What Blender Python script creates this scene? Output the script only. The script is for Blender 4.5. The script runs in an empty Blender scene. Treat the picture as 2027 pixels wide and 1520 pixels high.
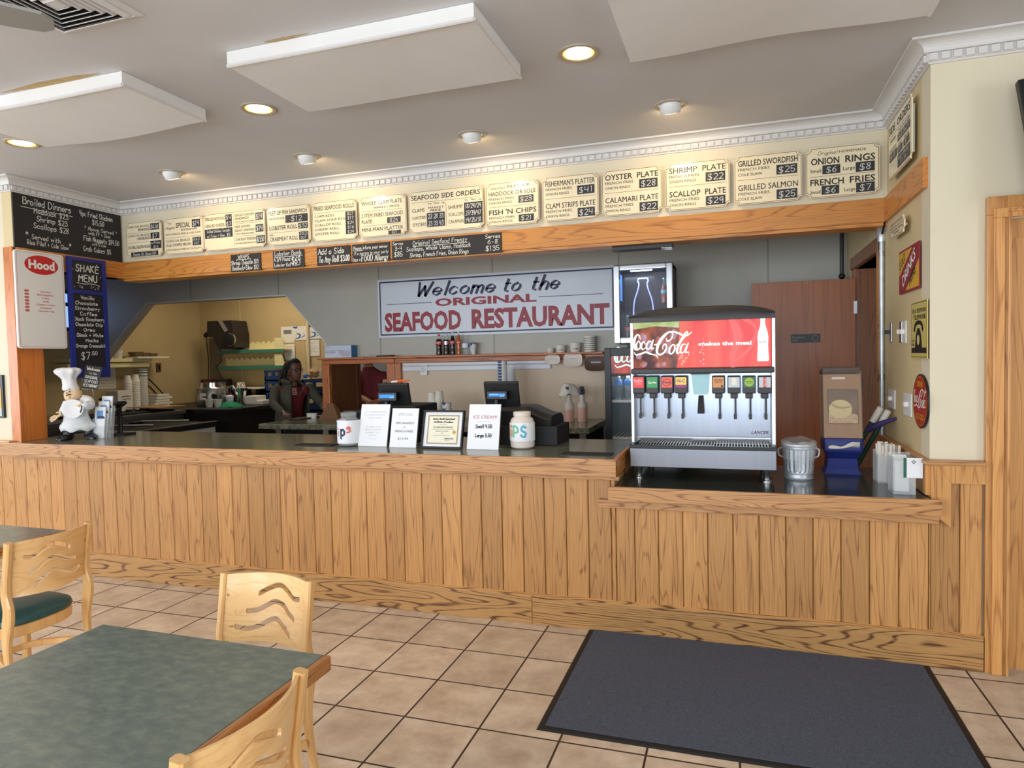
import bpy, bmesh, math, random
from mathutils import Vector, Matrix, noise as mnoise
random.seed(7)
SC = bpy.context.scene
COL = SC.collection
PI = math.pi

# ------------------------------------------------------------------ camera, world, light, exposure
# frame 2027 x 1520, tile module 0.35 m; counter front at y = 0, x to the right, y into the depth
FPX = 1336.4
_yaw, _pit, _rol = math.radians(18.4416), math.radians(-2.2752), math.radians(-1.2580)
CAM = Vector((2.4553, -3.7427, 1.5705))
FW = Vector((-math.sin(_yaw)*math.cos(_pit), math.cos(_yaw)*math.cos(_pit), math.sin(_pit)))
_r0 = Vector((math.cos(_yaw), math.sin(_yaw), 0)); _u0 = _r0.cross(FW)
RT = math.cos(_rol)*_r0 + math.sin(_rol)*_u0
UP = -math.sin(_rol)*_r0 + math.cos(_rol)*_u0
cd = bpy.data.cameras.new('camera'); cam = bpy.data.objects.new('camera', cd); COL.objects.link(cam)
cd.sensor_width = 36; cd.sensor_fit = 'HORIZONTAL'; cd.lens = FPX/2027*36; cd.clip_start = .02
cam.matrix_world = Matrix(((RT.x, UP.x, -FW.x, CAM.x), (RT.y, UP.y, -FW.y, CAM.y), (RT.z, UP.z, -FW.z, CAM.z), (0, 0, 0, 1)))
SC.camera = cam
SC.view_settings.view_transform = 'Standard'; SC.view_settings.look = 'None'
SC.view_settings.exposure = 0.02; SC.view_settings.gamma = 1; SC.view_settings.use_curve_mapping = False
W_ = bpy.data.worlds.new('sky'); SC.world = W_; W_.use_nodes = True
W_.node_tree.nodes['Background'].inputs[0].default_value = (.62, .78, 1, 1)
W_.node_tree.nodes['Background'].inputs[1].default_value = 1.2

def area(name, loc, direction, sx, sy, power, color, spread=PI):
    l = bpy.data.lights.new(name, 'AREA'); l.shape = 'RECTANGLE'; l.size = sx; l.size_y = sy
    l.energy = power; l.color = color; l.spread = spread
    o = bpy.data.objects.new(name, l); COL.objects.link(o); o.location = loc
    o.rotation_euler = Vector(direction).to_track_quat('-Z', 'Y').to_euler()
    return o
DAY = (.82, .91, 1.0); WARM = (1, .80, .55)
# daylight through the dining room's front and side windows
for i_, x_ in enumerate((-3.6, -0.6, 2.4)):
    area('window_daylight', (x_, -6.85, 1.65), (0, 1, -.05), 2.2, 1.7, 102, DAY)
for y_ in (-4.8, -2.4):
    area('window_daylight', (-6.85, y_, 1.65), (1, 0, -.05), 1.9, 1.7, 70, DAY)
area('window_daylight', (6.85, -4.2, 1.65), (-1, 0, -.05), 2.2, 1.7, 75, DAY)
# kitchen ceiling fixtures; unseen fill lamp added to brighten the service area
area('kitchen_lamp', (-3.6, 3.6, 2.9), (0, 0, -1), 1.2, .6, 22, (1, .86, .64))
area('kitchen_lamp', (.6, 4.1, 2.8), (0, 0, -1), .9, .5, 7, (1, .86, .62))
area('service_fill', (-.2, 1.85, 2.95), (0, 0, -1), 3.2, .3, 2.2, (1, .92, .8))

# ------------------------------------------------------------------ helpers
def P(px, py, ax, val):
    """world point on the plane ax = val seen at photo pixel (px, py)"""
    d = FW + RT*((px-1013.5)/FPX) - UP*((py-760)/FPX)
    i = 'xyz'.index(ax); t = (val-CAM[i])/d[i]
    return CAM + d*t

def smooth(pts, n=6, closed=False):
    if len(pts) < 3: return [Vector(p) for p in pts]
    pts = [Vector(p) for p in pts]; out = []; m = len(pts)
    for i in range(m if closed else m-1):
        p0 = pts[(i-1) % m] if (closed or i > 0) else pts[0]
        p1, p2 = pts[i], pts[(i+1) % m]
        p3 = pts[(i+2) % m] if (closed or i+2 < m) else pts[-1]
        for k in range(n):
            t = k/n
            out.append(.5*((2*p1)+(p2-p0)*t+(2*p0-5*p1+4*p2-p3)*t*t+(3*p1-p0-3*p2+p3)*t**3))
    if not closed: out.append(pts[-1])
    return out

def wpos(o):
    v = Vector()
    while o is not None: v += o.location; o = o.parent
    return v

class Fr:
    """flat frame: origin (lower left), u to the right, v up, n towards the viewer"""
    def __init__(s, o, u, v):
        s.o = Vector(o); s.u = Vector(u).normalized(); s.v = Vector(v).normalized(); s.n = s.u.cross(s.v)
    def __call__(s, a, b, c=0): return s.o + s.u*a + s.v*b + s.n*c
    def at(s, a, b, c=0): return Fr(s(a, b, c), s.u, s.v)

class MB:
    def __init__(s): s.bm = bmesh.new(); s.mi = 0
    def face(s, pts, mi=None):
        f = s.bm.faces.new([s.bm.verts.new(Vector(p)) for p in pts]); f.material_index = s.mi if mi is None else mi; return f
    def box(s, x0, x1, y0, y1, z0, z1, bev=0, seg=2):
        b2 = bmesh.new(); bmesh.ops.create_cube(b2, size=1)
        for v in b2.verts: v.co = Vector(((x0+x1)/2+v.co.x*(x1-x0), (y0+y1)/2+v.co.y*(y1-y0), (z0+z1)/2+v.co.z*(z1-z0)))
        if bev: bmesh.ops.bevel(b2, geom=b2.edges[:], offset=bev, segments=seg, profile=.6, affect='EDGES')
        s.join(b2); return s
    def obox(s, c, size, M=None, bev=0, seg=2):
        b2 = bmesh.new(); bmesh.ops.create_cube(b2, size=1)
        for v in b2.verts: v.co = Vector((v.co.x*size[0], v.co.y*size[1], v.co.z*size[2]))
        if bev: bmesh.ops.bevel(b2, geom=b2.edges[:], offset=bev, segments=seg, profile=.6, affect='EDGES')
        for v in b2.verts: v.co = (M @ v.co if M is not None else v.co) + Vector(c)
        s.join(b2); return s
    def join(s, b2, smooth_=False):
        mp = {}
        for v in b2.verts: mp[v] = s.bm.verts.new(v.co)
        for f in b2.faces:
            try: g = s.bm.faces.new([mp[v] for v in f.verts])
            except ValueError: continue
            g.material_index = s.mi; g.smooth = f.smooth or smooth_
        b2.free()
    def loft(s, rings, cap0=True, cap1=True, closed=True, sm=True):
        vs = [[s.bm.verts.new(Vector(p)) for p in r] for r in rings]; n = len(vs[0])
        for a, b in zip(vs, vs[1:]):
            for i in range(n if closed else n-1):
                j = (i+1) % n
                f = s.bm.faces.new((a[i], a[j], b[j], b[i])); f.smooth = sm; f.material_index = s.mi
        if closed and cap0: f = s.bm.faces.new(vs[0][::-1]); f.material_index = s.mi
        if closed and cap1: f = s.bm.faces.new(vs[-1]); f.material_index = s.mi
        return s
    def lathe(s, prof, c=(0, 0, 0), seg=24, axis='z', sx=1, sy=1, cap=True):
        c = Vector(c); rings = []
        for r, z in prof:
            r = max(r, 1e-4); ring = []
            for k in range(seg):
                a = 2*PI*k/seg; x, y = r*math.cos(a)*sx, r*math.sin(a)*sy
                ring.append(c + (Vector((x, y, z)) if axis == 'z' else Vector((x, -z, y)) if axis == 'y' else Vector((z, x, y))))
            rings.append(ring)
        s.loft(rings, cap, cap); return s
    def tube(s, pts, r, seg=8, n=5, sm=True, flat=1.0, up=None):
        pts = [Vector(p) for p in pts]
        rr = r if isinstance(r, (list, tuple)) else [r]*len(pts)
        if n > 1 and len(pts) > 2:
            q = smooth([(*p, ) for p in pts], n); m = len(pts); r2 = []
            for i in range(len(q)):
                t = i/n; k = min(int(t), m-2); r2.append(rr[k]+(rr[k+1]-rr[k])*min(t-k, 1))
            pts, rr = q, r2
        rings = []; prev = None
        for i, p in enumerate(pts):
            t = (pts[min(i+1, len(pts)-1)]-pts[max(i-1, 0)]).normalized()
            if prev is None:
                a = Vector(up) if up else (Vector((0, 0, 1)) if abs(t.z) < .9 else Vector((0, 1, 0)))
                prev = a
            nn = (prev - t*prev.dot(t)).normalized(); prev = nn; b = t.cross(nn)
            rings.append([p + (nn*math.cos(2*PI*k/seg)*flat + b*math.sin(2*PI*k/seg))*rr[i] for k in range(seg)])
        s.loft(rings, sm=sm); return s
    def bar(s, pts, w, d, side, n=5):
        """rectangular section swept on pts; w along 'side', d across"""
        q = smooth(pts, n) if len(pts) > 2 else [Vector(p) for p in pts]
        sd = Vector(side).normalized(); rings = []; m = len(q)
        for i, p in enumerate(q):
            t = (q[min(i+1, m-1)]-q[max(i-1, 0)]).normalized(); c = t.cross(sd).normalized()
            f = i/max(m-1, 1)
            ww = w if not isinstance(w, (list, tuple)) else w[0]+(w[1]-w[0])*f
            dd = d(f) if callable(d) else d
            e = min(ww, dd)*.22
            rings.append([p+sd*a+c*b for a, b in ((-ww/2+e, -dd/2), (ww/2-e, -dd/2), (ww/2, -dd/2+e), (ww/2, dd/2-e), (ww/2-e, dd/2), (-ww/2+e, dd/2), (-ww/2, dd/2-e), (-ww/2, -dd/2+e))])
        s.loft(rings, sm=False); return s
    def prism(s, poly, fr, d0, d1, holes=None):
        """polygon (a, b) in frame fr extruded from d0 to d1 along its normal"""
        bot = [s.bm.verts.new(fr(a, b, d0)) for a, b in poly]; top = [s.bm.verts.new(fr(a, b, d1)) for a, b in poly]
        fs = [s.bm.faces.new(bot[::-1]), s.bm.faces.new(top)]
        n = len(poly)
        for i in range(n): fs.append(s.bm.faces.new((bot[i], bot[(i+1) % n], top[(i+1) % n], top[i])))
        for f in fs: f.material_index = s.mi
        return s
    def ball(s, c, r, sx=1, sy=1, sz=1, seg=20, M=None):
        b2 = bmesh.new(); bmesh.ops.create_uvsphere(b2, u_segments=seg, v_segments=max(6, seg//2), radius=r)
        for v in b2.verts:
            co = Vector((v.co.x*sx, v.co.y*sy, v.co.z*sz)); v.co = (M @ co if M is not None else co) + Vector(c)
        for f in b2.faces: f.smooth = True
        s.join(b2); return s
    def ribbon(s, pts, w, fr, c=.0012, n=5, nib=None):
        """2d polyline (a, b) drawn as a flat stroke of width w (number or list) on frame fr"""
        p3 = [Vector((a, b, 0)) for a, b in pts]
        if len(p3) == 2 and (p3[0]-p3[1]).length < 1e-9: p3[1] = p3[1]+Vector((w if not isinstance(w, list) else w[0], 0, 0))
        m = len(p3); ws = w if isinstance(w, list) else [w]*m
        q = smooth(p3, n); k = len(q); L = []; R = []
        for i, p in enumerate(q):
            t = (q[min(i+1, k-1)]-q[max(i-1, 0)])
            if t.length < 1e-9: t = Vector((1, 0, 0))
            t.normalize(); nn = Vector((-t.y, t.x, 0))
            f = i/n if m > 2 else i*(m-1)/max(k-1, 1); j = min(int(f), m-2); ww = ws[j]+(ws[j+1]-ws[j])*min(f-j, 1)
            if nib is not None: ww *= .28+.95*abs(math.sin(math.atan2(t.y, t.x)-nib))
            e = t*ww*.35*(-1 if i == 0 else 1 if i == k-1 else 0)
            L.append(p+nn*ww/2+e); R.append(p-nn*ww/2+e)
        vl = [s.bm.verts.new(fr(v.x, v.y, c)) for v in L]; vr = [s.bm.verts.new(fr(v.x, v.y, c)) for v in R]
        for i in range(k-1):
            f = s.bm.faces.new((vr[i], vr[i+1], vl[i+1], vl[i])); f.material_index = s.mi
        return s
    def rect(s, fr, a0, a1, b0, b1, c=.001):
        return s.face([fr(a0, b0, c), fr(a1, b0, c), fr(a1, b1, c), fr(a0, b1, c)]) and s
    def outline(s, fr, poly, w, c=.001):
        n = len(poly); cx = sum(p[0] for p in poly)/n; cy = sum(p[1] for p in poly)/n
        inner = []
        for i, p in enumerate(poly):
            p = Vector(p); a = Vector(poly[i-1]); b = Vector(poly[(i+1) % n])
            t1 = (p-a).normalized(); t2 = (b-p).normalized()
            n1 = Vector((-t1.y, t1.x)); n2 = Vector((-t2.y, t2.x)); m = (n1+n2)
            m = m/max(m.length_squared/2, .3)
            inner.append(p+m*w)
        for i in range(n):
            j = (i+1) % n
            s.face([fr(*poly[i], c), fr(*poly[j], c), fr(*inner[j], c), fr(*inner[i], c)])
        return s
    def build(s, name, mats, parent=None, smooth_angle=None, clean=True, org=None):
        if clean: bmesh.ops.remove_doubles(s.bm, verts=s.bm.verts, dist=1e-6)
        if clean != 'keep': bmesh.ops.recalc_face_normals(s.bm, faces=s.bm.faces)
        if parent is not None: off = wpos(parent)
        elif org is not None: off = Vector(org)
        else:
            xs = [v.co for v in s.bm.verts]
            off = Vector(((min(c.x for c in xs)+max(c.x for c in xs))/2, (min(c.y for c in xs)+max(c.y for c in xs))/2, min(c.z for c in xs)))
        for v in s.bm.verts: v.co -= off
        me = bpy.data.meshes.new(name); s.bm.to_mesh(me); s.bm.free()
        if any(p.use_smooth for p in me.polygons): me.set_sharp_from_angle(angle=.75)
        for m in (mats if isinstance(mats, (list, tuple)) else [mats]): me.materials.append(m)
        o = bpy.data.objects.new(name, me); COL.objects.link(o)
        if parent is not None: o.parent = parent
        else: o.location = off
        return o

def thing(name, label, cat, loc=(0, 0, 0), group=None):
    o = bpy.data.objects.new(name, None); COL.objects.link(o); o.location = loc; o.empty_display_size = .05
    o['label'] = label; o['category'] = cat
    if group: o['group'] = group
    return o
def tag(o, label, cat, group=None):
    o['label'] = label; o['category'] = cat
    if group: o['group'] = group
    return o
def struct(o): o['kind'] = 'structure'; return o
def note(o, label): o['label'] = label; return o
def dup(root, loc, label=None, group=None, rotz=0, scale=None):
    r = root.copy(); COL.objects.link(r); r.location = loc; r.rotation_euler = (0, 0, rotz)
    if scale: r.scale = scale
    if label: r['label'] = label
    if group: r['group'] = group
    for ch in list(root.children):
        c = ch.copy(); COL.objects.link(c); c.parent = r
        for g in list(ch.children):
            d = g.copy(); COL.objects.link(d); d.parent = c
    return r
def bevmod(o, w=.004, seg=2):
    m = o.modifiers.new('bevel', 'BEVEL'); m.width = w; m.segments = seg; m.limit_method = 'ANGLE'; m.angle_limit = .6; return o

# ---- lettering: typeset (built-in font) and hand-drawn strokes
_tc = {}
def type_geo(st, bold=0):
    k = (st, bold)
    if k not in _tc:
        cu = bpy.data.curves.new('lettering', 'FONT'); cu.body = st; cu.size = 1; cu.offset = bold; cu.resolution_u = 2; cu.fill_mode = 'FRONT'
        o = bpy.data.objects.new('lettering', cu); COL.objects.link(o)
        me = bpy.data.meshes.new_from_object(o.evaluated_get(bpy.context.evaluated_depsgraph_get()))
        vs = [v.co.copy() for v in me.vertices]; fs = [tuple(p.vertices) for p in me.polygons]
        bpy.data.objects.remove(o); bpy.data.curves.remove(cu); bpy.data.meshes.remove(me)
        _tc[k] = (vs, fs)
    return _tc[k]
def typ(mb, fr, st, a0, a1, b, h, bold=.012, shear=0, c=.0012, mi=None, anchor='fit', warp=None):
    """string fitted between a0 and a1 on baseline b with capital height h ('l','c','r': natural width at anchor a0)"""
    if 'M' in st and bold:                    # this letter does not thicken cleanly: set it twice, slightly apart
        k = bold*.5
        for d_ in (-k, k): typ(mb, fr.at(d_*h, 0, (d_+k)*.004) if isinstance(fr, Fr) else fr, st, a0, a1, b, h, 0, shear, c, mi, anchor, warp)
        return
    vs, fs = type_geo(st, bold)
    if not vs: return
    x0 = min(v.x for v in vs); x1 = max(v.x for v in vs); sy = h/.729
    if anchor == 'fit': sx = (a1-a0)/(x1-x0); ox = a0-x0*sx
    else:
        sx = sy*(a1 or 1); ox = a0-x0*sx if anchor == 'l' else a0-(x0+x1)/2*sx if anchor == 'c' else a0-x1*sx
    nv = []
    for v in vs:
        a, bb = ox+v.x*sx+shear*v.y*sy, b+v.y*sy
        if warp: a, bb = warp(a, bb)
        nv.append(mb.bm.verts.new(fr(a, bb, c)))
    for f in fs:
        try: g = mb.bm.faces.new([nv[i] for i in f]); g.material_index = mb.mi if mi is None else mi
        except ValueError: pass
GL = {'A': '6:0239 3962 1545', 'B': '6:0902 0939584606 0646644202', 'C': '6:583917143253', 'D': '7:0902 093967643202', 'E': '6:5909 0902 0252 0646',
 'F': '6:5909 0902 0646', 'G': '6:58391714325355 5535', 'H': '6:0902 5952 0656', 'I': '2:1912', 'J': '5:4943321203', 'K': '6:0902 5906 1652', 'L': '5:0902 0252',
 'M': '7:0209 0935 3569 6962', 'N': '6:0209 0952 5259', 'O': '7:391805133253655839', 'P': '6:0902 0939574505', 'Q': '7:391805133253655839 4362', 'R': '6:0902 0939574505 2552',
 'S': '6:583918164554422203', 'T': '7:0969 3932', 'U': '6:090422425459', 'V': '6:0932 3269', 'W': '9:0922 2247 4762 6289', 'X': '6:0952 5902', 'Y': '6:0935 6935 3532', 'Z': '6:0959 5902 0252',
 'a': '5:462605032244 4642', 'b': '5:0902 042645432203', 'c': '5:452605032243', 'd': '5:4942 452605032244', 'e': '5:0444452605032243', 'f': '4:48392822 0636', 'g': '5:452605032245 46412001',
 'h': '5:0902 04264542', 'i': '2:1612 1819', 'j': '4:26211001 2829', 'k': '5:0902 4604 1442', 'l': '2:1912', 'm': '7:0602 05263532 35566562', 'n': '5:0602 04264542', 'o': '5:26050322434526',
 'p': '5:0600 042645432203', 'q': '5:4640 452605032244', 'r': '4:0602 04263645', 's': '5:45260534432202', 't': '4:18132232 0636', 'u': '5:06032244 4642', 'v': '5:0622 2246', 'w': '7:0612 1235 3552 5266',
 'x': '5:0642 4602', 'y': '5:0623 4600', 'z': '5:0646 4602 0242', '0': '5:29070422444729', '1': '3:0819 1912', '2': '5:0829484602 0252', '3': '5:0829483616 36543203', '4': '6:0905 0555 4942',
 '5': '5:4909 0905 052645432203', '6': '5:4917042243452604', '7': '6:0959 5922', '8': '5:260829482604224426', '9': '5:472507294842', '$': '6:583918164554422203 3931', '&': '6:5217293804123255',
 '+': '5:0545 2723', '.': '2:1213', ',': '2:1311', "'": '2:1917', '-': '4:0535', '*': '4:1836 1638 2925', '/': '5:0249', '!': '2:1914 1213', ':': '2:1516 1213', ' ': '3:'}
def hand(mb, fr, st, a0, a1, b, h, w=None, shear=.06, c=.0012, nib=None, jit=.25, anchor='fit', n=4):
    """handwriting: strokes fitted between a0 and a1 (or natural width), capital height h above baseline b"""
    u = h/7.0; x = 0; st_ = []
    rnd = random.Random(sum(map(ord, st)))
    for ch in st:
        adv, body = GL.get(ch, '3:').split(':'); dy = rnd.uniform(-jit, jit)
        for k in body.split():
            st_.append([(x+int(k[i]), int(k[i+1])-2+dy) for i in range(0, len(k), 2)])
        x += int(adv)+1.4
    x = max(x-1.4, 1)
    if anchor == 'fit': su = (a1-a0)/x; ox = a0
    else: su = u*(a1 or .9); ox = a0 if anchor == 'l' else a0-x*su/2 if anchor == 'c' else a0-x*su
    for k in st_:
        mb.ribbon([(ox+px*su+shear*py*u, b+py*u) for px, py in k], w or h*.09, fr, c, n, nib)
# script beverage logo, strokes given as x, y (down), width
LOGO = [
 [(222, 520, 8), (208, 472, 14), (180, 460, 20), (150, 505, 28), (138, 580, 32), (148, 640, 26), (180, 658, 14), (205, 640, 8)],
 [(138, 690, 8), (165, 722, 16), (230, 708, 22), (290, 690, 24), (340, 710, 22), (385, 724, 16), (430, 740, 12), (446, 782, 5)],
 [(190, 545, 12), (168, 590, 20), (178, 645, 18), (210, 640, 16), (222, 590, 18), (205, 548, 14), (190, 545, 12)],
 [(280, 585, 12), (272, 552, 14), (245, 570, 20), (232, 625, 22), (252, 655, 16), (290, 625, 8)],
 [(365, 560, 10), (335, 550, 16), (303, 590, 22), (302, 645, 20), (335, 645, 14), (368, 590, 12)],
 [(388, 530, 12), (366, 600, 24), (362, 645, 20), (398, 635, 8)],
 [(402, 598, 16), (438, 588, 14)],
 [(508, 655, 10), (512, 612, 14), (545, 590, 16), (556, 640, 20), (520, 702, 22), (465, 726, 22), (432, 685, 30), (455, 585, 38), (520, 490, 34), (580, 442, 24), (622, 438, 16), (640, 478, 14), (604, 540, 16), (565, 552, 18), (556, 520, 12)],
 [(600, 436, 10), (650, 436, 18), (710, 455, 26), (790, 490, 24), (845, 470, 16), (878, 438, 6)],
 [(632, 600, 12), (598, 645, 24), (592, 705, 22), (625, 715, 16), (660, 660, 22), (655, 608, 16), (632, 600, 12)],
 [(660, 620, 8), (720, 580, 12), (800, 490, 14), (826, 452, 12), (806, 442, 14), (750, 530, 26), (694, 650, 32), (692, 712, 22), (725, 700, 8)],
 [(800, 600, 10), (765, 600, 16), (738, 640, 24), (735, 705, 20), (772, 700, 14), (806, 640, 12)],
 [(832, 585, 12), (804, 650, 26), (796, 700, 22), (838, 700, 8)]]
def logo(mb, fr, a0, b0, w, c=.0014, lo=0):
    k = w/745
    for st in LOGO[lo:]:
        mb.ribbon([(a0+(x-130)*k, b0+(790-y)*k) for x, y, _ in st], [ww*k for *_, ww in st], fr, c, 5)

# ------------------------------------------------------------------ materials (all procedural)
def newmat(name):
    m = bpy.data.materials.new(name); m.use_nodes = True; nt = m.node_tree
    return m, nt, nt.nodes['Principled BSDF']
def L_(c): return tuple(((x/255)/12.92 if x/255 <= .04045 else ((x/255+.055)/1.055)**2.4) for x in c)+(1,)
def mat(name, rgb, rough=.5, metal=0, spec=.5, noise=0, nscale=8, bump=0, bscale=60, emit=None, estr=1, coat=0, stretch=None):
    m, nt, b = newmat(name); c = L_(rgb)
    b.inputs['Base Color'].default_value = c; b.inputs['Roughness'].default_value = rough; b.inputs['Metallic'].default_value = metal
    b.inputs['Specular IOR Level'].default_value = spec; b.inputs['Coat Weight'].default_value = coat
    N = nt.nodes.new; lk = nt.links.new
    if noise or bump:
        tc = N('ShaderNodeTexCoord'); src = tc.outputs['Object']
        if stretch:
            mp = N('ShaderNodeMapping'); mp.inputs['Scale'].default_value = stretch; lk(src, mp.inputs[0]); src = mp.outputs[0]
    if noise:
        t = N('ShaderNodeTexNoise'); t.inputs['Scale'].default_value = nscale; t.inputs['Detail'].default_value = 4; lk(src, t.inputs['Vector'])
        r = N('ShaderNodeMapRange'); r.inputs[1].default_value = .3; r.inputs[2].default_value = .7
        r.inputs[3].default_value = 1-noise; r.inputs[4].default_value = 1+noise*.6; lk(t.outputs[0], r.inputs[0])
        x = N('ShaderNodeVectorMath'); x.operation = 'SCALE'; x.inputs[0].default_value = c[:3]; lk(r.outputs[0], x.inputs['Scale']); lk(x.outputs[0], b.inputs['Base Color'])
    if bump:
        t2 = N('ShaderNodeTexNoise'); t2.inputs['Scale'].default_value = bscale; t2.inputs['Detail'].default_value = 3; lk(src, t2.inputs['Vector'])
        bp = N('ShaderNodeBump'); bp.inputs['Strength'].default_value = bump; bp.inputs['Distance'].default_value = .01; lk(t2.outputs[0], bp.inputs['Height']); lk(bp.outputs[0], b.inputs['Normal'])
    if emit:
        b.inputs['Emission Color'].default_value = L_(emit); b.inputs['Emission Strength'].default_value = estr
    return m
def oak(name, light, dark, grain='z', across=7, along=.8, lines=9, contrast=.8, rough=.38, pore=.35, sharp=.62, coat=.15):
    """contour-line grain: cathedral arches along the board, fine pores, per-board shade from attribute 'rnd'"""
    m, nt, b = newmat(name); N = nt.nodes.new; lk = nt.links.new
    tc = N('ShaderNodeTexCoord'); at = N('ShaderNodeAttribute'); at.attribute_name = 'rnd'
    ad = N('ShaderNodeVectorMath'); ad.operation = 'MULTIPLY_ADD'; lk(at.outputs['Color'], ad.inputs[0]); ad.inputs[1].default_value = (37, 37, 37); lk(tc.outputs['Object'], ad.inputs[2])
    s = {'x': (along, across, across), 'y': (across, along, across), 'z': (across, across, along)}[grain]
    mp = N('ShaderNodeMapping'); mp.inputs['Scale'].default_value = s; lk(ad.outputs[0], mp.inputs[0])
    n1 = N('ShaderNodeTexNoise'); n1.inputs['Scale'].default_value = 1; n1.inputs['Detail'].default_value = 1.6; n1.inputs['Roughness'].default_value = .45; lk(mp.outputs[0], n1.inputs['Vector'])
    mu = N('ShaderNodeMath'); mu.operation = 'MULTIPLY'; mu.inputs[1].default_value = lines*2; lk(n1.outputs[0], mu.inputs[0])
    fr = N('ShaderNodeMath'); fr.operation = 'PINGPONG'; fr.inputs[1].default_value = .5; lk(mu.outputs[0], fr.inputs[0])
    rp = N('ShaderNodeMapRange'); rp.interpolation_type = 'SMOOTHSTEP'; rp.inputs[1].default_value = sharp*.5; rp.inputs[2].default_value = .5; lk(fr.outputs[0], rp.inputs[0])
    # pores
    s2 = tuple(x*22 if x == across else x*7 for x in s)
    mp2 = N('ShaderNodeMapping'); mp2.inputs['Scale'].default_value = s2; lk(ad.outputs[0], mp2.inputs[0])
    n2 = N('ShaderNodeTexNoise'); n2.inputs['Scale'].default_value = 1; n2.inputs['Detail'].default_value = 2; lk(mp2.outputs[0], n2.inputs['Vector'])
    r2 = N('ShaderNodeMapRange'); r2.inputs[1].default_value = .35; r2.inputs[2].default_value = .68; lk(n2.outputs[0], r2.inputs[0])
    pm = N('ShaderNodeMath'); pm.operation = 'MULTIPLY'; lk(r2.outputs[0], pm.inputs[0]); pm.inputs[1].default_value = pore
    # where the lines break up
    g = N('ShaderNodeMath'); g.operation = 'MULTIPLY'; lk(rp.outputs[0], g.inputs[0])
    g2 = N('ShaderNodeMapRange'); g2.inputs[3].default_value = .45; g2.inputs[4].default_value = 1.1; lk(r2.outputs[0], g2.inputs[0]); lk(g2.outputs[0], g.inputs[1])
    g3 = N('ShaderNodeMath'); g3.operation = 'MULTIPLY'; g3.inputs[1].default_value = contrast; lk(g.outputs[0], g3.inputs[0])
    mx = N('ShaderNodeMath'); mx.operation = 'ADD'; mx.use_clamp = True; lk(g3.outputs[0], mx.inputs[0]); lk(pm.outputs[0], mx.inputs[1])
    cm = N('ShaderNodeMix'); cm.data_type = 'RGBA'; cm.inputs[6].default_value = L_(light); cm.inputs[7].default_value = L_(dark); lk(mx.outputs[0], cm.inputs[0])
    # per board tone
    sep = N('ShaderNodeSeparateColor'); lk(at.outputs['Color'], sep.inputs[0])
    tn = N('ShaderNodeMapRange'); tn.inputs[3].default_value = .84; tn.inputs[4].default_value = 1.14; lk(sep.outputs[1], tn.inputs[0])
    sc = N('ShaderNodeVectorMath'); sc.operation = 'SCALE'; lk(cm.outputs[2], sc.inputs[0]); lk(tn.outputs[0], sc.inputs['Scale']); lk(sc.outputs[0], b.inputs['Base Color'])
    b.inputs['Roughness'].default_value = rough; b.inputs['Coat Weight'].default_value = coat; b.inputs['Coat Roughness'].default_value = .25
    bp = N('ShaderNodeBump'); bp.inputs['Strength'].default_value = .12; bp.inputs['Distance'].default_value = .004; bp.invert = True; lk(mx.outputs[0], bp.inputs['Height']); lk(bp.outputs[0], b.inputs['Normal'])
    return m
def rnd_attr(o, keyf=None):
    """stores a random colour per loose board in attribute 'rnd'"""
    me = o.data; a = me.attributes.new('rnd', 'FLOAT_COLOR', 'POINT'); par = list(range(len(me.vertices)))
    def find(i):
        while par[i] != i: par[i] = par[par[i]]; i = par[i]
        return i
    for e in me.edges: par[find(e.vertices[0])] = find(e.vertices[1])
    d = {}
    for i in range(len(par)):
        k = find(i)
        if k not in d:
            r = random.Random(k*7919+len(par)); d[k] = (r.random(), r.random(), r.random(), 1)
        a.data[i].color = d[k]
    return o
M = {}
M['wall'] = mat('cream_wall_paint', (224, 213, 187), .6, noise=.02, nscale=3, bump=.02, bscale=200)
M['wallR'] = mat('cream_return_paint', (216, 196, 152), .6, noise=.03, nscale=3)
M['ceil'] = mat('ceiling_paint', (208, 206, 206), .75, noise=.045, nscale=1.6, bump=.05, bscale=150)
M['panel'] = mat('ceiling_panel_vinyl', (234, 232, 229), .6, noise=.03, nscale=4, bump=.03, bscale=120)
M['crown'] = mat('crown_paint', (218, 215, 212), .45, noise=.02)
M['frp'] = mat('grey_wall_board', (180, 177, 167), .45, noise=.04, nscale=2.5, bump=.03, bscale=30)
M['frp2'] = mat('beige_splash_board', (214, 192, 166), .45, noise=.03, nscale=3)
M['kwall'] = mat('kitchen_wall_board', (192, 168, 122), .5, noise=.06, nscale=3)
M['planks'] = oak('oak_planks', (202, 148, 88), (122, 70, 32), 'z', 10, .7, 6, .55, .42, .32, .7)
M['base'] = oak('oak_baseboard', (204, 154, 94), (92, 50, 24), 'x', 7.5, .8, 9, 1.05, .4, .25, .6)
M['edge'] = oak('oak_counter_edge', (190, 140, 88), (116, 66, 36), 'x', 11, .95, 8, .8, .36, .3)
M['band'] = oak('oak_header_band', (212, 144, 66), (160, 92, 34), 'x', 8, .6, 8, .85, .34, .2)
M['bandy'] = oak('oak_header_band_return', (202, 130, 58), (156, 86, 32), 'y', 8, .6, 8, .85, .34, .2)
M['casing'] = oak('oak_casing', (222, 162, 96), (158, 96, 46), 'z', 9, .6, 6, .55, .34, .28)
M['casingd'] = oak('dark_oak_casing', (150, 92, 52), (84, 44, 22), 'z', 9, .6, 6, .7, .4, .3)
M['post'] = oak('oak_post', (206, 120, 50), (150, 78, 28), 'z', 6, .5, 5, .5, .35, .2)
M['passwood'] = oak('oak_pass_frame', (190, 112, 62), (112, 56, 28), 'z', 12, .8, 7, .8, .4, .3)
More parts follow.
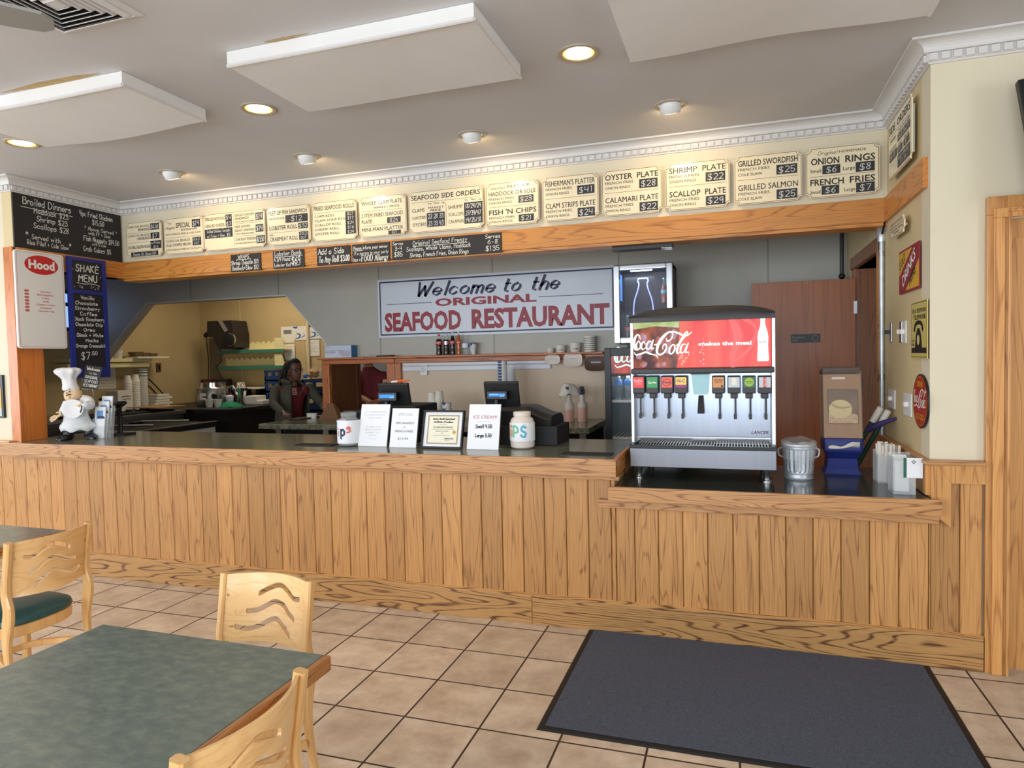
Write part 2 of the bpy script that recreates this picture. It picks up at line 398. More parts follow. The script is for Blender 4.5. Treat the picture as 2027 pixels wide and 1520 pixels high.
M['passwoodx'] = oak('oak_pass_frame_rail', (190, 112, 62), (112, 56, 28), 'x', 12, .8, 7, .8, .4, .3)
M['door'] = oak('birch_door_veneer', (152, 84, 36), (114, 60, 24), 'z', 5, .35, 4, .45, .38, .2)
M['beech'] = oak('beech_plywood', (232, 188, 128), (212, 158, 96), 'x', 9, 1.2, 5, .5, .28, .16, .4, .45)
M['beechz'] = oak('beech_solid', (226, 178, 114), (204, 148, 86), 'z', 9, 1.0, 4, .5, .3, .16, .4, .35)
M['vinyl'] = mat('dark_green_vinyl', (38, 82, 84), .38, noise=.1, nscale=40, bump=.08, bscale=300)
def laminate(name, c1, c2, c3):
    m, nt, b = newmat(name); N = nt.nodes.new; lk = nt.links.new
    tc = N('ShaderNodeTexCoord'); mp = N('ShaderNodeMapping'); mp.inputs['Rotation'].default_value = (0, 0, .5); mp.inputs['Scale'].default_value = (22, 38, 22); lk(tc.outputs['Object'], mp.inputs[0])
    n = N('ShaderNodeTexNoise'); n.inputs['Scale'].default_value = 1; n.inputs['Detail'].default_value = 7; n.inputs['Roughness'].default_value = .62; lk(mp.outputs[0], n.inputs['Vector'])
    r = N('ShaderNodeValToRGB'); r.color_ramp.elements[0].position = .33; r.color_ramp.elements[0].color = L_(c1); r.color_ramp.elements[1].position = .7; r.color_ramp.elements[1].color = L_(c3)
    e = r.color_ramp.elements.new(.5); e.color = L_(c2); lk(n.outputs[0], r.inputs[0]); lk(r.outputs[0], b.inputs['Base Color'])
    b.inputs['Roughness'].default_value = .26; b.inputs['Specular IOR Level'].default_value = .5
    return m
M['lam'] = laminate('green_slate_laminate', (98, 111, 105), (110, 121, 113), (128, 137, 123))
M['lamc'] = laminate('counter_slate_laminate', (78, 84, 74), (104, 108, 94), (136, 134, 116)); 
M['lamc'].node_tree.nodes['Principled BSDF'].inputs['Roughness'].default_value = .16
def tiles(name):
    m, nt, b = newmat(name); N = nt.nodes.new; lk = nt.links.new
    tc = N('ShaderNodeTexCoord'); mp = N('ShaderNodeMapping'); mp.inputs['Rotation'].default_value = (0, 0, -.0041); mp.inputs['Location'].default_value = (0, .0929, 0)
    lk(tc.outputs['Object'], mp.inputs[0])
    sc = N('ShaderNodeVectorMath'); sc.operation = 'SCALE'; sc.inputs['Scale'].default_value = 1/.35; lk(mp.outputs[0], sc.inputs[0])
    fl = N('ShaderNodeVectorMath'); fl.operation = 'FLOOR'; lk(sc.outputs[0], fl.inputs[0])
    fc = N('ShaderNodeVectorMath'); fc.operation = 'FRACTION'; lk(sc.outputs[0], fc.inputs[0])
    wn = N('ShaderNodeTexWhiteNoise'); wn.noise_dimensions = '3D'; lk(fl.outputs[0], wn.inputs[0])
    sx = N('ShaderNodeSeparateXYZ'); lk(fc.outputs[0], sx.inputs[0])
    ds = []
    for k in (0, 1):
        pp = N('ShaderNodeMath'); pp.operation = 'PINGPONG'; pp.inputs[1].default_value = .5; lk(sx.outputs[k], pp.inputs[0]); ds.append(pp)
    mn = N('ShaderNodeMath'); mn.operation = 'MINIMUM'; lk(ds[0].outputs[0], mn.inputs[0]); lk(ds[1].outputs[0], mn.inputs[1])
    gr = N('ShaderNodeMapRange'); gr.interpolation_type = 'SMOOTHSTEP'; gr.inputs[1].default_value = .009; gr.inputs[2].default_value = .017; lk(mn.outputs[0], gr.inputs[0])
    # mottled stone, offset per tile
    of = N('ShaderNodeVectorMath'); of.operation = 'MULTIPLY_ADD'; lk(wn.outputs['Color'], of.inputs[0]); of.inputs[1].default_value = (9, 9, 9); lk(tc.outputs['Object'], of.inputs[2])
    n = N('ShaderNodeTexNoise'); n.inputs['Scale'].default_value = 6; n.inputs['Detail'].default_value = 8; n.inputs['Roughness'].default_value = .66; lk(of.outputs[0], n.inputs['Vector'])
    r = N('ShaderNodeValToRGB'); r.color_ramp.elements[0].position = .3; r.color_ramp.elements[0].color = L_((184, 160, 138)); r.color_ramp.elements[1].position = .72; r.color_ramp.elements[1].color = L_((234, 216, 194))
    lk(n.outputs[0], r.inputs[0])
    tn = N('ShaderNodeMapRange'); tn.inputs[3].default_value = .9; tn.inputs[4].default_value = 1.08; lk(wn.outputs['Value'], tn.inputs[0])
    cs = N('ShaderNodeVectorMath'); cs.operation = 'SCALE'; lk(r.outputs[0], cs.inputs[0]); lk(tn.outputs[0], cs.inputs['Scale'])
    mx = N('ShaderNodeMix'); mx.data_type = 'RGBA'; mx.inputs[6].default_value = L_((62, 40, 28)); lk(gr.outputs[0], mx.inputs[0]); lk(cs.outputs[0], mx.inputs[7]); lk(mx.outputs[2], b.inputs['Base Color'])
    rr = N('ShaderNodeMapRange'); rr.inputs[3].default_value = .85; rr.inputs[4].default_value = .36; lk(gr.outputs[0], rr.inputs[0]); lk(rr.outputs[0], b.inputs['Roughness'])
    bp = N('ShaderNodeBump'); bp.inputs['Strength'].default_value = .35; bp.inputs['Distance'].default_value = .004
    ad = N('ShaderNodeMath'); ad.operation = 'MULTIPLY_ADD'; lk(n.outputs[0], ad.inputs[0]); ad.inputs[1].default_value = .25; lk(gr.outputs[0], ad.inputs[2])
    lk(ad.outputs[0], bp.inputs['Height']); lk(bp.outputs[0], b.inputs['Normal'])
    return m
M['tile'] = tiles('ceramic_floor_tile')
M['board'] = mat('menu_board_cream', (240, 226, 192), .26, spec=.6)
M['boardw'] = mat('standoff_white', (226, 222, 208), .5)
M['maroon'] = mat('maroon_line', (96, 26, 28), .5)
M['ink'] = mat('black_lettering', (24, 22, 22), .5)
M['chalkb'] = mat('chalkboard', (34, 31, 32), .6, noise=.1, nscale=5)
M['chalk'] = mat('chalk_marker_white', (236, 234, 226), .7)
M['price'] = mat('price_magnet', (44, 44, 48), .4)
M['white'] = mat('white_paper', (236, 238, 242), .5)
M['whitep'] = mat('white_plastic', (226, 226, 224), .35)
M['cup'] = mat('paper_cup_white', (228, 222, 210), .5)
M['red'] = mat('enamel_red', (200, 18, 24), .35)
M['darkred'] = mat('sign_crimson', (150, 26, 44), .4)
M['navy'] = mat('sign_navy', (22, 30, 70), .4)
M['blue'] = mat('royal_blue_paint', (30, 42, 128), .45)
M['signw'] = mat('sign_white', (214, 220, 232), .3)
M['black'] = mat('black_plastic', (20, 20, 22), .4)
M['blackm'] = mat('matt_black', (14, 14, 15), .65)
M['grey'] = mat('dark_grey_plastic', (52, 50, 52), .45, bump=.03, bscale=300)
M['steel'] = mat('brushed_steel', (138, 144, 156), .24, 1, noise=.05, nscale=3, stretch=(30, 30, 1))
M['steelr'] = mat('satin_steel', (176, 176, 174), .34, 1)
M['galv'] = mat('galvanised_steel', (206, 212, 218), .42, .7, noise=.16, nscale=14)
M['chrome'] = mat('chrome', (226, 226, 226), .12, 1)
M['alu'] = mat('aluminium_frame', (204, 206, 208), .3, .9)
M['rug'] = mat('charcoal_mat_pile', (86, 92, 108), .95, noise=.5, nscale=260, bump=.6, bscale=420)
M['rubber'] = mat('black_rubber', (18, 18, 20), .6)
M['napblue'] = mat('navy_plastic', (38, 52, 128), .36)
M['yellow'] = mat('tin_yellow', (222, 172, 36), .4)
M['gold'] = mat('gold_seal', (196, 164, 70), .4, .4)
M['cardb'] = mat('brown_cardboard', (176, 134, 86), .8, noise=.05)
M['cream'] = mat('cream_shelf_paint', (226, 214, 160), .5)
M['greenedge'] = mat('green_shelf_edge', (58, 122, 100), .5)
M['dark'] = mat('dark_void', (24, 20, 18), .9)
M['orange'] = mat('orange_plastic', (226, 96, 34), .4)
M['towel'] = mat('green_cloth', (28, 128, 92), .85, bump=.3, bscale=80)
M['cratb'] = mat('blue_crate_plastic', (30, 66, 118), .45)
def glass(name, rgb=(235, 245, 245), rough=.03, alpha=None, ior=1.45):
    m, nt, b = newmat(name); b.inputs['Base Color'].default_value = L_(rgb); b.inputs['Roughness'].default_value = rough
    if alpha is None: b.inputs['Transmission Weight'].default_value = 1; b.inputs['IOR'].default_value = ior
    else: b.inputs['Alpha'].default_value = alpha
    return m
M['clear'] = glass('clear_plastic', (232, 238, 242), .06, .28)
M['pane'] = glass('glass_pane', (160, 180, 190), .03, .06)
M['jar'] = glass('jar_glass', (226, 232, 232), .05, .22)
M['bottleclear'] = glass('pet_bottle', (190, 205, 210), .05, .2)
M['cola'] = mat('cola_liquid', (34, 16, 14), .12, spec=.7)
M['amber'] = mat('orange_soda', (190, 92, 30), .14, spec=.7)
M['pink'] = mat('pink_cleaner_liquid', (224, 178, 160), .3)
M['frost'] = mat('translucent_plastic', (222, 212, 202), .4)
def emis(name, rgb, s): return mat(name, rgb, .5, emit=rgb, estr=s)
M['bulb'] = emis('lamp_glow', (255, 226, 170), 16)
M['screen'] = emis('blue_screen', (40, 110, 235), 1.3)
M['neon'] = emis('neon_tube', (150, 160, 255), 1.5)
M['tube'] = emis('fridge_lamp', (215, 230, 255), 6)
M['litwhite'] = emis('backlit_white', (206, 240, 236), .62)
M['litred'] = emis('backlit_red', (226, 30, 30), .55)
M['winlit'] = emis('bright_window_pane', (150, 190, 255), 1.1)

# ------------------------------------------------------------------ the setting
XL, XR, YW, YS, YB, ZC = -2.842, 3.351, .035, 1.019, 2.63, 3.033
ZB0, ZB1 = 2.358, 2.506                      # oak header band
ZU, ZD = .995, .843                          # order counter / drink counter tops
def S(name, mats, mb, **k): return struct(mb.build(name, mats, org=(0, 0, 0), **k))
S('floor', M['tile'], MB().box(-7, 7, -7, 6, -.06, 0))
# ceiling with round cut-outs for the recessed lamps
CANS = [P(512, 215, 'z', ZC), P(1145, 105, 'z', ZC), P(43, 283, 'z', ZC)]
EYES = [P(340, 342, 'z', ZC), P(608, 310, 'z', ZC), P(934, 267, 'z', ZC), P(1327, 208, 'z', ZC)]
cu = bpy.data.curves.new('ceiling', 'CURVE'); cu.dimensions = '2D'; cu.fill_mode = 'BOTH'
def spl(pts):
    s = cu.splines.new('POLY'); s.points.add(len(pts)-1); s.use_cyclic_u = True
    for p, q in zip(s.points, pts): p.co = (q[0], q[1], 0, 1)
spl([(-7, -7), (7, -7), (7, 6), (-7, 6)])
for c in CANS+EYES: spl([(c.x+.078*math.cos(a*PI/16), c.y+.078*math.sin(a*PI/16)) for a in range(32)])
co = bpy.data.objects.new('c', cu); COL.objects.link(co)
me = bpy.data.meshes.new_from_object(co.evaluated_get(bpy.context.evaluated_depsgraph_get())); bpy.data.objects.remove(co)
co = bpy.data.objects.new('ceiling', me); COL.objects.link(co); co.location = (0, 0, ZC); me.materials.clear(); me.materials.append(M['ceil']); struct(co)
# room shell behind and beside the viewer
def pierced(mb, ax, c0, c1, a0, a1, z0, z1, wins):
    """wall slab between a0 and a1 with window openings (a, half width, z0, z1)"""
    B = (lambda p0, p1, q0, q1: mb.box(p0, p1, c0, c1, q0, q1)) if ax == 'x' else (lambda p0, p1, q0, q1: mb.box(c0, c1, p0, p1, q0, q1))
    x = a0
    for a, hw, w0, w1 in wins:
        B(x, a-hw, z0, z1); B(a-hw, a+hw, z0, w0); B(a-hw, a+hw, w1, z1); x = a+hw
    B(x, a1, z0, z1); return mb
S('wall_rear', M['wall'], pierced(MB(), 'x', -7, -6.9, -7, 7, 0, ZC, [(-3.6, 1.1, .8, 2.5), (-.6, 1.1, .8, 2.5), (2.4, 1.1, .8, 2.5)]))
S('wall_left', M['wall'], pierced(MB(), 'y', -7, -6.9, -6.9, YW, 0, ZC, [(-4.8, .95, .8, 2.5), (-2.4, .95, .8, 2.5)]))
S('wall_right', M['wall'], pierced(MB(), 'y', 6.9, 7, -6.9, 6, 0, ZC, [(-4.2, 1.1, .8, 2.5)]))
n_ = 1
for ax, c, a, hw in (('x', -6.95, -3.6, 1.1), ('x', -6.95, -.6, 1.1), ('x', -6.95, 2.4, 1.1), ('y', -6.95, -4.8, .95), ('y', -6.95, -2.4, .95), ('y', 6.95, -4.2, 1.1)):
    mb = MB()
    for u0, u1, w0, w1 in ((a-hw, a-hw+.06, .8, 2.5), (a+hw-.06, a+hw, .8, 2.5), (a-hw, a+hw, .8, .86), (a-hw, a+hw, 2.44, 2.5), (a-.025, a+.025, .86, 2.44)):
        mb.box(*((u0, u1, c-.04, c+.04) if ax == 'x' else (c-.04, c+.04, u0, u1)), w0, w1)
    S('window_%d' % n_, M['whitep'], mb); n_ += 1
# front walls either side of the serving opening
mb = MB(); mb.box(-6.9, XL-.1, YW, YW+.13, .98, ZC); S('wall_front_left', M['wall'], mb)
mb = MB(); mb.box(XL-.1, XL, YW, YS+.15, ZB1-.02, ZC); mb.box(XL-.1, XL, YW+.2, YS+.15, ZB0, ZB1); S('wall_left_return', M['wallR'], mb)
DX0, DX1, DZ = 3.66, 5.0, 2.17               # passage opening right of the counter
mb = MB(); mb.box(XR, DX0, YW+.006, YW+.16, 0, .96); mb.box(XR, DX0, YW, YW+.16, .96, ZC); mb.box(DX0, DX1, YW, YW+.16, DZ, ZC); mb.box(DX1, 6.9, YW, YW+.16, 0, ZC); S('wall_front_right', M['wall'], mb)
YD0, YD1, DZ2 = 1.22, 2.16, 2.2              # employees' door opening in the right return wall
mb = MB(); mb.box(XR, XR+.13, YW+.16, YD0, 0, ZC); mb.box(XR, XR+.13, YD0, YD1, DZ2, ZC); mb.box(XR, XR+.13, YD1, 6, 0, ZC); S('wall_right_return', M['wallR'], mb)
S('wall_soffit', M['wall'], MB().box(XL, XR, YS, YS+.16, ZB0, ZC))
# back partition with the chamfered kitchen opening
hL, hTL, hTR, hR = (-4.87, 1.80), (-4.295, 2.306), (-2.305, 2.306), (-1.817, 1.775)
poly = [(-5.3, 1.421), hTL, hTR, hR, (hR[0], 1.57), (-.95, 1.57), (-.95, 0), (XR, 0), (XR, ZC), (-5.3, ZC)]
S('wall_back', M['frp'], MB().prism(poly, Fr((0, YB, 0), (1, 0, 0), (0, 0, 1)), -.12, 0))
mb = MB()                                    # joint strips of the wall boards
for px, z0, z1 in ((377, 2.31, 3.0), (551, 2.31, 3.0), (750, 1.6, 3.0), (975, 1.6, 3.0), (1225, 1.6, 3.0), (1520, 0, 3.0)):
    x = P(px, 560, 'y', YB).x; mb.box(x-.006, x+.006, YB-.004, YB, z0, z1)
S('trim_1', mat('joint_strip', (150, 148, 140), .4), mb)
def _edge():
    mb = MB(); pl = [(-5.29, 1.43), hTL, hTR, hR, (hR[0], 1.57)]
    for (a, b), (c, d) in zip(pl, pl[1:]):
        k = math.hypot(c-a, d-b); u = Vector((c-a, 0, d-b))/k; n = Vector((-u.z, 0, u.x))*.018; p, q = Vector((a, YB-.006, b)), Vector((c, YB-.006, d)); e = Vector((0, .005, 0))
        mb.loft([[p, p+n, p+n+e, p+e], [q, q+n, q+n+e, q+e]], sm=False)
    return mb
S('trim_2', mat('opening_edge_trim', (206, 204, 196), .4), _edge())
S('wall_kitchen_left', M['kwall'], MB().box(-5.4, -5.3, YW+.13, 4.6, 0, ZC))
S('wall_kitchen_back', M['kwall'], MB().box(-5.4, XR, 4.55, 4.65, 0, ZC))
S('wall_kitchen_panel', mat('pale_grey_panel', (150, 156, 166), .5), MB().box(-2.8, -.2, 4.5, 4.548, 0, ZC))
mb = MB()
for x in (-4.55, -3.45): mb.box(x-.005, x+.005, 4.545, 4.55, 0, ZC)
mb.tube([(-3.36, 4.52, 1.2), (-3.36, 4.52, ZC)], .022, n=1)
S('trim_3', mat('kitchen_joint_strip', (214, 192, 146), .4), mb)
# bright window at the far left of the kitchen
WZ = P(127, 652, 'x', -5.3).z
mb = MB(); mb.box(-5.299, -5.28, 1.9, 2.9, WZ, 2.5)
wk = S('window_7', M['winlit'], mb)
mb = MB()
for z in (WZ, WZ+.3, 2.48): mb.box(-5.3, -5.26, 1.87, 2.93, z-.02, z+.025)
for y in (1.87, 2.9): mb.box(-5.3, -5.26, y, y+.03, WZ-.02, 2.5)
S('trim_4', M['black'], mb)
# crown moulding with dentils, mitred round the alcove
def path_off(d):
    return [(-6.9, YW-d), (XL+d, YW-d), (XL+d, YS-d), (XR-d, YS-d), (XR-d, YW-d), (6.9, YW-d)]
prof = [(.0, -.104), (.012, -.104), (.012, -.096), (.020, -.094), (.020, -.058), (.034, -.056), (.038, -.048)]
prof += [(.038+.052*(1-math.cos(t*PI/2)), -.048+.036*math.sin(t*PI/2)) for t in (.2, .4, .6, .8, 1)]
prof += [(.1, -.012), (.1, -.001), (0, -.001)]
rows = [[(x, y, ZC+z) for x, y in path_off(d)] for d, z in prof]
mb = MB()
for a, b in zip(rows, rows[1:]):
    for i in range(5): mb.face([a[i], a[i+1], b[i+1], b[i]])
q = path_off(.020)
for (x0, y0), (x1, y1) in zip(q, q[1:]):
    L = math.hypot(x1-x0, y1-y0); n = int(L/.05); ux, uy = (x1-x0)/L, (y1-y0)/L
    for k in range(n):
        t = (k+.5)*L/n; cx, cy = x0+ux*t, y0+uy*t
        if cx < -4 or cx > 4.4: continue
        nx, ny = (uy, -ux)
        mb.obox((cx+nx*.006, cy+ny*.006, ZC-.077), (abs(ux)*.034+abs(uy)*.013, abs(uy)*.034+abs(ux)*.013, .032))
S('trim_5', M['crown'], mb)
# oak header band
mb = MB(); mb.box(XL-.02, XR+.02, YS-.022, YS+.002, ZB0, ZB1, .003); mb.box(XL, XR, YS, YS+.17, ZB0-.02, ZB0)
rnd_attr(S('trim_6', M['band'], mb))
mb = MB(); mb.box(XL-.1, XL+.022, YW+.01, YS-.01, ZB0, ZB1, .003); rnd_attr(S('trim_7', M['bandy'], mb))
mb = MB(); mb.box(XR-.022, XR+.002, YW+.045, YS-.01, ZB0, ZB1, .003); rnd_attr(S('trim_8', M['bandy'], mb))
# switched-off strip light under the header
sl = thing('strip_light', 'short steel strip light fixed under the header above the mini cooler', 'light', (1.6, 1.12, 2.3))
MB().box(P(1213, 488, 'y', YS+.1).x, P(1332, 482, 'y', YS+.1).x, YS+.05, YS+.15, ZB0-.05, ZB0-.0205, .006).build('housing', M['grey'], sl)
MB().box(P(1310, 482, 'y', YS+.1).x, P(1332, 482, 'y', YS+.1).x, YS+.045, YS+.155, ZB0-.056, ZB0-.0502, .002).build('end_cap', M['alu'], sl)
# oak post at the left end
mb = MB(); mb.box(XL-.1, XL, YW-.012, YW+.2, ZU, ZB0+.15, .003); mb.box(XL-.03, XL+.006, YW-.018, YW-.008, ZU, ZB0+.15, .002)
rnd_attr(S('trim_9', M['post'], mb), lambda c: c.y < .02)
# wainscot: left of the counter, right of it, and along the right return
def planks(mb, x0, x1, z0, z1, y=.02):
    k = math.floor((x0-3.477)/.131); a = 3.477+k*.131
    while a < x1:
        p, q_ = max(a, x0), min(a+.131, x1)
        if q_-p > .004:
            e = .005
            mb.loft([[(p+.0014, y+.02, z0), (p+.0014, y+e, z0), (p+e, y, z0), (q_-e, y, z0), (q_-.0014, y+e, z0), (q_-.0014, y+.02, z0)],
                     [(p+.0014, y+.02, z1), (p+.0014, y+e, z1), (p+e, y, z1), (q_-e, y, z1), (q_-.0014, y+e, z1), (q_-.0014, y+.02, z1)]], sm=False)
        a += .131
pk = lambda c: math.floor((c.x-3.477)/.131+1e-6)
mb = MB(); planks(mb, -4.6, XL-.1, .175, .93); mb.box(-4.6, XL-.1, -.004, .02, .9, .985, .003); rnd_attr(S('trim_10', M['planks'], mb), pk)
mb = MB(); mb.box(-4.6, XL-.08, -.018, .04, .985, 1.005, .006); rnd_attr(S('trim_11', M['casing'], mb))
# right: cap, mitred rail and planks beside the drink counter
mb = MB(); mb.box(XR-.035, 3.575, -.022, .05, 1.003, 1.026, .008); mb.box(XR-.035, XR+.02, .03, YD0-.02, 1.003, 1.026, .008); rnd_attr(S('trim_12', M['edge'], mb))
mb = MB(); fr = Fr((0, .0, 0), (1, 0, 0), (0, 0, 1))
mb.prism([(XR-.002, 1.003), (XR-.002, .735), (XR+.055, .735-.0), (XR+.055, .925), (XR+.02, 1.003)][::1], fr, -.03, .004)
mb.prism([(XR+.02, 1.003), (XR+.085, .915), (3.575, .915), (3.575, 1.003)], fr, -.03, .006)
mb.prism([(XR+.022, 1.0), (XR+.022, .75), (XR+.082, .70), (XR+.082, .918)], fr, -.03, .008)
rnd_attr(S('trim_13', M['casing'], mb), lambda c: round(c.y*1000))
mb = MB(); mb.box(XR-.02, XR, .02, YD0-.03, .85, 1.003); rnd_attr(S('trim_14', M['casing'], mb))
# passage: oak casing, inner board, dark corridor
mb = MB()
def casing(mb, x0, x1, z1, w, y, yb):
    for a, b in ((x0-w, x0), (x1, x1+w)): mb.box(a, b, y, yb, 0, z1, .004)
    mb.box(x0-w, x1+w, y, yb, z1, z1+w, .004)
casing(mb, 3.662, DX1, 2.187, .085, .0, .03); casing(mb, 3.645, DX1, 2.17, .045, -.016, -.0005); casing(mb, 3.668, DX1, 2.193, .012, -.024, -.0165)
rnd_attr(S('door_1', M['casing'], mb), lambda c: (round(c.y*200), c.x > 3.7))
mb = MB(); mb.box(3.64, 3.775, .085, .11, 0, 2.19); mb.box(3.64, DX1, .08, .115, 2.085, 2.19); mb.box(3.735, 3.80, .1, .12, 0, 2.085)
rnd_attr(S('trim_15', M['casing'], mb), lambda c: (round(c.x*9), c.z > 2.08))
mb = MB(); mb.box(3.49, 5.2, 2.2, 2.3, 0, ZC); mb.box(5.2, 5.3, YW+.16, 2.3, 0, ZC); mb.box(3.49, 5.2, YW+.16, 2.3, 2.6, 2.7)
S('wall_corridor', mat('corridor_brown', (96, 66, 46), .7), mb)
# casing of the employees' door in the right return wall
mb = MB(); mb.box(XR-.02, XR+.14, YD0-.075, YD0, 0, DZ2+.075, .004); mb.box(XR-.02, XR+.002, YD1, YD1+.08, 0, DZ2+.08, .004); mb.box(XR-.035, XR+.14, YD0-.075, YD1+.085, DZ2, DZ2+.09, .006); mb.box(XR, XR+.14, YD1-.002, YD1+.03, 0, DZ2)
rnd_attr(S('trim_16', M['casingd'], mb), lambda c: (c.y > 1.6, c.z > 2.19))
mb = MB(); mb.box(XR-.03, XR-.018, YD0-.075, YD0-.02, 0.9, DZ2+.07); rnd_attr(S('trim_17', M['band'], mb))

# ------------------------------------------------------------------ serving counter
cnt = thing('service_counter', 'long oak plank counter front below the green counter tops', 'counter', (.3, .3, 0))
mb = MB(); planks(mb, -2.94, 1.8, .16, .93); planks(mb, 1.8, 3.352, .16, .80); planks(mb, 3.352, 3.573, .16, .93)
rnd_attr(mb.build('plank_front', M['planks'], cnt), pk)
mb = MB(); mb.box(-4.6, 1.3, -.001, .03, 0, .168, .003); mb.box(1.302, 3.573, -.001, .03, 0, .168, .003); mb.loft([[(-4.6, -.001, .168), (-4.6, .02, .168), (-4.6, .02, .178)], [(3.575, -.001, .168), (3.575, .02, .168), (3.575, .02, .178)]], sm=False)
rnd_attr(mb.build('baseboard', M['base'], cnt), lambda c: c.x > 1.2)
mb = MB(); mb.box(-2.9, 1.83, -.028, .02, .872, .895, .004); rnd_attr(mb.build('ledger_moulding', M['edge'], cnt))
mb = MB(); mb.box(1.71, XR+.03, -.018, .02, .715, .76, .003); rnd_attr(mb.build('ledger_moulding', M['edge'], cnt))
mb = MB(); mb.box(-2.9, 1.80, .04, .78, .05, .9); mb.box(1.80, 3.33, .04, .8, .05, .75); mb.build('carcass', M['cardb'], cnt)
# worktops
ct = thing('countertop', 'grey green laminate order counter top with broad oak front edge', 'counter top', (-.5, .4, .9))
mb = MB(); mb.box(-2.93, 1.80, -.052, .82, ZU-.04, ZU, .003); mb.build('worktop', M['lamc'], ct)
mb = MB(); mb.box(-2.95, 1.822, -.075, -.052, .897, ZU+.002, .006); rnd_attr(mb.build('oak_edge', M['edge'], ct))
mb = MB(); mb.box(1.80, 1.822, -.074, .82, .897, ZU+.002, .004); rnd_attr(mb.build('oak_edge', M['bandy'], ct))
dt = thing('countertop', 'lower dark drink counter top under the soda machine, oak front edge', 'counter top', (2.5, .4, .75))
mb = MB(); mb.box(1.80, 3.335, -.052, .87, ZD-.035, ZD, .003); mb.build('worktop', mat('drink_counter_laminate', (52, 58, 54), .14, noise=.12, nscale=18), dt)
mb = MB(); mb.box(1.775, XR+.03, -.075, -.052, .765, ZD+.002, .006); rnd_attr(mb.build('oak_edge', M['edge'], dt))
bc = thing('back_counter', 'grey green counter along the back wall under the pass window', 'counter', (-.4, 2.2, 0))
mb = MB(); mb.box(-2.05, 1.28, 1.79, 2.6, .915, .965, .004); mb.build('worktop', M['lamc'], bc)
mb = MB(); mb.box(-1.85, 1.25, 1.95, 2.58, .1, .915); mb.build('cabinet', M['dark'], bc)
for x in (-1.9, -1.35, 1.2): MB().box(x-.03, x+.03, 1.9, 1.94, 0, .915).build('support_leg', M['steelr'], bc)

# ------------------------------------------------------------------ ceiling: lamps, panels, grille, fan
def spot(name, loc, tgt, power, size, blend=.6, color=WARM, rad=.04):
    l = bpy.data.lights.new(name, 'SPOT'); l.energy = power; l.spot_size = size; l.spot_blend = blend; l.color = color; l.shadow_soft_size = rad
    o = bpy.data.objects.new(name, l); COL.objects.link(o); o.location = loc
    o.rotation_euler = (Vector(tgt)-Vector(loc)).to_track_quat('-Z', 'Y').to_euler(); return o
trimm = mat('lamp_trim_bronze', (196, 182, 158), .45, .2); refl = mat('lamp_reflector', (232, 190, 120), .25, .7)
LAB = ['round recessed ceiling lamp glowing white between the left and middle ceiling panels', 'large recessed ceiling lamp between the middle and right ceiling panels, bulb visible',
       'recessed ceiling lamp at the left edge, in front of the left ceiling panel']
for c, lb in zip(CANS, LAB):
    t = thing('recessed_lamp', lb, 'ceiling lamp', (c.x, c.y, ZC), 'recessed lamps in the ceiling')
    MB().lathe([(.076, .002), (.1, .002), (.1, -.006), (.088, -.009), (.076, -.004)], c, 32, cap=False).build('trim_ring', trimm, t)
    MB().lathe([(.077, 0), (.074, .05), (.06, .09), (.02, .1)], c, 32, cap=False).build('reflector', refl, t)
    MB().lathe([(.0, .003), (.045, .004), (.06, .014), (.058, .04), (.03, .085)], c, 24).build('bulb', M['bulb'], t)
    spot('lamp_light', (c.x, c.y, ZC-.02), (c.x, c.y+.05, 0), 24, 2.3, .9)
EL = ['eyeball ceiling lamp farthest left, aimed at the beefburger menu boards', 'eyeball ceiling lamp above the seafood rolls menu board',
      'eyeball ceiling lamp above the fish and chips menu board', 'eyeball ceiling lamp farthest right, aimed at the grilled fish menu boards']
for c, lb in zip(EYES, EL):
    t = thing('eyeball_lamp', lb, 'ceiling lamp', (c.x, c.y, ZC), 'eyeball lamps along the menu wall')
    MB().lathe([(.07, .002), (.096, .002), (.096, -.005), (.084, -.008), (.07, -.004)], c, 32, cap=False).build('trim_ring', trimm, t)
    R = Matrix.Rotation(math.radians(24), 3, 'X')
    mb = MB(); mb.lathe([(.02, .05), (.055, .035), (.066, 0), (.062, -.03), (.054, -.052), (.048, -.052), (.046, -.03)], (0, 0, 0), 28, cap=False)
    for v in mb.bm.verts: v.co = R @ v.co + c + Vector((0, -.004, .006))
    mb.build('eyeball', M['whitep'], t)
    mb = MB(); mb.lathe([(.0, -.056), (.046, -.053), (.046, -.036), (0, -.036)], (0, 0, 0), 24)
    for v in mb.bm.verts: v.co = R @ v.co + c + Vector((0, -.004, .006))
    mb.build('bulb', M['bulb'], t)
    pt = R @ Vector((0, 0, -.06)) + c
    spot('lamp_light', pt, (c.x+.05, YS-.02, 2.56), 11, 2.1, .8, (1, .74, .44))
    spot('lamp_spill', (c.x, c.y+.02, ZC-.09), (c.x, c.y+.3, ZC+.1), 1.0, 2.6, .9, (1, .72, .4), .01)
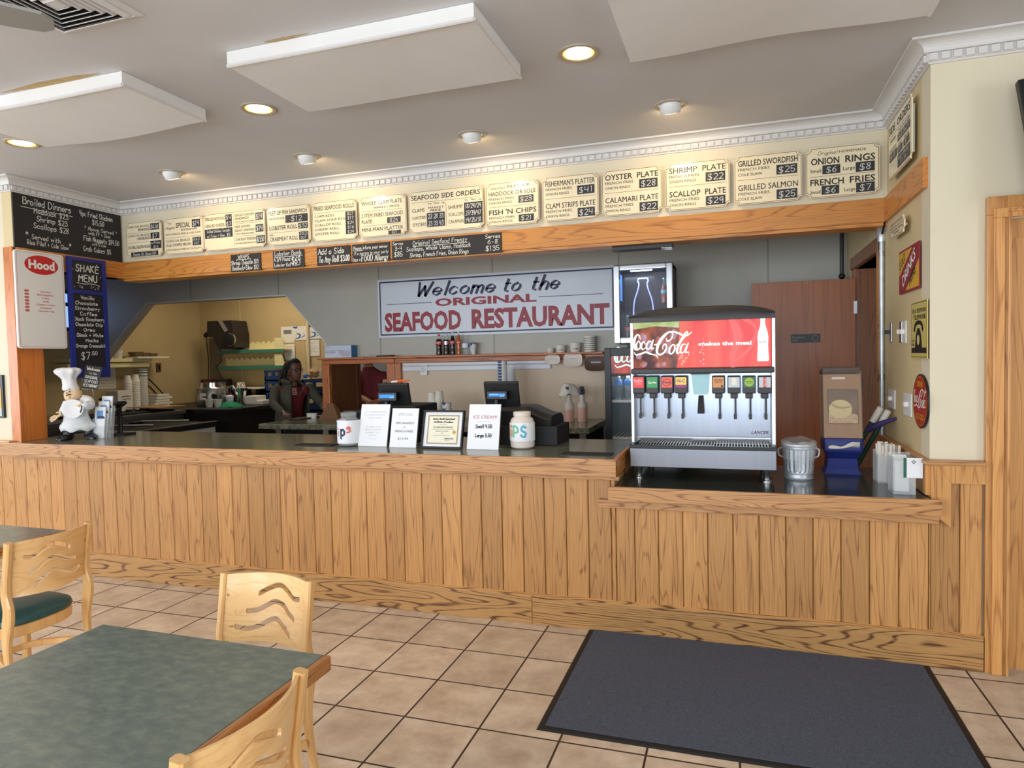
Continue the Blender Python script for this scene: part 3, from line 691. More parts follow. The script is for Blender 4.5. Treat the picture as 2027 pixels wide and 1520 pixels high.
def ceil_panel(x0, x1, y0, y1, lab, sag):
    t = thing('ceiling_panel', lab, 'ceiling panel', ((x0+x1)/2, (y0+y1)/2, ZC), 'flat panels hung under the ceiling')
    n = 12; mb = MB(); g = []
    for j in range(5):
        v = j/4; row = []
        for i in range(n+1):
            u = i/n
            z = 2.965 - sag[0]*math.sin(PI*u)**2*(1-v) - sag[1]*math.sin(PI*u)**2*v - .006*math.sin(5*u+2*v)*math.sin(PI*u)
            row.append(mb.bm.verts.new((x0+(x1-x0)*u, y0+(y1-y0)*v, z)))
        g.append(row)
    for a, b in zip(g, g[1:]):
        for i in range(n): f = mb.bm.faces.new((a[i], b[i], b[i+1], a[i+1])); f.smooth = True
    mb.build('face', M['panel'], t, clean=False)
    mb = MB()
    def skirt(pts):
        for p, q in zip(pts, pts[1:]):
            mb.face([p, q, Vector((q.x, q.y, ZC-.001)), Vector((p.x, p.y, ZC-.001))])
    zz = lambda u, v: 2.965 - (sag[0]*(1-v)+sag[1]*v)*math.sin(PI*u)**2 - .006*math.sin(5*u+2*v)*math.sin(PI*u)
    skirt([Vector((x0+(x1-x0)*i/n, y0, zz(i/n, 0))) for i in range(n+1)]); skirt([Vector((x1, y0+(y1-y0)*i/4, zz(1, i/4))) for i in range(5)])
    skirt([Vector((x1-(x1-x0)*i/n, y1, zz(1-i/n, 1))) for i in range(n+1)]); skirt([Vector((x0, y1-(y1-y0)*i/4, zz(0, 1-i/4))) for i in range(5)])
    mb.build('side_skirt', M['panel'], t, clean='keep')
    mb = MB(); mb.tube([(x0, y0, 2.966), (x0+(x1-x0)*.5, y0, 2.966-sag[0]), (x1, y0, 2.966)], .009, 6, 8); mb.tube([(x1, y0, 2.966), (x1, y1, 2.966)], .008, 6, 1); mb.build('edge_trim', M['crown'], t)
ceil_panel(-1.68, -.43, -1.108, -.55, 'white ceiling panel farthest left, its far edge sagging', (.005, .03))
ceil_panel(.195, 1.44, -1.09, -.455, 'white ceiling panel in the middle, between the two big round lamps', (.003, .006))
ceil_panel(1.985, 3.235, -1.06, -.435, 'white ceiling panel farthest right, cut by the top of the frame', (.005, -.012))
stain = mat('water_stain', (188, 158, 104), .8, noise=.2, nscale=30)
for par, pts in (('ceiling_panel', [(-1.25, -1.13), (-.95, -1.155), (-.7, -1.15), (-.55, -1.125), (-.7, -1.112), (-1.0, -1.112)]), ('ceiling_panel.001', [(.42, -1.11), (.52, -1.115), (.66, -1.108), (.56, -1.094), (.45, -1.094)])):
    MB().prism(pts, Fr((0, 0, ZC-.001), (1, 0, 0), (0, 1, 0)), -.0008, 0).build('water_stain', stain, bpy.data.objects[par])
# louvred air grille
gx1, gy1, gs = .12, -1.476, .45
t = thing('air_grille', 'square louvred ceiling air vent at the top left corner', 'vent', (gx1-gs/2, gy1-gs/2, ZC))
def sqring(mb, o, i, z0, z1):
    cx, cy = gx1-gs/2, gy1-gs/2
    for k in range(4):
        a = k*PI/2; c, s_ = round(math.cos(a)), round(math.sin(a)); r = lambda x, y, z: (cx+c*x-s_*y, cy+s_*x+c*y, ZC+z)
        mb.face([r(-o, -o, z0), r(o, -o, z0), r(i, -i, z1), r(-i, -i, z1)])
mb = MB(); sqring(mb, gs/2, gs/2-.03, -.001, -.012); sqring(mb, gs/2-.03, gs/2-.036, -.012, -.001); mb.build('frame', M['crown'], t)
MB().box(gx1-gs+.02, gx1-.02, gy1-gs+.02, gy1-.02, ZC-.003, ZC-.0015).build('duct_opening', M['dark'], t)
for k in range(6):
    o = gs/2-.034-k*.028; mb = MB(); sqring(mb, o, o-.022, -.004, -.026); sqring(mb, o-.022, o-.024, -.026, -.024); mb.build('louvre', M['crown'], t)
MB().box(gx1-gs/2-.025, gx1-gs/2+.025, gy1-gs/2-.025, gy1-gs/2+.025, ZC-.024, ZC-.01).build('centre_plate', M['crown'], t)
# ceiling fan, only one blade tip reaches into the frame
fx, fy = -.12, -2.58
t = thing('ceiling_fan', 'grey ceiling fan blade at the top left corner, below the vent', 'fan', (fx, fy, ZC))
gm = mat('fan_blade_grey', (150, 150, 146), .5)
MB().lathe([(.03, 0), (.07, -.01), (.03, -.05), (.018, -.06), (.018, -.22), (.09, -.24), (.12, -.28), (.1, -.36), (.04, -.4)], (fx, fy, ZC), 24).build('motor', gm, t)
for k in range(4):
    a = math.radians(50+90*k); u = Vector((math.cos(a), math.sin(a), 0)); v = Vector((-u.y, u.x, .12)).normalized()
    ol = [(.1, -.025), (.2, -.075), (.4, -.1), (.56, -.11), (.66, -.095), (.69, -.045), (.69, .045), (.66, .095), (.56, .11), (.4, .1), (.2, .075), (.1, .025)]
    mb = MB(); mb.prism(ol, Fr((fx, fy, ZC-.33), u, v), -.005, .005); mb.build('blade', gm, t)
# wall television at the right edge
t = thing('television', 'black wall television at the upper right edge of the photo', 'television', (4.1, -.12, 2.5))
R = Matrix.Rotation(math.radians(-8), 3, 'X') @ Matrix.Rotation(math.radians(-6), 3, 'Y')
MB().obox((4.178, -.14, 2.527), (1.0, .04, .56), R, .006).build('housing', M['black'], t)
MB().obox((4.178, -.165, 2.527), (.95, .004, .51), R).build('screen_panel', mat('tv_screen', (8, 8, 10), .7, spec=.1), t)
MB().box(4.2, 4.3, -.12, YW, 2.45, 2.58).build('wall_bracket', M['blackm'], t)
# framed poster at the far left
px1 = P(8, 780, 'y', YW-.01).x; z1 = P(4, 742, 'y', YW-.01).z; z0 = P(4, 827, 'y', YW-.01).z
t = thing('framed_poster', 'black framed yellow poster on the white wall at the left edge', 'poster', (px1-.2, YW, z0))
MB().box(px1-.42, px1, YW-.018, YW, z0, z1, .003).build('frame', M['black'], t)
MB().box(px1-.4, px1-.02, YW-.021, YW-.017, z0+.075, z1-.1).build('print', M['yellow'], t)
MB().box(px1-.4, px1-.02, YW-.021, YW-.017, z0+.015, z0+.075).build('caption_strip', mat('poster_pale', (190, 196, 200), .5), t)

# ------------------------------------------------------------------ menu boards on the soffit
def notch(w, h, r=.026, ins=0):
    p = []
    for cx, cy, a0 in ((ins, ins, 90), (w-ins, ins, 180), (w-ins, h-ins, 270), (ins, h-ins, 0)):
        for k in range(5):
            a = math.radians(a0-k*22.5); p.append((cx+r*math.cos(a), cy+r*math.sin(a)))
    # corners in order bl, br, tr, tl, each a concave quarter round
    return p
def board_base(t, fr, w, h, name='panel', batten=True):
    MB().prism(notch(w, h), fr, -.008, 0).build(name, M['board'], t)
    MB().outline(fr, notch(w, h, .028, .004), .0028, .0008).build('border_line', M['maroon'], t)
    if batten:
        mb = MB()
        for a in (.06, w-.1): mb.join(box_in(fr, a, a+.04, .04, h-.04, -.03, -.008))
        mb.build('mounting_batten', M['boardw'], t)
def box_in(fr, a0, a1, b0, b1, c0, c1):
    b2 = bmesh.new(); vs = {}
    for i, a in enumerate((a0, a1)):
        for j, b in enumerate((b0, b1)):
            for k, c in enumerate((c0, c1)): vs[i, j, k] = b2.verts.new(fr(a, b, c))
    for q in (((0,0,0),(0,1,0),(1,1,0),(1,0,0)), ((0,0,1),(1,0,1),(1,1,1),(0,1,1)), ((0,0,0),(1,0,0),(1,0,1),(0,0,1)), ((0,1,0),(0,1,1),(1,1,1),(1,1,0)), ((0,0,0),(0,0,1),(0,1,1),(0,1,0)), ((1,0,0),(1,1,0),(1,1,1),(1,0,1))):
        b2.faces.new([vs[k] for k in q])
    return b2
def fill_board(t, fr, w, h, items):
    ink = MB(); rule = MB(); nr = 0
    for it in items:
        k = it[0]
        if k == 't': typ(ink, fr, it[1], it[2]*w, it[3]*w, it[4]*h, it[5]*h, it[6] if len(it) > 6 else .008)
        elif k == 's': hand(ink, fr, it[1], it[2]*w, it[3]*w, it[4]*h, it[5]*h, it[5]*h*.09, .35)
        elif k == 'r': rule.rect(fr, it[1]*w, it[2]*w, it[3]*h-.001, it[3]*h+.001); nr = 1
        elif k == 'v': rule.rect(fr, it[1]*w-.001, it[1]*w+.001, it[2]*h, it[3]*h); nr = 1
        elif k == 'p':
            _, st, a0, a1, b0, b1 = it
            mb = MB(); mb.join(box_in(fr, a0*w, a1*w, b0*h, b1*h, .0005, .002)); pt = mb.build('price_tag', M['price'], t)
            ls = st.split('|'); mb = MB(); hh = (b1-b0)*h/len(ls); aw = (a1-a0)*w
            for i, l in enumerate(ls):
                n = len(l); tw = min(aw*.84, n*hh*.55)
                hand(mb, fr, l, a0*w+(aw-tw)/2, a0*w+(aw+tw)/2, b1*h-hh*(i+.82), hh*.62, hh*.06, .08, .0032)
            mb.build('chalk_price', M['chalk'], pt)
    ink.build('lettering', M['ink'], t)
    if nr: rule.build('ruled_line', M['maroon'], t)
Z0, Z1 = 2.535, 2.848; H = Z1-Z0
def plate(p1, c1, p2, c2, side='ONION RINGS'):
    o = []
    for (st, pr), b in (((p1, c1), .5), ((p2, c2), 0)):
        o += [('t', st, .06, .94, b+.285, .125, .012), ('t', 'FRENCH FRIES', .06, .53, b+.19, .06, 0), ('t', side, .06, .48 if side[0] == 'O' else .42, b+.085, .06, 0), ('p', pr, .63, .93, b+.05, b+.245)]
    return o + [('r', .05, .95, .505)]
BOARDS = [
 (-2.745, -2.338, 'menu board listing charcoal broiled beefburger and cheeseburger', [('t', 'CHARCOAL BROILED', .05, .66, .84, .065, 0), ('t', 'BEEFBURGER', .34, .67, .74, .075, .008), ('p', '$6.50', .69, .93, .74, .92), ('r', .05, .67, .69),
   ('t', 'CHARCOAL BROILED', .05, .66, .59, .065, 0), ('t', 'CHEESEBURGER', .3, .67, .49, .075, .008), ('p', '$7', .69, .93, .49, .66), ('r', .05, .67, .42), ('t', 'DOUBLE BEEFBURGER', .05, .67, .25, .085, .008), ('p', 'w/Fries|$16', .68, .97, .21, .43), ('r', .05, .93, .17), ('p', 'Cheese .50  Bacon 1.00', .12, .88, .03, .15)]),
 (-2.317, -1.88, 'menu board headed SPECIAL with the sold out chopped sirloin', [('s', 'The', .07, .2, .83, .07), ('s', 'Original', .05, .28, .7, .08), ('t', 'SPECIAL', .32, .67, .72, .14, .012), ('p', '$14', .72, .92, .7, .91), ('t', 'BEEFBURGER', .44, .84, .63, .055, 0), ('t', 'WITH FRENCH FRIES & COLE SLAW', .05, .93, .53, .05, 0), ('r', .05, .95, .46),
   ('t', 'CHARCOAL BROILED', .05, .66, .34, .065, 0), ('t', '1/2 LB. CHOPPED SIRLOIN', .05, .67, .22, .075, .008), ('p', 'SOLD|OUT', .72, .93, .2, .42), ('t', 'WITH FRENCH FRIES & COLE SLAW', .05, .93, .1, .05, 0)]),
 (-1.879, -1.246, 'wide two-column menu board with grilled hot dog and chicken tenders', [('t', 'GRILLED HOT DOG', .03, .36, .82, .085, .004), ('t', 'GRILLED CHEESE', .03, .35, .64, .085, .004), ('p', '$4|$3', .37, .47, .62, .94), ('p', 'Grilled Chicken Teriyaki|w/ Fries + Slaw  $15', .02, .475, .34, .59), ('v', .5, .08, .93),
   ('t', 'GRILLED CHICKEN', .52, .83, .86, .07, 0), ('t', 'SANDWICH', .52, .74, .77, .07, .006), ('t', 'WITH FRENCH FRIES', .52, .83, .69, .045, 0), ('p', '$14', .85, .97, .71, .91), ('r', .52, .95, .66), ('t', 'FRIED CHICKEN', .52, .76, .55, .07, 0), ('t', 'BREAST SANDWICH', .52, .84, .45, .07, 0), ('t', 'WITH FRENCH FRIES', .52, .82, .37, .045, 0), ('p', '$14', .85, .97, .4, .6), ('r', .52, .95, .33), ('t', 'CHICKEN TENDERS', .52, .85, .21, .075, 0), ('t', 'WITH FRENCH FRIES AND COLE SLAW', .52, .85, .12, .04, 0), ('p', '$13.50', .855, .985, .1, .3)]),
 (-1.23, -.81, 'menu board headed FILET OF FISH SANDWICH, lobster roll and crabmeat roll', [('t', 'FILET OF FISH SANDWICH', .05, .93, .79, .11, .008), ('t', 'HADDOCK', .05, .42, .67, .06, 0), ('p', '$12', .44, .95, .56, .76), ('t', 'LOBSTER ROLL', .06, .71, .4, .11, .01), ('p', '$32', .73, .95, .38, .53), ('r', .05, .95, .33), ('t', 'REAL', .06, .16, .255, .04, 0), ('t', 'CRABMEAT ROLL', .06, .72, .11, .11, .01), ('p', 'SOLD|OUT', .74, .95, .09, .3)]),
 (-.792, -.377, 'menu board headed FRIED SEAFOOD ROLLS with five rolls', [('t', 'FRIED SEAFOOD ROLLS', .05, .94, .79, .11, .01), ('r', .05, .95, .72)] + [('t', s, .06, .06+.05*len(s)+.0, .61-.113*i, .065, .002) for i, s in enumerate(('CLAM ROLL', 'CLAM STRIP ROLL', 'SCALLOP ROLL', 'SHRIMP ROLL', 'OYSTER ROLL'))] + [('p', '$27|$17|$24|$16|$24', .75, .97, .13, .7)]),
 (-.361, .055, 'menu board headed WHOLE CLAM PLATE with mini-man platter', [('t', 'WHOLE CLAM PLATE', .06, .92, .79, .1, .008), ('t', 'MARKET PRICE', .33, .86, .69, .055, .02), ('r', .05, .92, .64), ('t', '2 ITEM FRIED SEAFOOD', .06, .93, .49, .1, 0), ('t', 'PLATE', .06, .28, .34, .095, .004), ('p', '$26', .6, .88, .31, .45), ('r', .05, .95, .28), ('t', 'MINI-MAN PLATTER', .06, .93, .14, .1, .008), ('p', '$27', .62, .88, .03, .12)]),
 (.075, .689, 'wide menu board headed SEAFOOD SIDE ORDERS with clams and scallops', [('t', 'SEAFOOD SIDE ORDERS', .04, .96, .79, .12, .012), ('r', .04, .96, .73), ('t', 'Sm   Med   Lg', .27, .49, .66, .045, .01), ('t', 'Sm   Med   Lg', .76, .97, .66, .045, .01), ('t', 'CLAMS', .05, .22, .5, .09, 0), ('t', 'MARKET', .27, .48, .555, .05, .02), ('t', 'PRICE', .3, .44, .49, .05, .02), ('t', 'CLAM STRIPS', .05, .24, .33, .075, 0), ('t', 'OYSTERS', .05, .24, .16, .085, 0), ('p', '22 28 33|23 33 43', .25, .49, .12, .46), ('v', .51, .1, .68), ('t', 'SHRIMP', .54, .73, .5, .09, 0), ('t', 'SCALLOPS', .54, .74, .33, .085, 0), ('t', 'CALAMARI', .54, .74, .16, .085, 0), ('p', '18/24/29|27/39/47|19/25/31', .75, .985, .12, .62)]),
 (.708, 1.116, 'menu board with filet of haddock or sole and fish n chips', [('t', 'FRESH DAILY', .1, .38, .85, .045, 0), ('t', 'FILET  OF', .42, .83, .86, .07, .004), ('t', 'HADDOCK OR SOLE', .06, .94, .7, .1, .004), ('t', 'FRENCH FRIES', .06, .54, .6, .055, 0), ('t', 'ONION RINGS', .06, .5, .51, .055, 0), ('p', '$23', .62, .9, .49, .66), ('r', .05, .95, .44), ('t', "FISH 'N CHIPS", .06, .95, .26, .12, .012), ('t', 'FRENCH FRIES', .06, .54, .165, .055, 0), ('t', 'ONION RINGS', .06, .5, .075, .055, 0), ('p', '$21', .62, .9, .06, .22)]),
 (1.142, 1.549, "menu board with the fisherman's platter and clam strips plate", plate("FISHERMAN'S PLATTER", '$41', 'CLAM STRIPS PLATE', '$24')),
 (1.572, 1.984, 'menu board with the oyster plate and calamari plate', plate('OYSTER  PLATE', '$28', 'CALAMARI PLATE', '$22')),
 (2.008, 2.422, 'menu board with the shrimp plate and scallop plate', plate('SHRIMP  PLATE', '$22', 'SCALLOP  PLATE', '$29')),
 (2.449, 2.86, 'menu board with grilled swordfish and grilled salmon', plate('GRILLED SWORDFISH', '$25', 'GRILLED SALMON', '$25', 'COLE SLAW')),
 (2.883, 3.302, 'menu board with onion rings and french fries in small and large', [('s', 'Original', .16, .43, .85, .075), ('t', 'HOMEMADE', .46, .82, .86, .055, 0), ('t', 'ONION', .07, .46, .665, .135, .02), ('t', 'RINGS', .54, .94, .665, .135, .02), ('t', 'Small', .06, .21, .51, .07, .004), ('p', '$6', .228, .472, .465, .64), ('t', 'Large', .51, .67, .51, .07, .004), ('p', '$8', .68, .933, .45, .64), ('r', .05, .93, .425), ('t', 'FRENCH', .06, .52, .25, .13, .016), ('t', 'FRIES', .6, .94, .25, .13, .016), ('t', 'Small', .06, .2, .09, .07, .004), ('p', '$6', .215, .457, .06, .235), ('t', 'Large', .525, .675, .09, .07, .004), ('p', '$7', .685, .933, .045, .235)]),
]
for x0, x1, lab, items in BOARDS:
    fr = Fr((x0, YS-.04, Z0), (1, 0, 0), (0, 0, 1)); w = x1-x0
    t = thing('menu_board', lab, 'menu board', ((x0+x1)/2, YS-.04, Z0), 'cream menu boards along the soffit')
    board_base(t, fr, w, H); fill_board(t, fr, w, H, items)
# chalk strips on the oak band
def chalk_sign(name, fr, w, h, lab, cat, lines, group=None, thick=.008, board=None, under=()):
    t = thing(name, lab, cat, fr(w/2, 0, -thick), group)
    mb = MB(); mb.join(box_in(fr, 0, w, 0, h, -thick, 0)); o = mb.build('panel', board or M['chalkb'], t)
    mb = MB()
    for st, a0, a1, b, hh in lines: hand(mb, fr, st, a0*w, a1*w, b*h, hh*h, min(.012, hh*h*.11), .05)
    for a0, a1, b in under: mb.ribbon([(a0*w, b*h), ((a0+a1)/2*w, b*h-.002), (a1*w, b*h)], .004, fr)
    mb.build('chalk_lettering', M['chalk'], t); return t
yb = YS-.03; zb = 2.345; hb = .145
for x0, x1, lab, lines, un in (
  (-1.617, -1.312, 'small chalkboard headed WRAPS on the oak band', [('WRAPS', .25, .62, .74, .22), ('Shrimp Chipotle $13', .02, .92, .4, .24), ('Haddock+Slaw $12', .04, .92, .08, .24)], [(.2, .68, .69)]),
  (-1.188, -.887, 'chalkboard for the lobster bomb on the oak band', [('Lobster Bomb', .06, .92, .72, .24), ('A 3/4 Pound', .03, .56, .4, .24), ('Lobster Roll', .04, .58, .1, .2), ('$69', .6, .88, .2, .4)], [(.06, .95, .66), (.62, .86, .14)]),
  (-.764, -.453, 'chalkboard reading Add a Side on the oak band', [('Add a Side', .04, .82, .6, .3), ('To Any Roll $3.00', .06, .97, .15, .34)], []),
  (-.436, -.103, 'chalkboard asking about food allergy on the oak band', [('Please inform your server', .03, .95, .7, .18), ('if a person in your party', .05, .97, .42, .16), ('has a', .03, .22, .08, .18), ('FOOD Allergy', .25, .96, .06, .32)], [(.03, .28, .66)]),
  (-.083, .821, 'long chalkboard for the seafood frenzy on the oak band', [('Serves', .01, .11, .78, .17), ('3-4', .03, .1, .5, .2), ('$85', .02, .1, .16, .25), ('Original Seafood Frenzy', .2, .7, .7, .22), ('Scallops, Whole Clams, Haddock', .14, .73, .4, .22), ('Shrimp, French Fries, Onion Rings', .17, .71, .08, .22), ('Serves', .86, .99, .74, .2), ('6-8', .88, .97, .46, .2), ('$135', .86, .98, .12, .24)], [(.2, .7, .64)])):
    fr = Fr((x0, yb, zb), (1, 0, 0), (0, 0, 1))
    chalk_sign('chalkboard_strip', fr, x1-x0, hb, lab, 'chalkboard', lines, 'chalkboards on the oak header band', under=un)
# big chalkboard on the left return
fr = Fr((XL+.012, YW+.004, 2.507), (0, 1, 0), (0, 0, 1))
chalk_sign('chalkboard', fr, YS-.02-YW, .42, 'large chalkboard headed Broiled Dinners on the left return wall', 'chalkboard',
  [('Broiled Dinners', .08, .5, .83, .125), ('Haddock $23', .17, .47, .69, .1), ('Shrimp $23', .19, .46, .55, .1), ('Scallops $28', .16, .47, .41, .1), ('*', .08, .12, .22, .1), ('Served with', .14, .39, .2, .085), ('Rice Pilaf + Cole Slaw', .1, .46, .085, .085), ('*', .46, .49, .12, .1),
   ('4pc Fried Chicken', .58, .91, .83, .105), ('$15.50', .7, .82, .69, .1), ('* Above Served *', .62, .95, .56, .075), ('with FF + Slaw', .66, .88, .47, .07), ('Fish Nuggets $14.50', .61, .97, .34, .1), ('with a side', .69, .83, .265, .055), ('Crab Cakes $5', .6, .88, .13, .095)], under=[(.06, .51, .77)])
# ice cream sign on the post
fr = Fr((XL+.042, .010, 1.722), (0, 1, 0), (0, 0, 1)); w, h = .398, .766
t = thing('flavour_sign', 'tall white sign with red oval and ice cream flavours on the oak post', 'sign', fr(w/2, 0, -.01))
def rrect(x0, y0, x1, y1, r, n=5):
    p = []
    for cx, cy, a0 in ((x0+r, y0+r, 180), (x1-r, y0+r, 270), (x1-r, y1-r, 0), (x0+r, y1-r, 90)):
        for k in range(n+1): a = math.radians(a0+90*k/n); p.append((cx+r*math.cos(a), cy+r*math.sin(a)))
    return p
MB().prism(rrect(0, 0, w, h, .025), fr, -.02, 0).build('panel', mat('flavour_sign_white', (232, 230, 226), .3), t)
MB().outline(fr, rrect(.012, .012, w-.012, h-.012, .02), .002).build('border_line', M['red'], t)
mb = MB(); mb.prism([(w*.53+w*.345*math.cos(a*PI/20), h*.865+h*.098*math.sin(a*PI/20)) for a in range(40)], fr, .0005, .0015); ov = mb.build('oval_emblem', M['red'], t)
mb = MB(); typ(mb, fr, 'Hood', w*.26, w*.8, h*.825, h*.088, .045, 0, .0025); mb.build('lettering', M['chalk'], ov)
mb = MB()
for i, s in enumerate(('Chocolate', 'Black Raspberry', 'Coffee', 'Vanilla', "Cookies 'n Cream", 'Strawberry', 'Chocolate Chip')):
    b = h*(.582-.0335*i); typ(mb, fr, s, w*.58, 1.1, b, .014, .006, anchor='c')
    mb.outline(fr, [(w*.2+.019*math.cos(a*PI/8), b+.006+.0095*math.sin(a*PI/8)) for a in range(16)], .004); mb.rect(fr, w*.2-.011, w*.2+.011, b+.003, b+.009)
mb.build('flavour_list', M['red'], t)
# shake menu
fr = Fr((XL+.05, .437, 1.475), (0, 1, 0), (0, 0, 1)); w, h = .353, 1.015
t = thing('shake_menu', 'tall blue framed chalkboard headed SHAKE MENU hanging from the band', 'chalkboard', fr(w/2, 0, -.02))
mb = MB(); mb.join(box_in(fr, 0, w, 0, h, -.02, -.004)); 
for a0, a1, b0, b1 in ((0, .036, 0, h), (w-.036, w, 0, h), (.036, w-.036, 0, .09), (.036, w-.036, h-.03, h), (.036, w-.036, h*.7, h*.73)): mb.join(box_in(fr, a0, a1, b0, b1, -.004, .006))
mb.build('frame', M['blue'], t)
mb = MB(); mb.join(box_in(fr, .036, w-.036, .09, h*.7, -.004, -.002)); mb.build('slate', M['chalkb'], t)
mb = MB(); mb.join(box_in(fr, .036, w-.036, h*.73, h-.03, -.004, -.002)); mb.build('slate', M['chalkb'], t)
mb = MB(); hand(mb, fr, 'SHAKE', .2*w, .82*w, h*.885, h*.055, .008, .05, .0); hand(mb, fr, 'MENU', .27*w, .76*w, h*.805, h*.055, .008, .05, .0); mb.ribbon([(.22*w, h*.79), (.4*w, h*.783), (.6*w, h*.79), (.8*w, h*.78)], .004, fr, 0)
rr = random.Random(3)
for k in range(46):
    a, b = rr.uniform(.13, .87), rr.uniform(.742, .955)
    if .17 < a < .85 and .79 < b < .95: continue
    mb.prism([(a*w+.004*math.cos(q*PI/4)*(.6+rr.random()*.6), b*h+.004*math.sin(q*PI/4)) for q in range(8)], fr, -.002, -.0008)
for i, (s, a0, a1) in enumerate((('Vanilla', .3, .66), ('Chocolate', .15, .75), ('Strawberry', .14, .8), ('Coffee', .26, .72), ('Black Raspberry', .1, .93), ('Chocolate Chip', .13, .86), ('Oreo', .34, .64), ('Black + White', .16, .86), ('Mocha', .38, .72), ('Orange Creamsicle', .12, .93))):
    hand(mb, fr, s, a0*w, a1*w, h*(.655-.0445*i), h*.028, .0046, .05, -.0008)
hand(mb, fr, '$7', .24*w, .48*w, h*.155, h*.06, .006, .05, -.0008); hand(mb, fr, '.50', .5*w, .68*w, h*.19, h*.03, .005, .05, -.0008)
mb.build('chalk_lettering', M['chalk'], t)

# ------------------------------------------------------------------ signs on the right return wall (seen along the wall)
def FRr(yleft, z, off=.012): return Fr((XR-off, yleft, z), (0, -1, 0), (0, 0, 1))
fr = FRr(.776, 2.549, .04); w, h = .549, .327
t = thing('menu_board', 'menu board headed SIDE ORDERS on the right return wall', 'menu board', fr(w/2, 0, 0), 'cream menu boards along the soffit')
board_base(t, fr, w, h); fill_board(t, fr, w, h, [('t', 'SIDE  ORDERS', .05, .95, .78, .13, .012), ('r', .05, .95, .73), ('t', 'CHOWDER', .1, .35, .62, .06, .004), ('t', 'COLE SLAW', .08, .38, .46, .06, 0), ('p', '$6 $8', .08, .4, .3, .44), ('t', 'CLAM CHOWDER', .45, .95, .64, .06, .004), ('p', 'Cup 6  Bowl 9', .45, .95, .5, .62), ('t', 'COLE SLAW', .45, .62, .42, .05, 0), ('p', '$3', .45, .64, .3, .41), ('t', 'TARTAR', .7, .92, .42, .05, 0), ('p', '$1', .7, .93, .3, .41), ('p', 'Soup of the day|$7  $9', .45, .95, .06, .27)])
fr = FRr(.738, 2.201, .04); w, h = .35, .092
t = thing('notice_board', 'small cream notice with four lines of print on the right return wall', 'sign', fr(w/2, 0, 0))
board_base(t, fr, w, h*1.0, batten=True)
mb = MB()
for i, s in enumerate(('CONSUMING RAW OR UNDERCOOKED MEATS', 'POULTRY SEAFOOD OR EGGS MAY', 'INCREASE YOUR RISK OF FOODBORNE', 'ILLNESS')): typ(mb, fr, s, .03 if i != 3 else .11, w-.03 if i != 3 else w-.11, .07-.017*i, .011, .004)
mb.build('lettering', M['ink'], t)
fr = FRr(.636, 1.877, .012); w, h = .452, .24
t = thing('tin_sign', 'red and yellow tin sign reading Cold Drinks Here', 'sign', fr(w/2, 0, 0), 'old advertising signs on the right wall')
mb = MB(); mb.join(box_in(fr, 0, w, 0, h, -.004, 0)); mb.build('plate', M['darkred'], t)
mb = MB(); mb.prism([(.012, .1), (.012, h-.012), (.3, h-.012)], fr, .0004, .001); mb.prism([(.16, .012), (w-.012, .012), (w-.012, .15)], fr, .0004, .001); mb.build('yellow_field', M['yellow'], t)
dg = math.atan2(.14, .29); fd = Fr(fr(.1, .035, 0), fr.u*math.cos(dg)+fr.v*math.sin(dg), fr.v*math.cos(dg)-fr.u*math.sin(dg))
mb = MB(); typ(mb, fd, 'DRINKS', .0, .31, 0, .06, .02, .1, .0016); mb.build('white_lettering', M['chalk'], t)
mb = MB(); f2 = Fr(fr(.03, .125, 0), fd.u, fd.v); typ(mb, f2, 'COLD', 0, .14, 0, .05, .01, .1, .0016); f2 = Fr(fr(.25, .025, 0), fd.u, fd.v); typ(mb, f2, 'HERE', 0, .15, 0, .05, .01, .1, .0016); mb.build('lettering', M['ink'], t)
fr = FRr(.349, 1.518, .012); w, h = .312, .293
t = thing('tin_sign', 'yellow tin sign with a black telephone drawing', 'sign', fr(w/2, 0, 0), 'old advertising signs on the right wall')
mb = MB(); mb.join(box_in(fr, 0, w, 0, h, -.004, 0)); mb.build('plate', mat('tin_pale_yellow', (206, 190, 110), .45), t)
mb = MB(); typ(mb, fr, 'USE A TELEPHONE', .02, .29, .235, .022, .006); typ(mb, fr, 'TELEPHONE', .05, .29, .2, .025, .01); mb.outline(fr, [(.006, .006), (w-.006, .006), (w-.006, h-.006), (.006, h-.006)], .003)
mb.ribbon([(.07, .15), (.09, .175), (.15, .185), (.21, .175), (.23, .15)], [.03, .022, .02, .022, .03], fr); mb.prism([(.08, .055), (.22, .055), (.2, .12), (.17, .155), (.13, .155), (.1, .12)], fr, .0005, .0014)
mb.rect(fr, .012, w-.012, .028, .055); typ(mb, fr, 'CALL', .015, .07, .085, .014, .004); typ(mb, fr, 'HERE', .015, .07, .065, .014, .004)
mb.build('lettering', M['ink'], t)
mb = MB(); mb.prism([(.15+.024*math.cos(a*PI/8), .095+.026*math.sin(a*PI/8)) for a in range(16)], fr, .0015, .0022); mb.build('dial', mat('tin_dial', (214, 200, 130), .45), t)
fr = FRr(.314, 1.163, .012); w, h = .297, .276
t = thing('tin_sign', 'oval red tin sign with white script on the right wall', 'sign', fr(w/2, 0, 0), 'old advertising signs on the right wall')
el = lambda k: [(w/2+w/2*k*math.cos(a*PI/24), h/2+h/2*k*math.sin(a*PI/24)) for a in range(48)]
MB().prism(el(1), fr, -.006, 0).build('plate', M['black'], t)
MB().prism(el(.95), fr, .0003, .0008).build('red_field', mat('tin_red', (168, 28, 22), .4), t)
mb = MB(); mb.outline(fr, el(.91), .002, .0012); typ(mb, fr, 'DRINK', .09, .21, .21, .032, .01, 0, .0014); typ(mb, fr, 'ICE COLD', .075, .225, .045, .03, .01, 0, .0014); mb.build('yellow_lettering', M['yellow'], t)
mb = MB(); logo(mb, fr, .03, .085, .24); mb.build('script_lettering', M['chalk'], t)
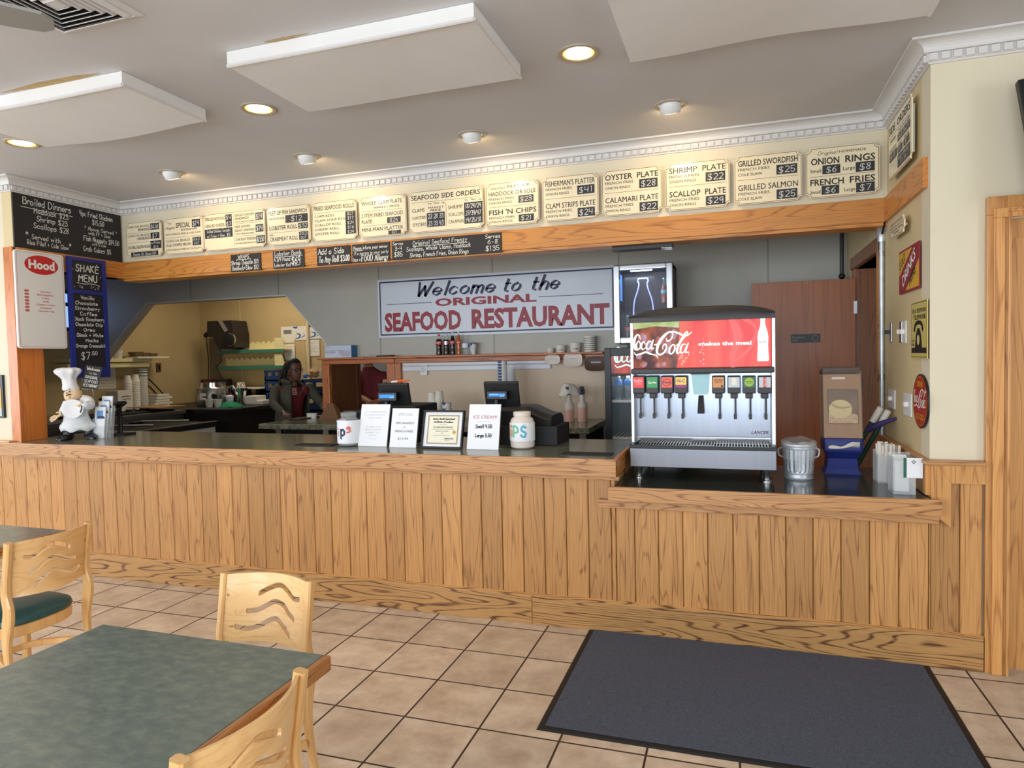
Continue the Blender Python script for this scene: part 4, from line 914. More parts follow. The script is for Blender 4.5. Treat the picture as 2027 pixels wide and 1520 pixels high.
# switches and outlets
for y0, y1, z0, z1, m_, lab, kn in ((.915, .865, 1.61, 1.73, 'steelr', 'steel switch plate with a black knob beside the conduit', 'black'), (.655, .6, 1.605, 1.725, 'steelr', 'steel double switch plate left of the white switch plate', 'chalk'), (.58, .5, 1.6, 1.725, 'whitep', 'white switch plate left of the telephone sign', 'chalk'), (.955, .78, 1.21, 1.325, 'whitep', 'white switch plate lower on the wall beside the conduit', 'chalk'), (.55, .375, 1.2, 1.325, 'whitep', 'white dimmer plate left of the oval red sign', 'chalk')):
    fr = FRr(y0, z0, 0.0); w, h = y0-y1, z1-z0
    t = thing('switch_plate', lab, 'switch', fr(w/2, 0, 0), 'switches on the right return wall')
    mb = MB(); mb.join(box_in(fr, 0, w, 0, h, 0, .008)); bevmod(mb.build('plate', M[m_], t), .003)
    mb = MB(); mb.join(box_in(fr, w*.4, w*.6, h*.42, h*.62, .008, .026 if kn == 'chalk' else .04)); mb.build('toggle', M[kn], t)
# conduit along the wall
t = thing('conduit', 'grey metal conduit pipe running down beside the door trim', 'pipe', (XR-.02, 1.09, 1.0))
MB().tube([(XR-.018, 1.09, 1.0), (XR-.018, 1.09, 2.28)], .016, 12, 1).build('pipe', M['galv'], t)
mb = MB()
for z in (1.38, 2.16): mb.tube([(XR-.018, 1.09, z), (XR-.018, 1.09, z+.03)], .021, 12, 1)
mb.box(XR-.03, XR-.005, 1.09, 1.16, 1.36, 1.38); mb.build('clamp', M['steelr'], t)
MB().tube([(XR-.018, 1.09, 2.25), (XR-.018, 1.09, 2.3), (XR-.018, 1.13, 2.36)], .026, 12).build('elbow', M['galv'], t)
MB().tube([(XR-.016, 1.0, 2.36), (XR-.02, 1.06, 2.3), (XR-.025, 1.12, 2.26), (XR-.02, 1.16, 2.24)], .006, 6).build('black_cable', M['black'], t)
t = thing('conduit', 'dark thin pipe in the back corner above the open door', 'pipe', (XR-.05, 2.56, 2.2))
MB().tube([(XR-.05, 2.56, 2.2), (XR-.05, 2.56, 3.0)], .016, 10, 1).build('pipe', M['grey'], t)
MB().ball((XR-.05, 2.56, 2.19), .026).build('junction_cap', M['black'], t)
# open employees' door
t = thing('door', 'open brown wooden door behind the soda machine', 'door', (2.97, 2.14, .02))
mb = MB(); mb.box(2.575, 3.335, 2.12, 2.16, .02, 2.125, .002); rnd_attr(mb.build('leaf', M['door'], t))
for z in (.25, 1.1, 1.9): MB().box(3.325, 3.349, 2.112, 2.13, z-.05, z+.05, .002).build('hinge', M['galv'], t)
fr = Fr((2.87, 2.119, 1.635), (1, 0, 0), (0, 0, 1)); mb = MB(); mb.prism(rrect(0, 0, .215, .068, .008), fr, 0, .004); pl = mb.build('name_plate', M['black'], t)
mb = MB(); typ(mb, fr, 'Employees', .01, .1, .038, .014, .01, 0, .0048); typ(mb, fr, 'Only', .01, .05, .014, .014, .01, 0, .0048)
mb.outline(fr, [(.178+.022*math.cos(a*PI/10), .034+.026*math.sin(a*PI/10)) for a in range(20)], .002, .0048); mb.build('lettering', mat('plate_grey', (150, 150, 150), .5), pl)
# welcome sign on the back wall
fr = Fr((-1.14, YB-.014, 1.805), (1, 0, 0), (0, 0, 1)); w, h = 2.525, .608
t = thing('welcome_sign', 'large white sign reading Welcome to the Original Seafood Restaurant', 'sign', fr(w/2, 0, 0))
mb = MB(); mb.join(box_in(fr, 0, w, 0, h, -.012, 0)); mb.build('panel', M['signw'], t)
MB().outline(fr, [(.022, .022), (w-.022, .022), (w-.022, h-.022), (.022, h-.022)], .014).build('border_line', M['navy'], t)
mb = MB(); nb = math.radians(-28)
hand(mb, fr, 'Welcome', .175*w, .52*w, .69*h, .215*h, .024, .42, .0014, nb, 0); hand(mb, fr, 'to', .555*w, .625*w, .69*h, .215*h, .024, .42, .0014, nb, 0); hand(mb, fr, 'the', .67*w, .78*w, .69*h, .215*h, .024, .42, .0014, nb, 0)
mb.rect(fr, .04*w, .25*w, .565*h, .575*h); mb.rect(fr, .7*w, .95*w, .565*h, .575*h)
mb.build('navy_lettering', M['navy'], t)
mb = MB(); typ(mb, fr, 'ORIGINAL', .262*w, .692*w, .505*h, .125*h, .035); typ(mb, fr, 'SEAFOOD', .03*w, .375*w, .115*h, .31*h, .04); typ(mb, fr, 'RESTAURANT', .42*w, .975*w, .115*h, .31*h, .04); mb.build('red_lettering', M['darkred'], t)

# ------------------------------------------------------------------ dining tables and chairs
def table(x0, x1, y0, y1, lab):   # oak on the aisle side only
    t = thing('dining_table', lab, 'table', ((x0+x1)/2, (y0+y1)/2, 0)); z = .76; cx, cy = (x0+x1)/2, (y0+y1)/2
    MB().box(x0, x1-.022, y0, y1, z-.03, z, .002).build('tabletop', M['lam'], t)
    for a, b in ((x1-.022, x1),):
        rnd_attr(MB().box(a, b, y0-.002, y1+.002, z-.042, z+.001, .007, 3).build('oak_edge', M['edgey'], t))
    mb = MB(); mb.lathe([(.17, 0), (.17, .004), (.03, .03), (.028, .04)], (cx, cy, z-.072), 24); mb.tube([(cx, cy, .03), (cx, cy, z-.05)], .036, 20, 1); mb.build('column', M['black'], t)
    for k in range(4):
        a = k*PI/2; d = Vector((math.cos(a), math.sin(a), 0))
        MB().bar([Vector((cx, cy, .05)), Vector((cx, cy, .045))+d*.15, Vector((cx, cy, .02))+d*.29], .05, .03, (-d.y, d.x, 0)).build('foot', M['black'], t)
    return t
M['edgey'] = oak('oak_table_edge', (190, 128, 72), (110, 62, 32), 'y', 12, 1.1, 7, .85, .36, .35)
table(.558, 1.388, -3.06, -2.17, 'large green topped table with oak edge in the foreground')
table(-1.56, -.715, -2.1, -1.292, 'green topped table cut by the left edge, behind the first chair')
def interp(pts, u):
    if u <= pts[0][0]: return pts[0][1]
    if u >= pts[-1][0]: return pts[-1][1]
    for i in range(len(pts)-1):
        if pts[i][0] <= u <= pts[i+1][0]:
            g = lambda j: pts[max(0, min(len(pts)-1, j))]
            (x0, y0), (x1, y1), (x2, y2), (x3, y3) = g(i-1), g(i), g(i+1), g(i+2)
            h = x2-x1; t = (u-x1)/h; m1 = (y2-y0)/max(x2-x0, 1e-6)*h; m2 = (y3-y1)/max(x3-x1, 1e-6)*h
            return (2*t**3-3*t*t+1)*y1+(t**3-2*t*t+t)*m1+(-2*t**3+3*t*t)*y2+(t**3-t*t)*m2
WAVES = [[(.32, .31), (.45, .215), (.58, .155), (.68, .21), (.79, .305), (.9, .29)], [(.2, .56), (.32, .545), (.45, .455), (.53, .405), (.65, .445), (.73, .54), (.83, .61)], [(.095, .78), (.23, .82), (.36, .775), (.47, .69), (.56, .655), (.66, .74), (.77, .87)]]
POST = [(-.245, .822), (-.226, .70), (-.212, .60), (-.226, .52), (-.212, .43), (-.205, .34), (-.222, .2), (-.258, 0)]
def post_y(z): return interp([(b, a) for a, b in POST[::-1]], z)
def make_chair(lab):
    t = thing('dining_chair', lab, 'chair', (0, 0, 0), 'wave-backed dining chairs'); hw = .188
    dep = lambda f: .034+.024*max(0, 1-abs(f-.5)/.28)-.006*f
    for s in (-1, 1):
        rnd_attr(MB().bar([(s*hw, y, z) for y, z in POST], .027, dep, (1, 0, 0), 5).build('rear_leg', M['beechz'], t))
        rnd_attr(MB().bar([(s*.155, .165, .40), (s*.165, .18, .0)], [.038, .028], .036, (1, 0, 0)).build('front_leg', M['beechz'], t))
    # plywood back with three wave slots
    zt, zb_ = .818, .575; n = 66; th = .010; wq = hw-.013
    def pt(u, v, k):
        x = wq-2*wq*u; z = zt-(zt-zb_)*v; y = post_y(z)-.05*(1-(2*u-1)**2)
        return Vector((x, y+(th/2 if k else -th/2), z))
    mb = MB()
    def bounds(u):
        b = [.0-.012*math.sin(PI*u)]
        for wv in WAVES:
            a, e = wv[0][0], wv[-1][0]
            if a < u < e:
                c = interp(wv, u); d = min(u-a, e-u); hh = .042*math.sqrt(max(0, 1-max(0, 1-d/.014)**2))
                sl = abs(interp(wv, min(u+.01, e))-interp(wv, max(u-.01, a)))/.02*.65; hh *= math.sqrt(1+sl*sl)*.9
            else: c = interp(wv, u); hh = 0
            b += [c-hh, c+hh]
        return b+[1.0+.03*math.sin(PI*u)]
    us = sorted(set([i/n for i in range(n+1)]+[w[k][0]+d for w in WAVES for k, sg in ((0, 1), (-1, -1)) for d in (0, sg*.004, sg*.01)]))
    B = [bounds(u) for u in us]
    for s_ in range(4):
        NV = 7 if s_ in (0, 3) else 5
        V_ = [[[mb.bm.verts.new(pt(u, b[2*s_]+(b[2*s_+1]-b[2*s_])*e/NV, k)) for k in (0, 1)] for e in range(NV+1)] for u, b in zip(us, B)]
        for (p_, q_) in zip(V_, V_[1:]):
          for e in range(NV):
            p, q = p_[e:e+2], q_[e:e+2]; first, last = e == 0, e == NV-1
            for fi, (f, sm) in enumerate((((p[0][1], p[1][1], q[1][1], q[0][1]), True), ((p[0][0], q[0][0], q[1][0], p[1][0]), True), ((p[0][0], p[0][1], q[0][1], q[0][0]), False), ((p[1][0], q[1][0], q[1][1], p[1][1]), False))):
                if (fi == 2 and not first) or (fi == 3 and not last): continue
                g = mb.bm.faces.new(f); g.smooth = sm
    o = mb.build('backrest', M['beech'], t); rnd_attr(o)
    bm = bmesh.new(); bm.from_mesh(o.data)   # drop the hidden double walls where a slot is closed
    bmesh.ops.remove_doubles(bm, verts=bm.verts, dist=1e-5); dd = {}
    for f in bm.faces: dd.setdefault(frozenset(v.index for v in f.verts), []).append(f)
    bmesh.ops.delete(bm, geom=[f for l in dd.values() if len(l) > 1 for f in l], context='FACES_ONLY')
    bmesh.ops.delete(bm, geom=[f for f in bm.faces if f.calc_area() < 1e-9], context='FACES_ONLY'); bm.to_mesh(o.data); bm.free(); o.data.set_sharp_from_angle(angle=.75)
    def sup(r, z, ry=None, n=40, e=2.7):
        out = []
        for k in range(n):
            a = 2*PI*k/n; c, s = math.cos(a), math.sin(a)
            out.append(Vector((math.copysign(abs(c)**(2/e), c)*r, math.copysign(abs(s)**(2/e), s)*(ry or r)+.0, z)))
        return out
    mb = MB(); mb.loft([sup(.196, .378), sup(.2, .382), sup(.2, .425), sup(.196, .428)]); rnd_attr(mb.build('seat_frame', M['beechz'], t))
    mb = MB(); mb.loft([sup(.196, .428), sup(.203, .438), sup(.198, .455), sup(.17, .47), sup(.1, .478), sup(.02, .48)]); mb.build('seat_cushion', M['vinyl'], t)
    mb = MB(); mb.bar([(-.185, -.195, .25), (-.1, -.03, .25), (0, .02, .25), (.1, -.03, .25), (.185, -.195, .25)], .03, .016, (0, 0, 1), 6); rnd_attr(mb.build('stretcher', M['beechz'], t))
    return t
ch = make_chair('wave-backed beech chair at the left edge with its green seat in view')
ch.location = (-.755, -1.525, 0); ch.rotation_euler = (0, 0, PI/2)
dup(ch, (.845, -1.995, 0), 'wave-backed beech chair on the far side of the foreground table', rotz=PI, scale=(.97, 1, .975))
dup(ch, (1.2, -2.57, 0), 'wave-backed beech chair cut by the bottom edge at the side of the foreground table', rotz=PI/2)
# door mat
t = thing('door_mat', 'large charcoal floor mat in front of the drink counter', 'mat', (2.49, -.54, 0))
mb = MB(); mb.loft([[(1.64, -1.08, 0), (3.345, -1.08, 0), (3.345, -.002, 0), (1.64, -.002, 0)], [(1.648, -1.072, .006), (3.337, -1.072, .006), (3.337, -.006, .006), (1.648, -.006, .006)]], sm=False); mb.build('rubber_border', M['rubber'], t)
MB().box(1.672, 3.313, -1.048, -.008, .004, .0095).build('pile', M['rug'], t)

# ------------------------------------------------------------------ drink machine
mx0, mx1 = 1.862, 2.648; t = thing('soda_machine', 'tall steel soda fountain with red lit panel on the drink counter', 'drink dispenser', (2.255, .5, ZD))
yt = .21; yp = .42; yf = .315
zt1 = P(1390, 885, 'y', yt).z; zt0 = P(1390, 928, 'y', yt).z
mb = MB(); mb.box(mx0-.005, mx1+.01, yt, .93, zt0, zt1-.012, .004); mb.build('drip_tray_body', M['steel'], t)
mb = MB()
for a, b, c, d in ((mx0-.012, mx1+.016, yt-.006, yt+.02), (mx0-.012, mx0+.012, yt, yp+.05), (mx1-.01, mx1+.016, yt, yp+.05)): mb.box(a, b, c, d, zt1-.014, zt1+.006, .003)
mb.build('tray_rim', M['black'], t)
mb = MB()
for k in range(46): x = mx0+.03+k*.0165; mb.box(x, x+.006, yt+.02, yp+.03, zt1-.012, zt1-.004)
mb.box(2.19, 2.33, yt+.02, yt+.06, zt1-.01, zt1+.006); mb.build('drip_grille', M['black'], t)
for x, y in ((1.9, .26), (2.61, .26), (1.9, .84), (2.61, .84)):
    mb = MB(); mb.lathe([(.026, zt0-ZD), (.022, .05), (.018, .045), (.018, .012), (.026, .008), (.026, 0)], (x, y, ZD), 16); mb.build('foot', M['steelr'], t)
zf1 = P(1390, 627, 'y', yf).z; zf0 = P(1390, 727, 'y', yf).z; zb1 = P(1390, 738, 'y', yf).z
MB().box(mx0, mx1, yp, .93, zt1-.01, zf1+.03, .004).build('cabinet', M['steel'], t)
MB().box(mx0+.01, mx1-.01, yp-.012, yp, zt1+.035, zb1, .003).build('splash_plate', M['steel'], t)
MB().box(mx0+.01, mx1-.01, yp-.02, yp-.001, zt1-.006, zt1+.03, .002).build('kick_plate', M['chrome'], t)
# domed black lid
mb = MB(); rings = []
zl = P(1390, 624, 'y', yf).z; zpk = P(1390, 606, 'y', .5).z
for y, lift in ((yf-.012, 0), (yf-.02, .3), (yf-.006, .62), (yf+.04, .86), (.46, 1), (.7, 1), (.9, .8), (.94, .2)):
    top = [(mx0-.012+(mx1-mx0+.024)*i/20, y, zl-.004+(zpk-zl)*lift*(1-abs(2*i/20-1)**4*.75)+.002) for i in range(21)]
    bot = [(mx1+.012, y, zl-.03), (mx0-.012, y, zl-.03)]
    rings.append(top+bot)
mb.loft(rings); mb.build('lid', M['grey'], t)
MB().box(mx0-.008, mx1+.008, yf-.006, yp+.02, zb1-.004, zf0-.002, .008).build('valve_hood', M['grey'], t)
for a, b in ((mx0-.012, mx0+.006), (mx1-.006, mx1+.014)): MB().box(a, b, yf+.02, .93, zt1, zf1+.02, .003).build('side_panel', M['alu'], t)
# lit fascia: red field, glass of cola at the left, white bottle at the right
wf = mx1-mx0-.02; hf = zf1-zf0; fr = Fr((mx0+.01, yf, zf0), (1, 0, 0), (0, 0, 1))
def fasc(name, c1, c2, sx, s):
    m, nt, b = newmat(name); N = nt.nodes.new; lk = nt.links.new; tc = N('ShaderNodeTexCoord'); mp = N('ShaderNodeMapping'); mp.inputs['Scale'].default_value = sx; lk(tc.outputs['Object'], mp.inputs[0])
    n = N('ShaderNodeTexNoise'); n.inputs['Scale'].default_value = 1; n.inputs['Detail'].default_value = 3; lk(mp.outputs[0], n.inputs['Vector'])
    r = N('ShaderNodeValToRGB'); r.color_ramp.elements[0].position = .36; r.color_ramp.elements[0].color = L_(c1); r.color_ramp.elements[1].position = .68; r.color_ramp.elements[1].color = L_(c2); lk(n.outputs[0], r.inputs[0])
    b.inputs['Base Color'].default_value = (L_(c1)[0]*.3, L_(c1)[1]*.3, L_(c1)[2]*.3, 1); lk(r.outputs[0], b.inputs['Emission Color']); b.inputs['Emission Strength'].default_value = s; b.inputs['Roughness'].default_value = .2; b.inputs['Specular IOR Level'].default_value = .25; return m
mb = MB(); mb.join(box_in(fr, 0, wf, 0, hf, -.1, 0)); fp = mb.build('lit_fascia', fasc('fascia_red', (222, 28, 26), (255, 104, 70), (10, 1, 1.4), .85), t)
mb = MB(); mb.prism([(.0, .0), (.325*wf, 0), (.332*wf, .03), (.35*wf, hf*.82), (.352*wf, hf*.93), (.2*wf, hf*.965), (.0, hf*.95)], fr, .0004, .0012); mb.build('cola_glass', fasc('fascia_cola', (70, 26, 18), (222, 104, 54), (16, 1, 9), .6), fp)
mb = MB(); mb.prism([(.0, .79*hf), (.17*wf, .845*hf), (.346*wf, .8*hf), (.35*wf, .93*hf), (.2*wf, .965*hf), (.0, .94*hf)], fr, .0014, .002); mb.build('lime_rim', fasc('fascia_lime', (176, 196, 110), (226, 236, 176), (20, 1, 30), .55), fp)
rr = random.Random(5); mb = MB()
for k in range(15):
    a, b, r = rr.uniform(.02, .31)*wf, rr.uniform(.05, .72)*hf, rr.uniform(.014, .03)
    mb.prism([(max(.002, min(.335*wf, a+r*rr.uniform(.7, 1.2)*math.cos(q*PI/3+k))), max(.004, b+r*rr.uniform(.7, 1.2)*math.sin(q*PI/3+k))) for q in range(6)], fr, .0014+k*.00004, .0018+k*.00004)
mb.build('ice_cubes', fasc('fascia_ice', (180, 84, 60), (206, 190, 224), (22, 1, 12), .6), fp)
mb = MB()
for k in range(42):
    a = (rr.uniform(.345, .42) if k < 26 else rr.uniform(.49, .53))*wf; b = rr.uniform(.03, .3 if k < 26 else .62)*hf; r = rr.uniform(.002, .0065)
    mb.prism([(a+r*math.cos(q*PI/4), b+r*math.sin(q*PI/4)) for q in range(8)], fr, .0005, .001)
mb.build('bubble_print', emis('fascia_bubble', (246, 150, 136), .6), fp)
mb = MB(); mb.ribbon([(.72*wf, hf*.98), (.77*wf, hf*.6), (.73*wf, hf*.2), (.735*wf, 0)], [.03, .05, .03, .02], fr, .0006); mb.ribbon([(.8*wf, hf*.98), (.9*wf, hf*.72), (.85*wf, hf*.35), (.75*wf, hf*.12)], [.03, .012, .02, .012], fr, .0007); mb.build('swirl_print', emis('fascia_swirl', (242, 92, 92), .6), fp)
mb = MB(); logo(mb, fr, .0*wf, .17*hf, .44*wf, .0032); typ(mb, fr, 'makes the meal', .495*wf, .865*wf, .43*hf, .075*hf, .03, 0, .0016); mb.build('lettering', M['litwhite'], fp)
bt = [(0, .1), (.034, .1), (.04, .12), (.036, .3), (.034, .42), (.037, .56), (.03, .68), (.017, .79), (.015, .87), (.0165, .9), (.0165, .93), (0, .93)]
mb = MB(); mb.prism([(.945*wf+r*.78, b*hf) for r, b in bt]+[(.945*wf-r*.78, b*hf) for r, b in bt[::-1]], fr, .001, .002); bo = mb.build('bottle_silhouette', M['litwhite'], fp)
mb = MB(); logo(mb, fr, .918*wf, .44*hf, .052*wf, .0026); mb.build('script_lettering', M['red'], bo)
# valves
VAL = [(1264, (226, 34, 36), 'red valve'), (1291, (26, 140, 66), 'green valve'), (1320, (224, 76, 34), 'orange valve with round badge'), (1348, (232, 196, 70), 'yellow and pink valve'),
       (1422, (196, 124, 40), 'amber valve'), (1453, (178, 184, 190), 'grey valve with a white paper label'), (1483, (20, 74, 46), 'dark green valve with a lime round badge'), (1514, (186, 186, 188), 'silver valve with a red stripe')]
for i, (px, rgb, lb) in enumerate(VAL):
    x = P(px, 765, 'y', yf+.01).x; z1 = P(px, 744, 'y', yf+.01).z; z0 = P(px, 779, 'y', yf+.01).z; hw = .036
    vr = MB(); vr.box(x-hw, x+hw, yf+.012, yp, z0, z1, .006); vr.box(x-.02, x+.02, yf+.03, yp, z0-.03, z0+.004, .006); v = note(vr.build('valve', M['grey'], t), lb)
    fv = Fr((x-hw+.005, yf+.011, z0+.035), (1, 0, 0), (0, 0, 1)); w, h = 2*hw-.01, z1-z0-.042
    mb = MB(); mb.join(box_in(fv, 0, w, 0, h, 0, .002)); mb.build('flavour_label', mat('valve_label_%d' % i, rgb, .3, emit=rgb, estr=.12), v)
    mb = MB(); wm = M['chalk']
    if i == 0: logo(mb, fv, .006, h*.45, w-.012, .0026); mb.rect(fv, .012, w-.012, h*.34, h*.37, .0026)
    elif i == 1: typ(mb, fv, 'Sprite', .006, w-.006, h*.4, h*.2, .03, .12, .0026)
    elif i == 2: typ(mb, fv, 'Fanta', .01, w-.01, h*.42, h*.2, .03, .1, .0026); mb.outline(fv, [(w/2+.026*math.cos(q*PI/10), h*.5+.02*math.sin(q*PI/10)) for q in range(20)], .003, .0024); wm = M['navy']
    elif i == 3: typ(mb, fv, 'Hi-C', .008, w-.008, h*.5, h*.32, .03, 0, .0026); mb.rect(fv, 0, w, 0, h*.28, .0022); wm = mat('valve_magenta', (150, 40, 120), .4)
    elif i == 4: typ(mb, fv, 'GOLD PEAK', .008, w-.008, h*.66, h*.14, .02, 0, .0026); typ(mb, fv, 'ICED TEA', .012, w-.012, h*.45, h*.1, .02, 0, .0026); mb.rect(fv, .006, w-.006, h*.6, h*.62, .0026); mb.prism([(w*.82+.006*math.cos(q*PI/6), h*.14+.006*math.sin(q*PI/6)) for q in range(12)], fv, .0022, .0026); wm = M['ink']
    elif i == 5: mb.rect(fv, w*.3, w*.72, h*.22, h*.92, .0026)
    elif i == 6: mb.prism([(w/2+.025*math.cos(q*PI/12), h*.52+.025*math.sin(q*PI/12)) for q in range(24)], fv, .0021, .0026); wm = mat('valve_lime', (150, 190, 40), .4)
    else: mb.rect(fv, w*.38, w*.62, 0, h, .0026); wm = M['red']
    mb.build('label_print', wm, v)
    if i == 6: mb = MB(); typ(mb, fv, 'Seagrams', .012, w-.012, h*.52, h*.1, .02, 0, .003); typ(mb, fv, 'Ginger Ale', .018, w-.018, h*.38, h*.08, .01, 0, .003); mb.build('label_print', M['ink'], v)
    if i == 7: f9 = Fr(fv(w*.58, h*.14), fv.v, -fv.u); mb = MB(); typ(mb, f9, 'Diet Coke', 0, h*.76, 0, w*.14, .02, 0, .003); mb.build('label_print', M['chalk'], v)
    mb = MB(); mb.box(x+.002, x+.012, yf+.035, yf+.045, z0-.135, z0-.02, .002); mb.box(x-.002, x+.014, yf+.03, yf+.045, z0-.15, z0-.12, .002); mb.build('lever', M['black'], v)
x = P(1386, 760, 'y', yf).x; z1 = P(1386, 741, 'y', yf).z; z0 = P(1386, 781, 'y', yf).z
mb = MB(); mb.loft([[(x-.05, yf+.005, z1), (x+.05, yf+.005, z1), (x+.05, yp-.015, z1), (x-.05, yp-.015, z1)], [(x-.038, yf+.02, z0), (x+.038, yf+.02, z0), (x+.038, yp-.015, z0), (x-.038, yp-.015, z0)]], sm=False); mb.build('ice_chute', mat('ice_chute_plastic', (170, 214, 224), .2), t)
MB().box(x-.054, x+.054, yf-.002, yp, z1, z1+.014, .003).build('chute_bracket', M['black'], t)
mb = MB(); mb.loft([[(x-.014, yp-.03, z0-.01), (x+.014, yp-.03, z0-.01), (x+.014, yp-.013, z0-.01), (x-.014, yp-.013, z0-.01)], [(x-.02, yp-.06, z0-.115), (x+.02, yp-.06, z0-.115), (x+.02, yp-.05, z0-.115), (x-.02, yp-.05, z0-.115)]], sm=False); mb.build('ice_lever', M['black'], t)
fr = Fr((P(1487, 855, 'y', yp).x, yp-.0125, P(1487, 858, 'y', yp).z), (1, 0, 0), (0, 0, 1)); mb = MB(); typ(mb, fr, 'LANCER', 0, .095, 0, .018, .02, .25, .0006); mb.build('maker_lettering', M['grey'], t)
# galvanised little bin with plastic liner
c = P(1582, 948, 'z', ZD); c.y += .03; rb = .084
t = thing('mini_trash_can', 'small ribbed galvanised can with plastic liner beside the soda machine', 'can', c)
rings = []; H_ = .205
for z, r in ((0, .9), (.008, .93), (.014, .9), (.03, .9), (.034, .93), (.04, .9), (.05, .91), (.17, 1.0), (.176, 1.04), (.185, 1.04), (.19, 1.0)):
    rib = .05 < z+.001 and z < .172
    rings.append([c+Vector(((r*rb+(.0022*math.cos(k*PI/2.0) if rib else 0))*math.cos(2*PI*k/80), (r*rb+(.0022*math.cos(k*PI/2.0) if rib else 0))*math.sin(2*PI*k/80), z)) for k in range(80)])
MB().loft(rings, sm=False).build('body', M['galv'], t)
MB().lathe([(1.07*rb, .186), (1.1*rb, .192), (1.08*rb, .2), (.9*rb, .208), (.5*rb, .214), (.1, .0)][:5]+[(.01, .216)], c, 40).build('lid', M['galv'], t)
for s in (-1, 1): MB().tube([c+Vector((s*rb*1.0, 0, .175)), c+Vector((s*(rb+.022), 0, .165)), c+Vector((s*(rb+.02), 0, .13)), c+Vector((s*rb*.97, 0, .12))], .005, 8).build('handle', M['galv'], t)
rl = random.Random(2); rings = []
for z, r in ((.112, 1.03), (.12, 1.09), (.135, 1.06), (.16, 1.14), (.19, 1.18), (.21, 1.12), (.222, .9)):
    rings.append([c+Vector(((r+rl.uniform(-.03, .03))*rb*math.cos(2*PI*k/26), (r+rl.uniform(-.03, .03))*rb*math.sin(2*PI*k/26), z+rl.uniform(-.006, .006)+.01*math.sin(2*PI*k/26))) for k in range(26)])
MB().loft(rings, False, False).build('plastic_liner', glass('liner_plastic', (230, 234, 236), .12, .22), t)
# napkin dispenser with baseball picture
c = P(1668, 938, 'z', ZD); c.y += .05; w = .118
t = thing('napkin_dispenser', 'blue napkin dispenser with a baseball picture, beside the small can', 'napkin dispenser', c)
fr = Fr((c.x-w, c.y-.05, c.z), (1, 0, 0), (0, 0, 1)); W2 = 2*w
mb = MB(); mb.loft([[(c.x-.1, c.y-.06, c.z), (c.x+.1, c.y-.06, c.z), (c.x+.1, c.y+.12, c.z), (c.x-.1, c.y+.12, c.z)], [(c.x-.084, c.y-.045, c.z+.03), (c.x+.084, c.y-.045, c.z+.03), (c.x+.084, c.y+.1, c.z+.03), (c.x-.084, c.y+.1, c.z+.03)],
  [(c.x-.078, c.y-.05, c.z+.09), (c.x+.078, c.y-.05, c.z+.09), (c.x+.078, c.y+.1, c.z+.09), (c.x-.078, c.y+.1, c.z+.09)], [(c.x-.09, c.y-.09, c.z+.135), (c.x+.09, c.y-.09, c.z+.135), (c.x+.09, c.y+.1, c.z+.135), (c.x-.09, c.y+.1, c.z+.135)]], sm=False); mb.build('base', M['napblue'], t)
mb = MB(); mb.box(c.x-.104, c.x+.104, c.y-.1, c.y+.1, c.z+.13, c.z+.215, .018); mb.build('dispensing_head', M['napblue'], t)
mb = MB(); rg = []
for i in range(9): x = c.x-.082+.0205*i; k = math.sin(i*PI/8); rg.append([(x, c.y-.115-.008*k, c.z+.158+.004*i-.012*k), (x, c.y-.1, c.z+.165), (x, c.y-.115-.01*k, c.z+.172+.003*i+.012*k*math.cos(i))])
mb.loft(rg); mb.build('napkin', M['cup'], t)
tl = Matrix.Rotation(math.radians(-9), 3, 'X'); hd = .375
ft = Fr((c.x-.104, c.y-.085, c.z+.215), (1, 0, 0), tl @ Vector((0, 0, 1)))
mb = MB(); mb.join(box_in(ft, .004, .204, 0, hd, -.14, -.012)); mb.build('napkin_stack', mat('kraft_paper', (172, 134, 98), .7, noise=.08, nscale=30, stretch=(1, 1, 8)), t)
mb = MB(); mb.join(box_in(ft, 0, .208, 0, hd+.02, -.15, .002)); mb.build('clear_cover', glass('smoked_cover', (200, 190, 184), .08, .16), t)
mb = MB(); mb.join(box_in(ft, -.002, .21, hd+.015, hd+.045, -.155, .004)); bevmod(mb.build('cover_cap', mat('cap_brown', (92, 78, 72), .35), t), .012, 3)
f2 = ft.at(.026, .085, -.006); mb = MB(); mb.join(box_in(f2, 0, .16, 0, .2, -.002, 0)); pc = mb.build('picture_card', mat('card_dusk', (120, 96, 76), .4, noise=.3, nscale=14), t)
mb = MB(); mb.prism([(0, 0), (.16, 0), (.16, .05), (.12, .062), (.06, .058), (0, .066)], f2, .0004, .001); mb.build('sand_print', mat('card_sand', (206, 176, 140), .5, noise=.2, nscale=60), pc)
mb = MB(); mb.prism([(.066+.062*math.cos(a*PI/20), .085+.055*math.sin(a*PI/20)) for a in range(40)], f2, .0012, .0018); mb.build('ball_print', mat('card_ball', (222, 206, 150), .5, noise=.06), pc)
mb = MB(); st = [(.012, .12), (.04, .1), (.08, .092), (.12, .1)]; mb.ribbon(st, .0016, f2, .0022)
for k in range(13):
    p = .016+.1*k/12; q = interp(st, p); mb.ribbon([(p-.003, q+.007), (p, q), (p-.003, q-.007)], .0016, f2, .0022, 1)
mb.outline(f2, [(0, 0), (.16, 0), (.16, .2), (0, .2)], .002, .0014); mb.build('stitch_print', M['ink'], pc)
mb = MB(); mb.join(box_in(ft, .05, .12, hd-.03, hd-.016, -.004, -.002)); mb.build('paper_tag', M['cup'], t)
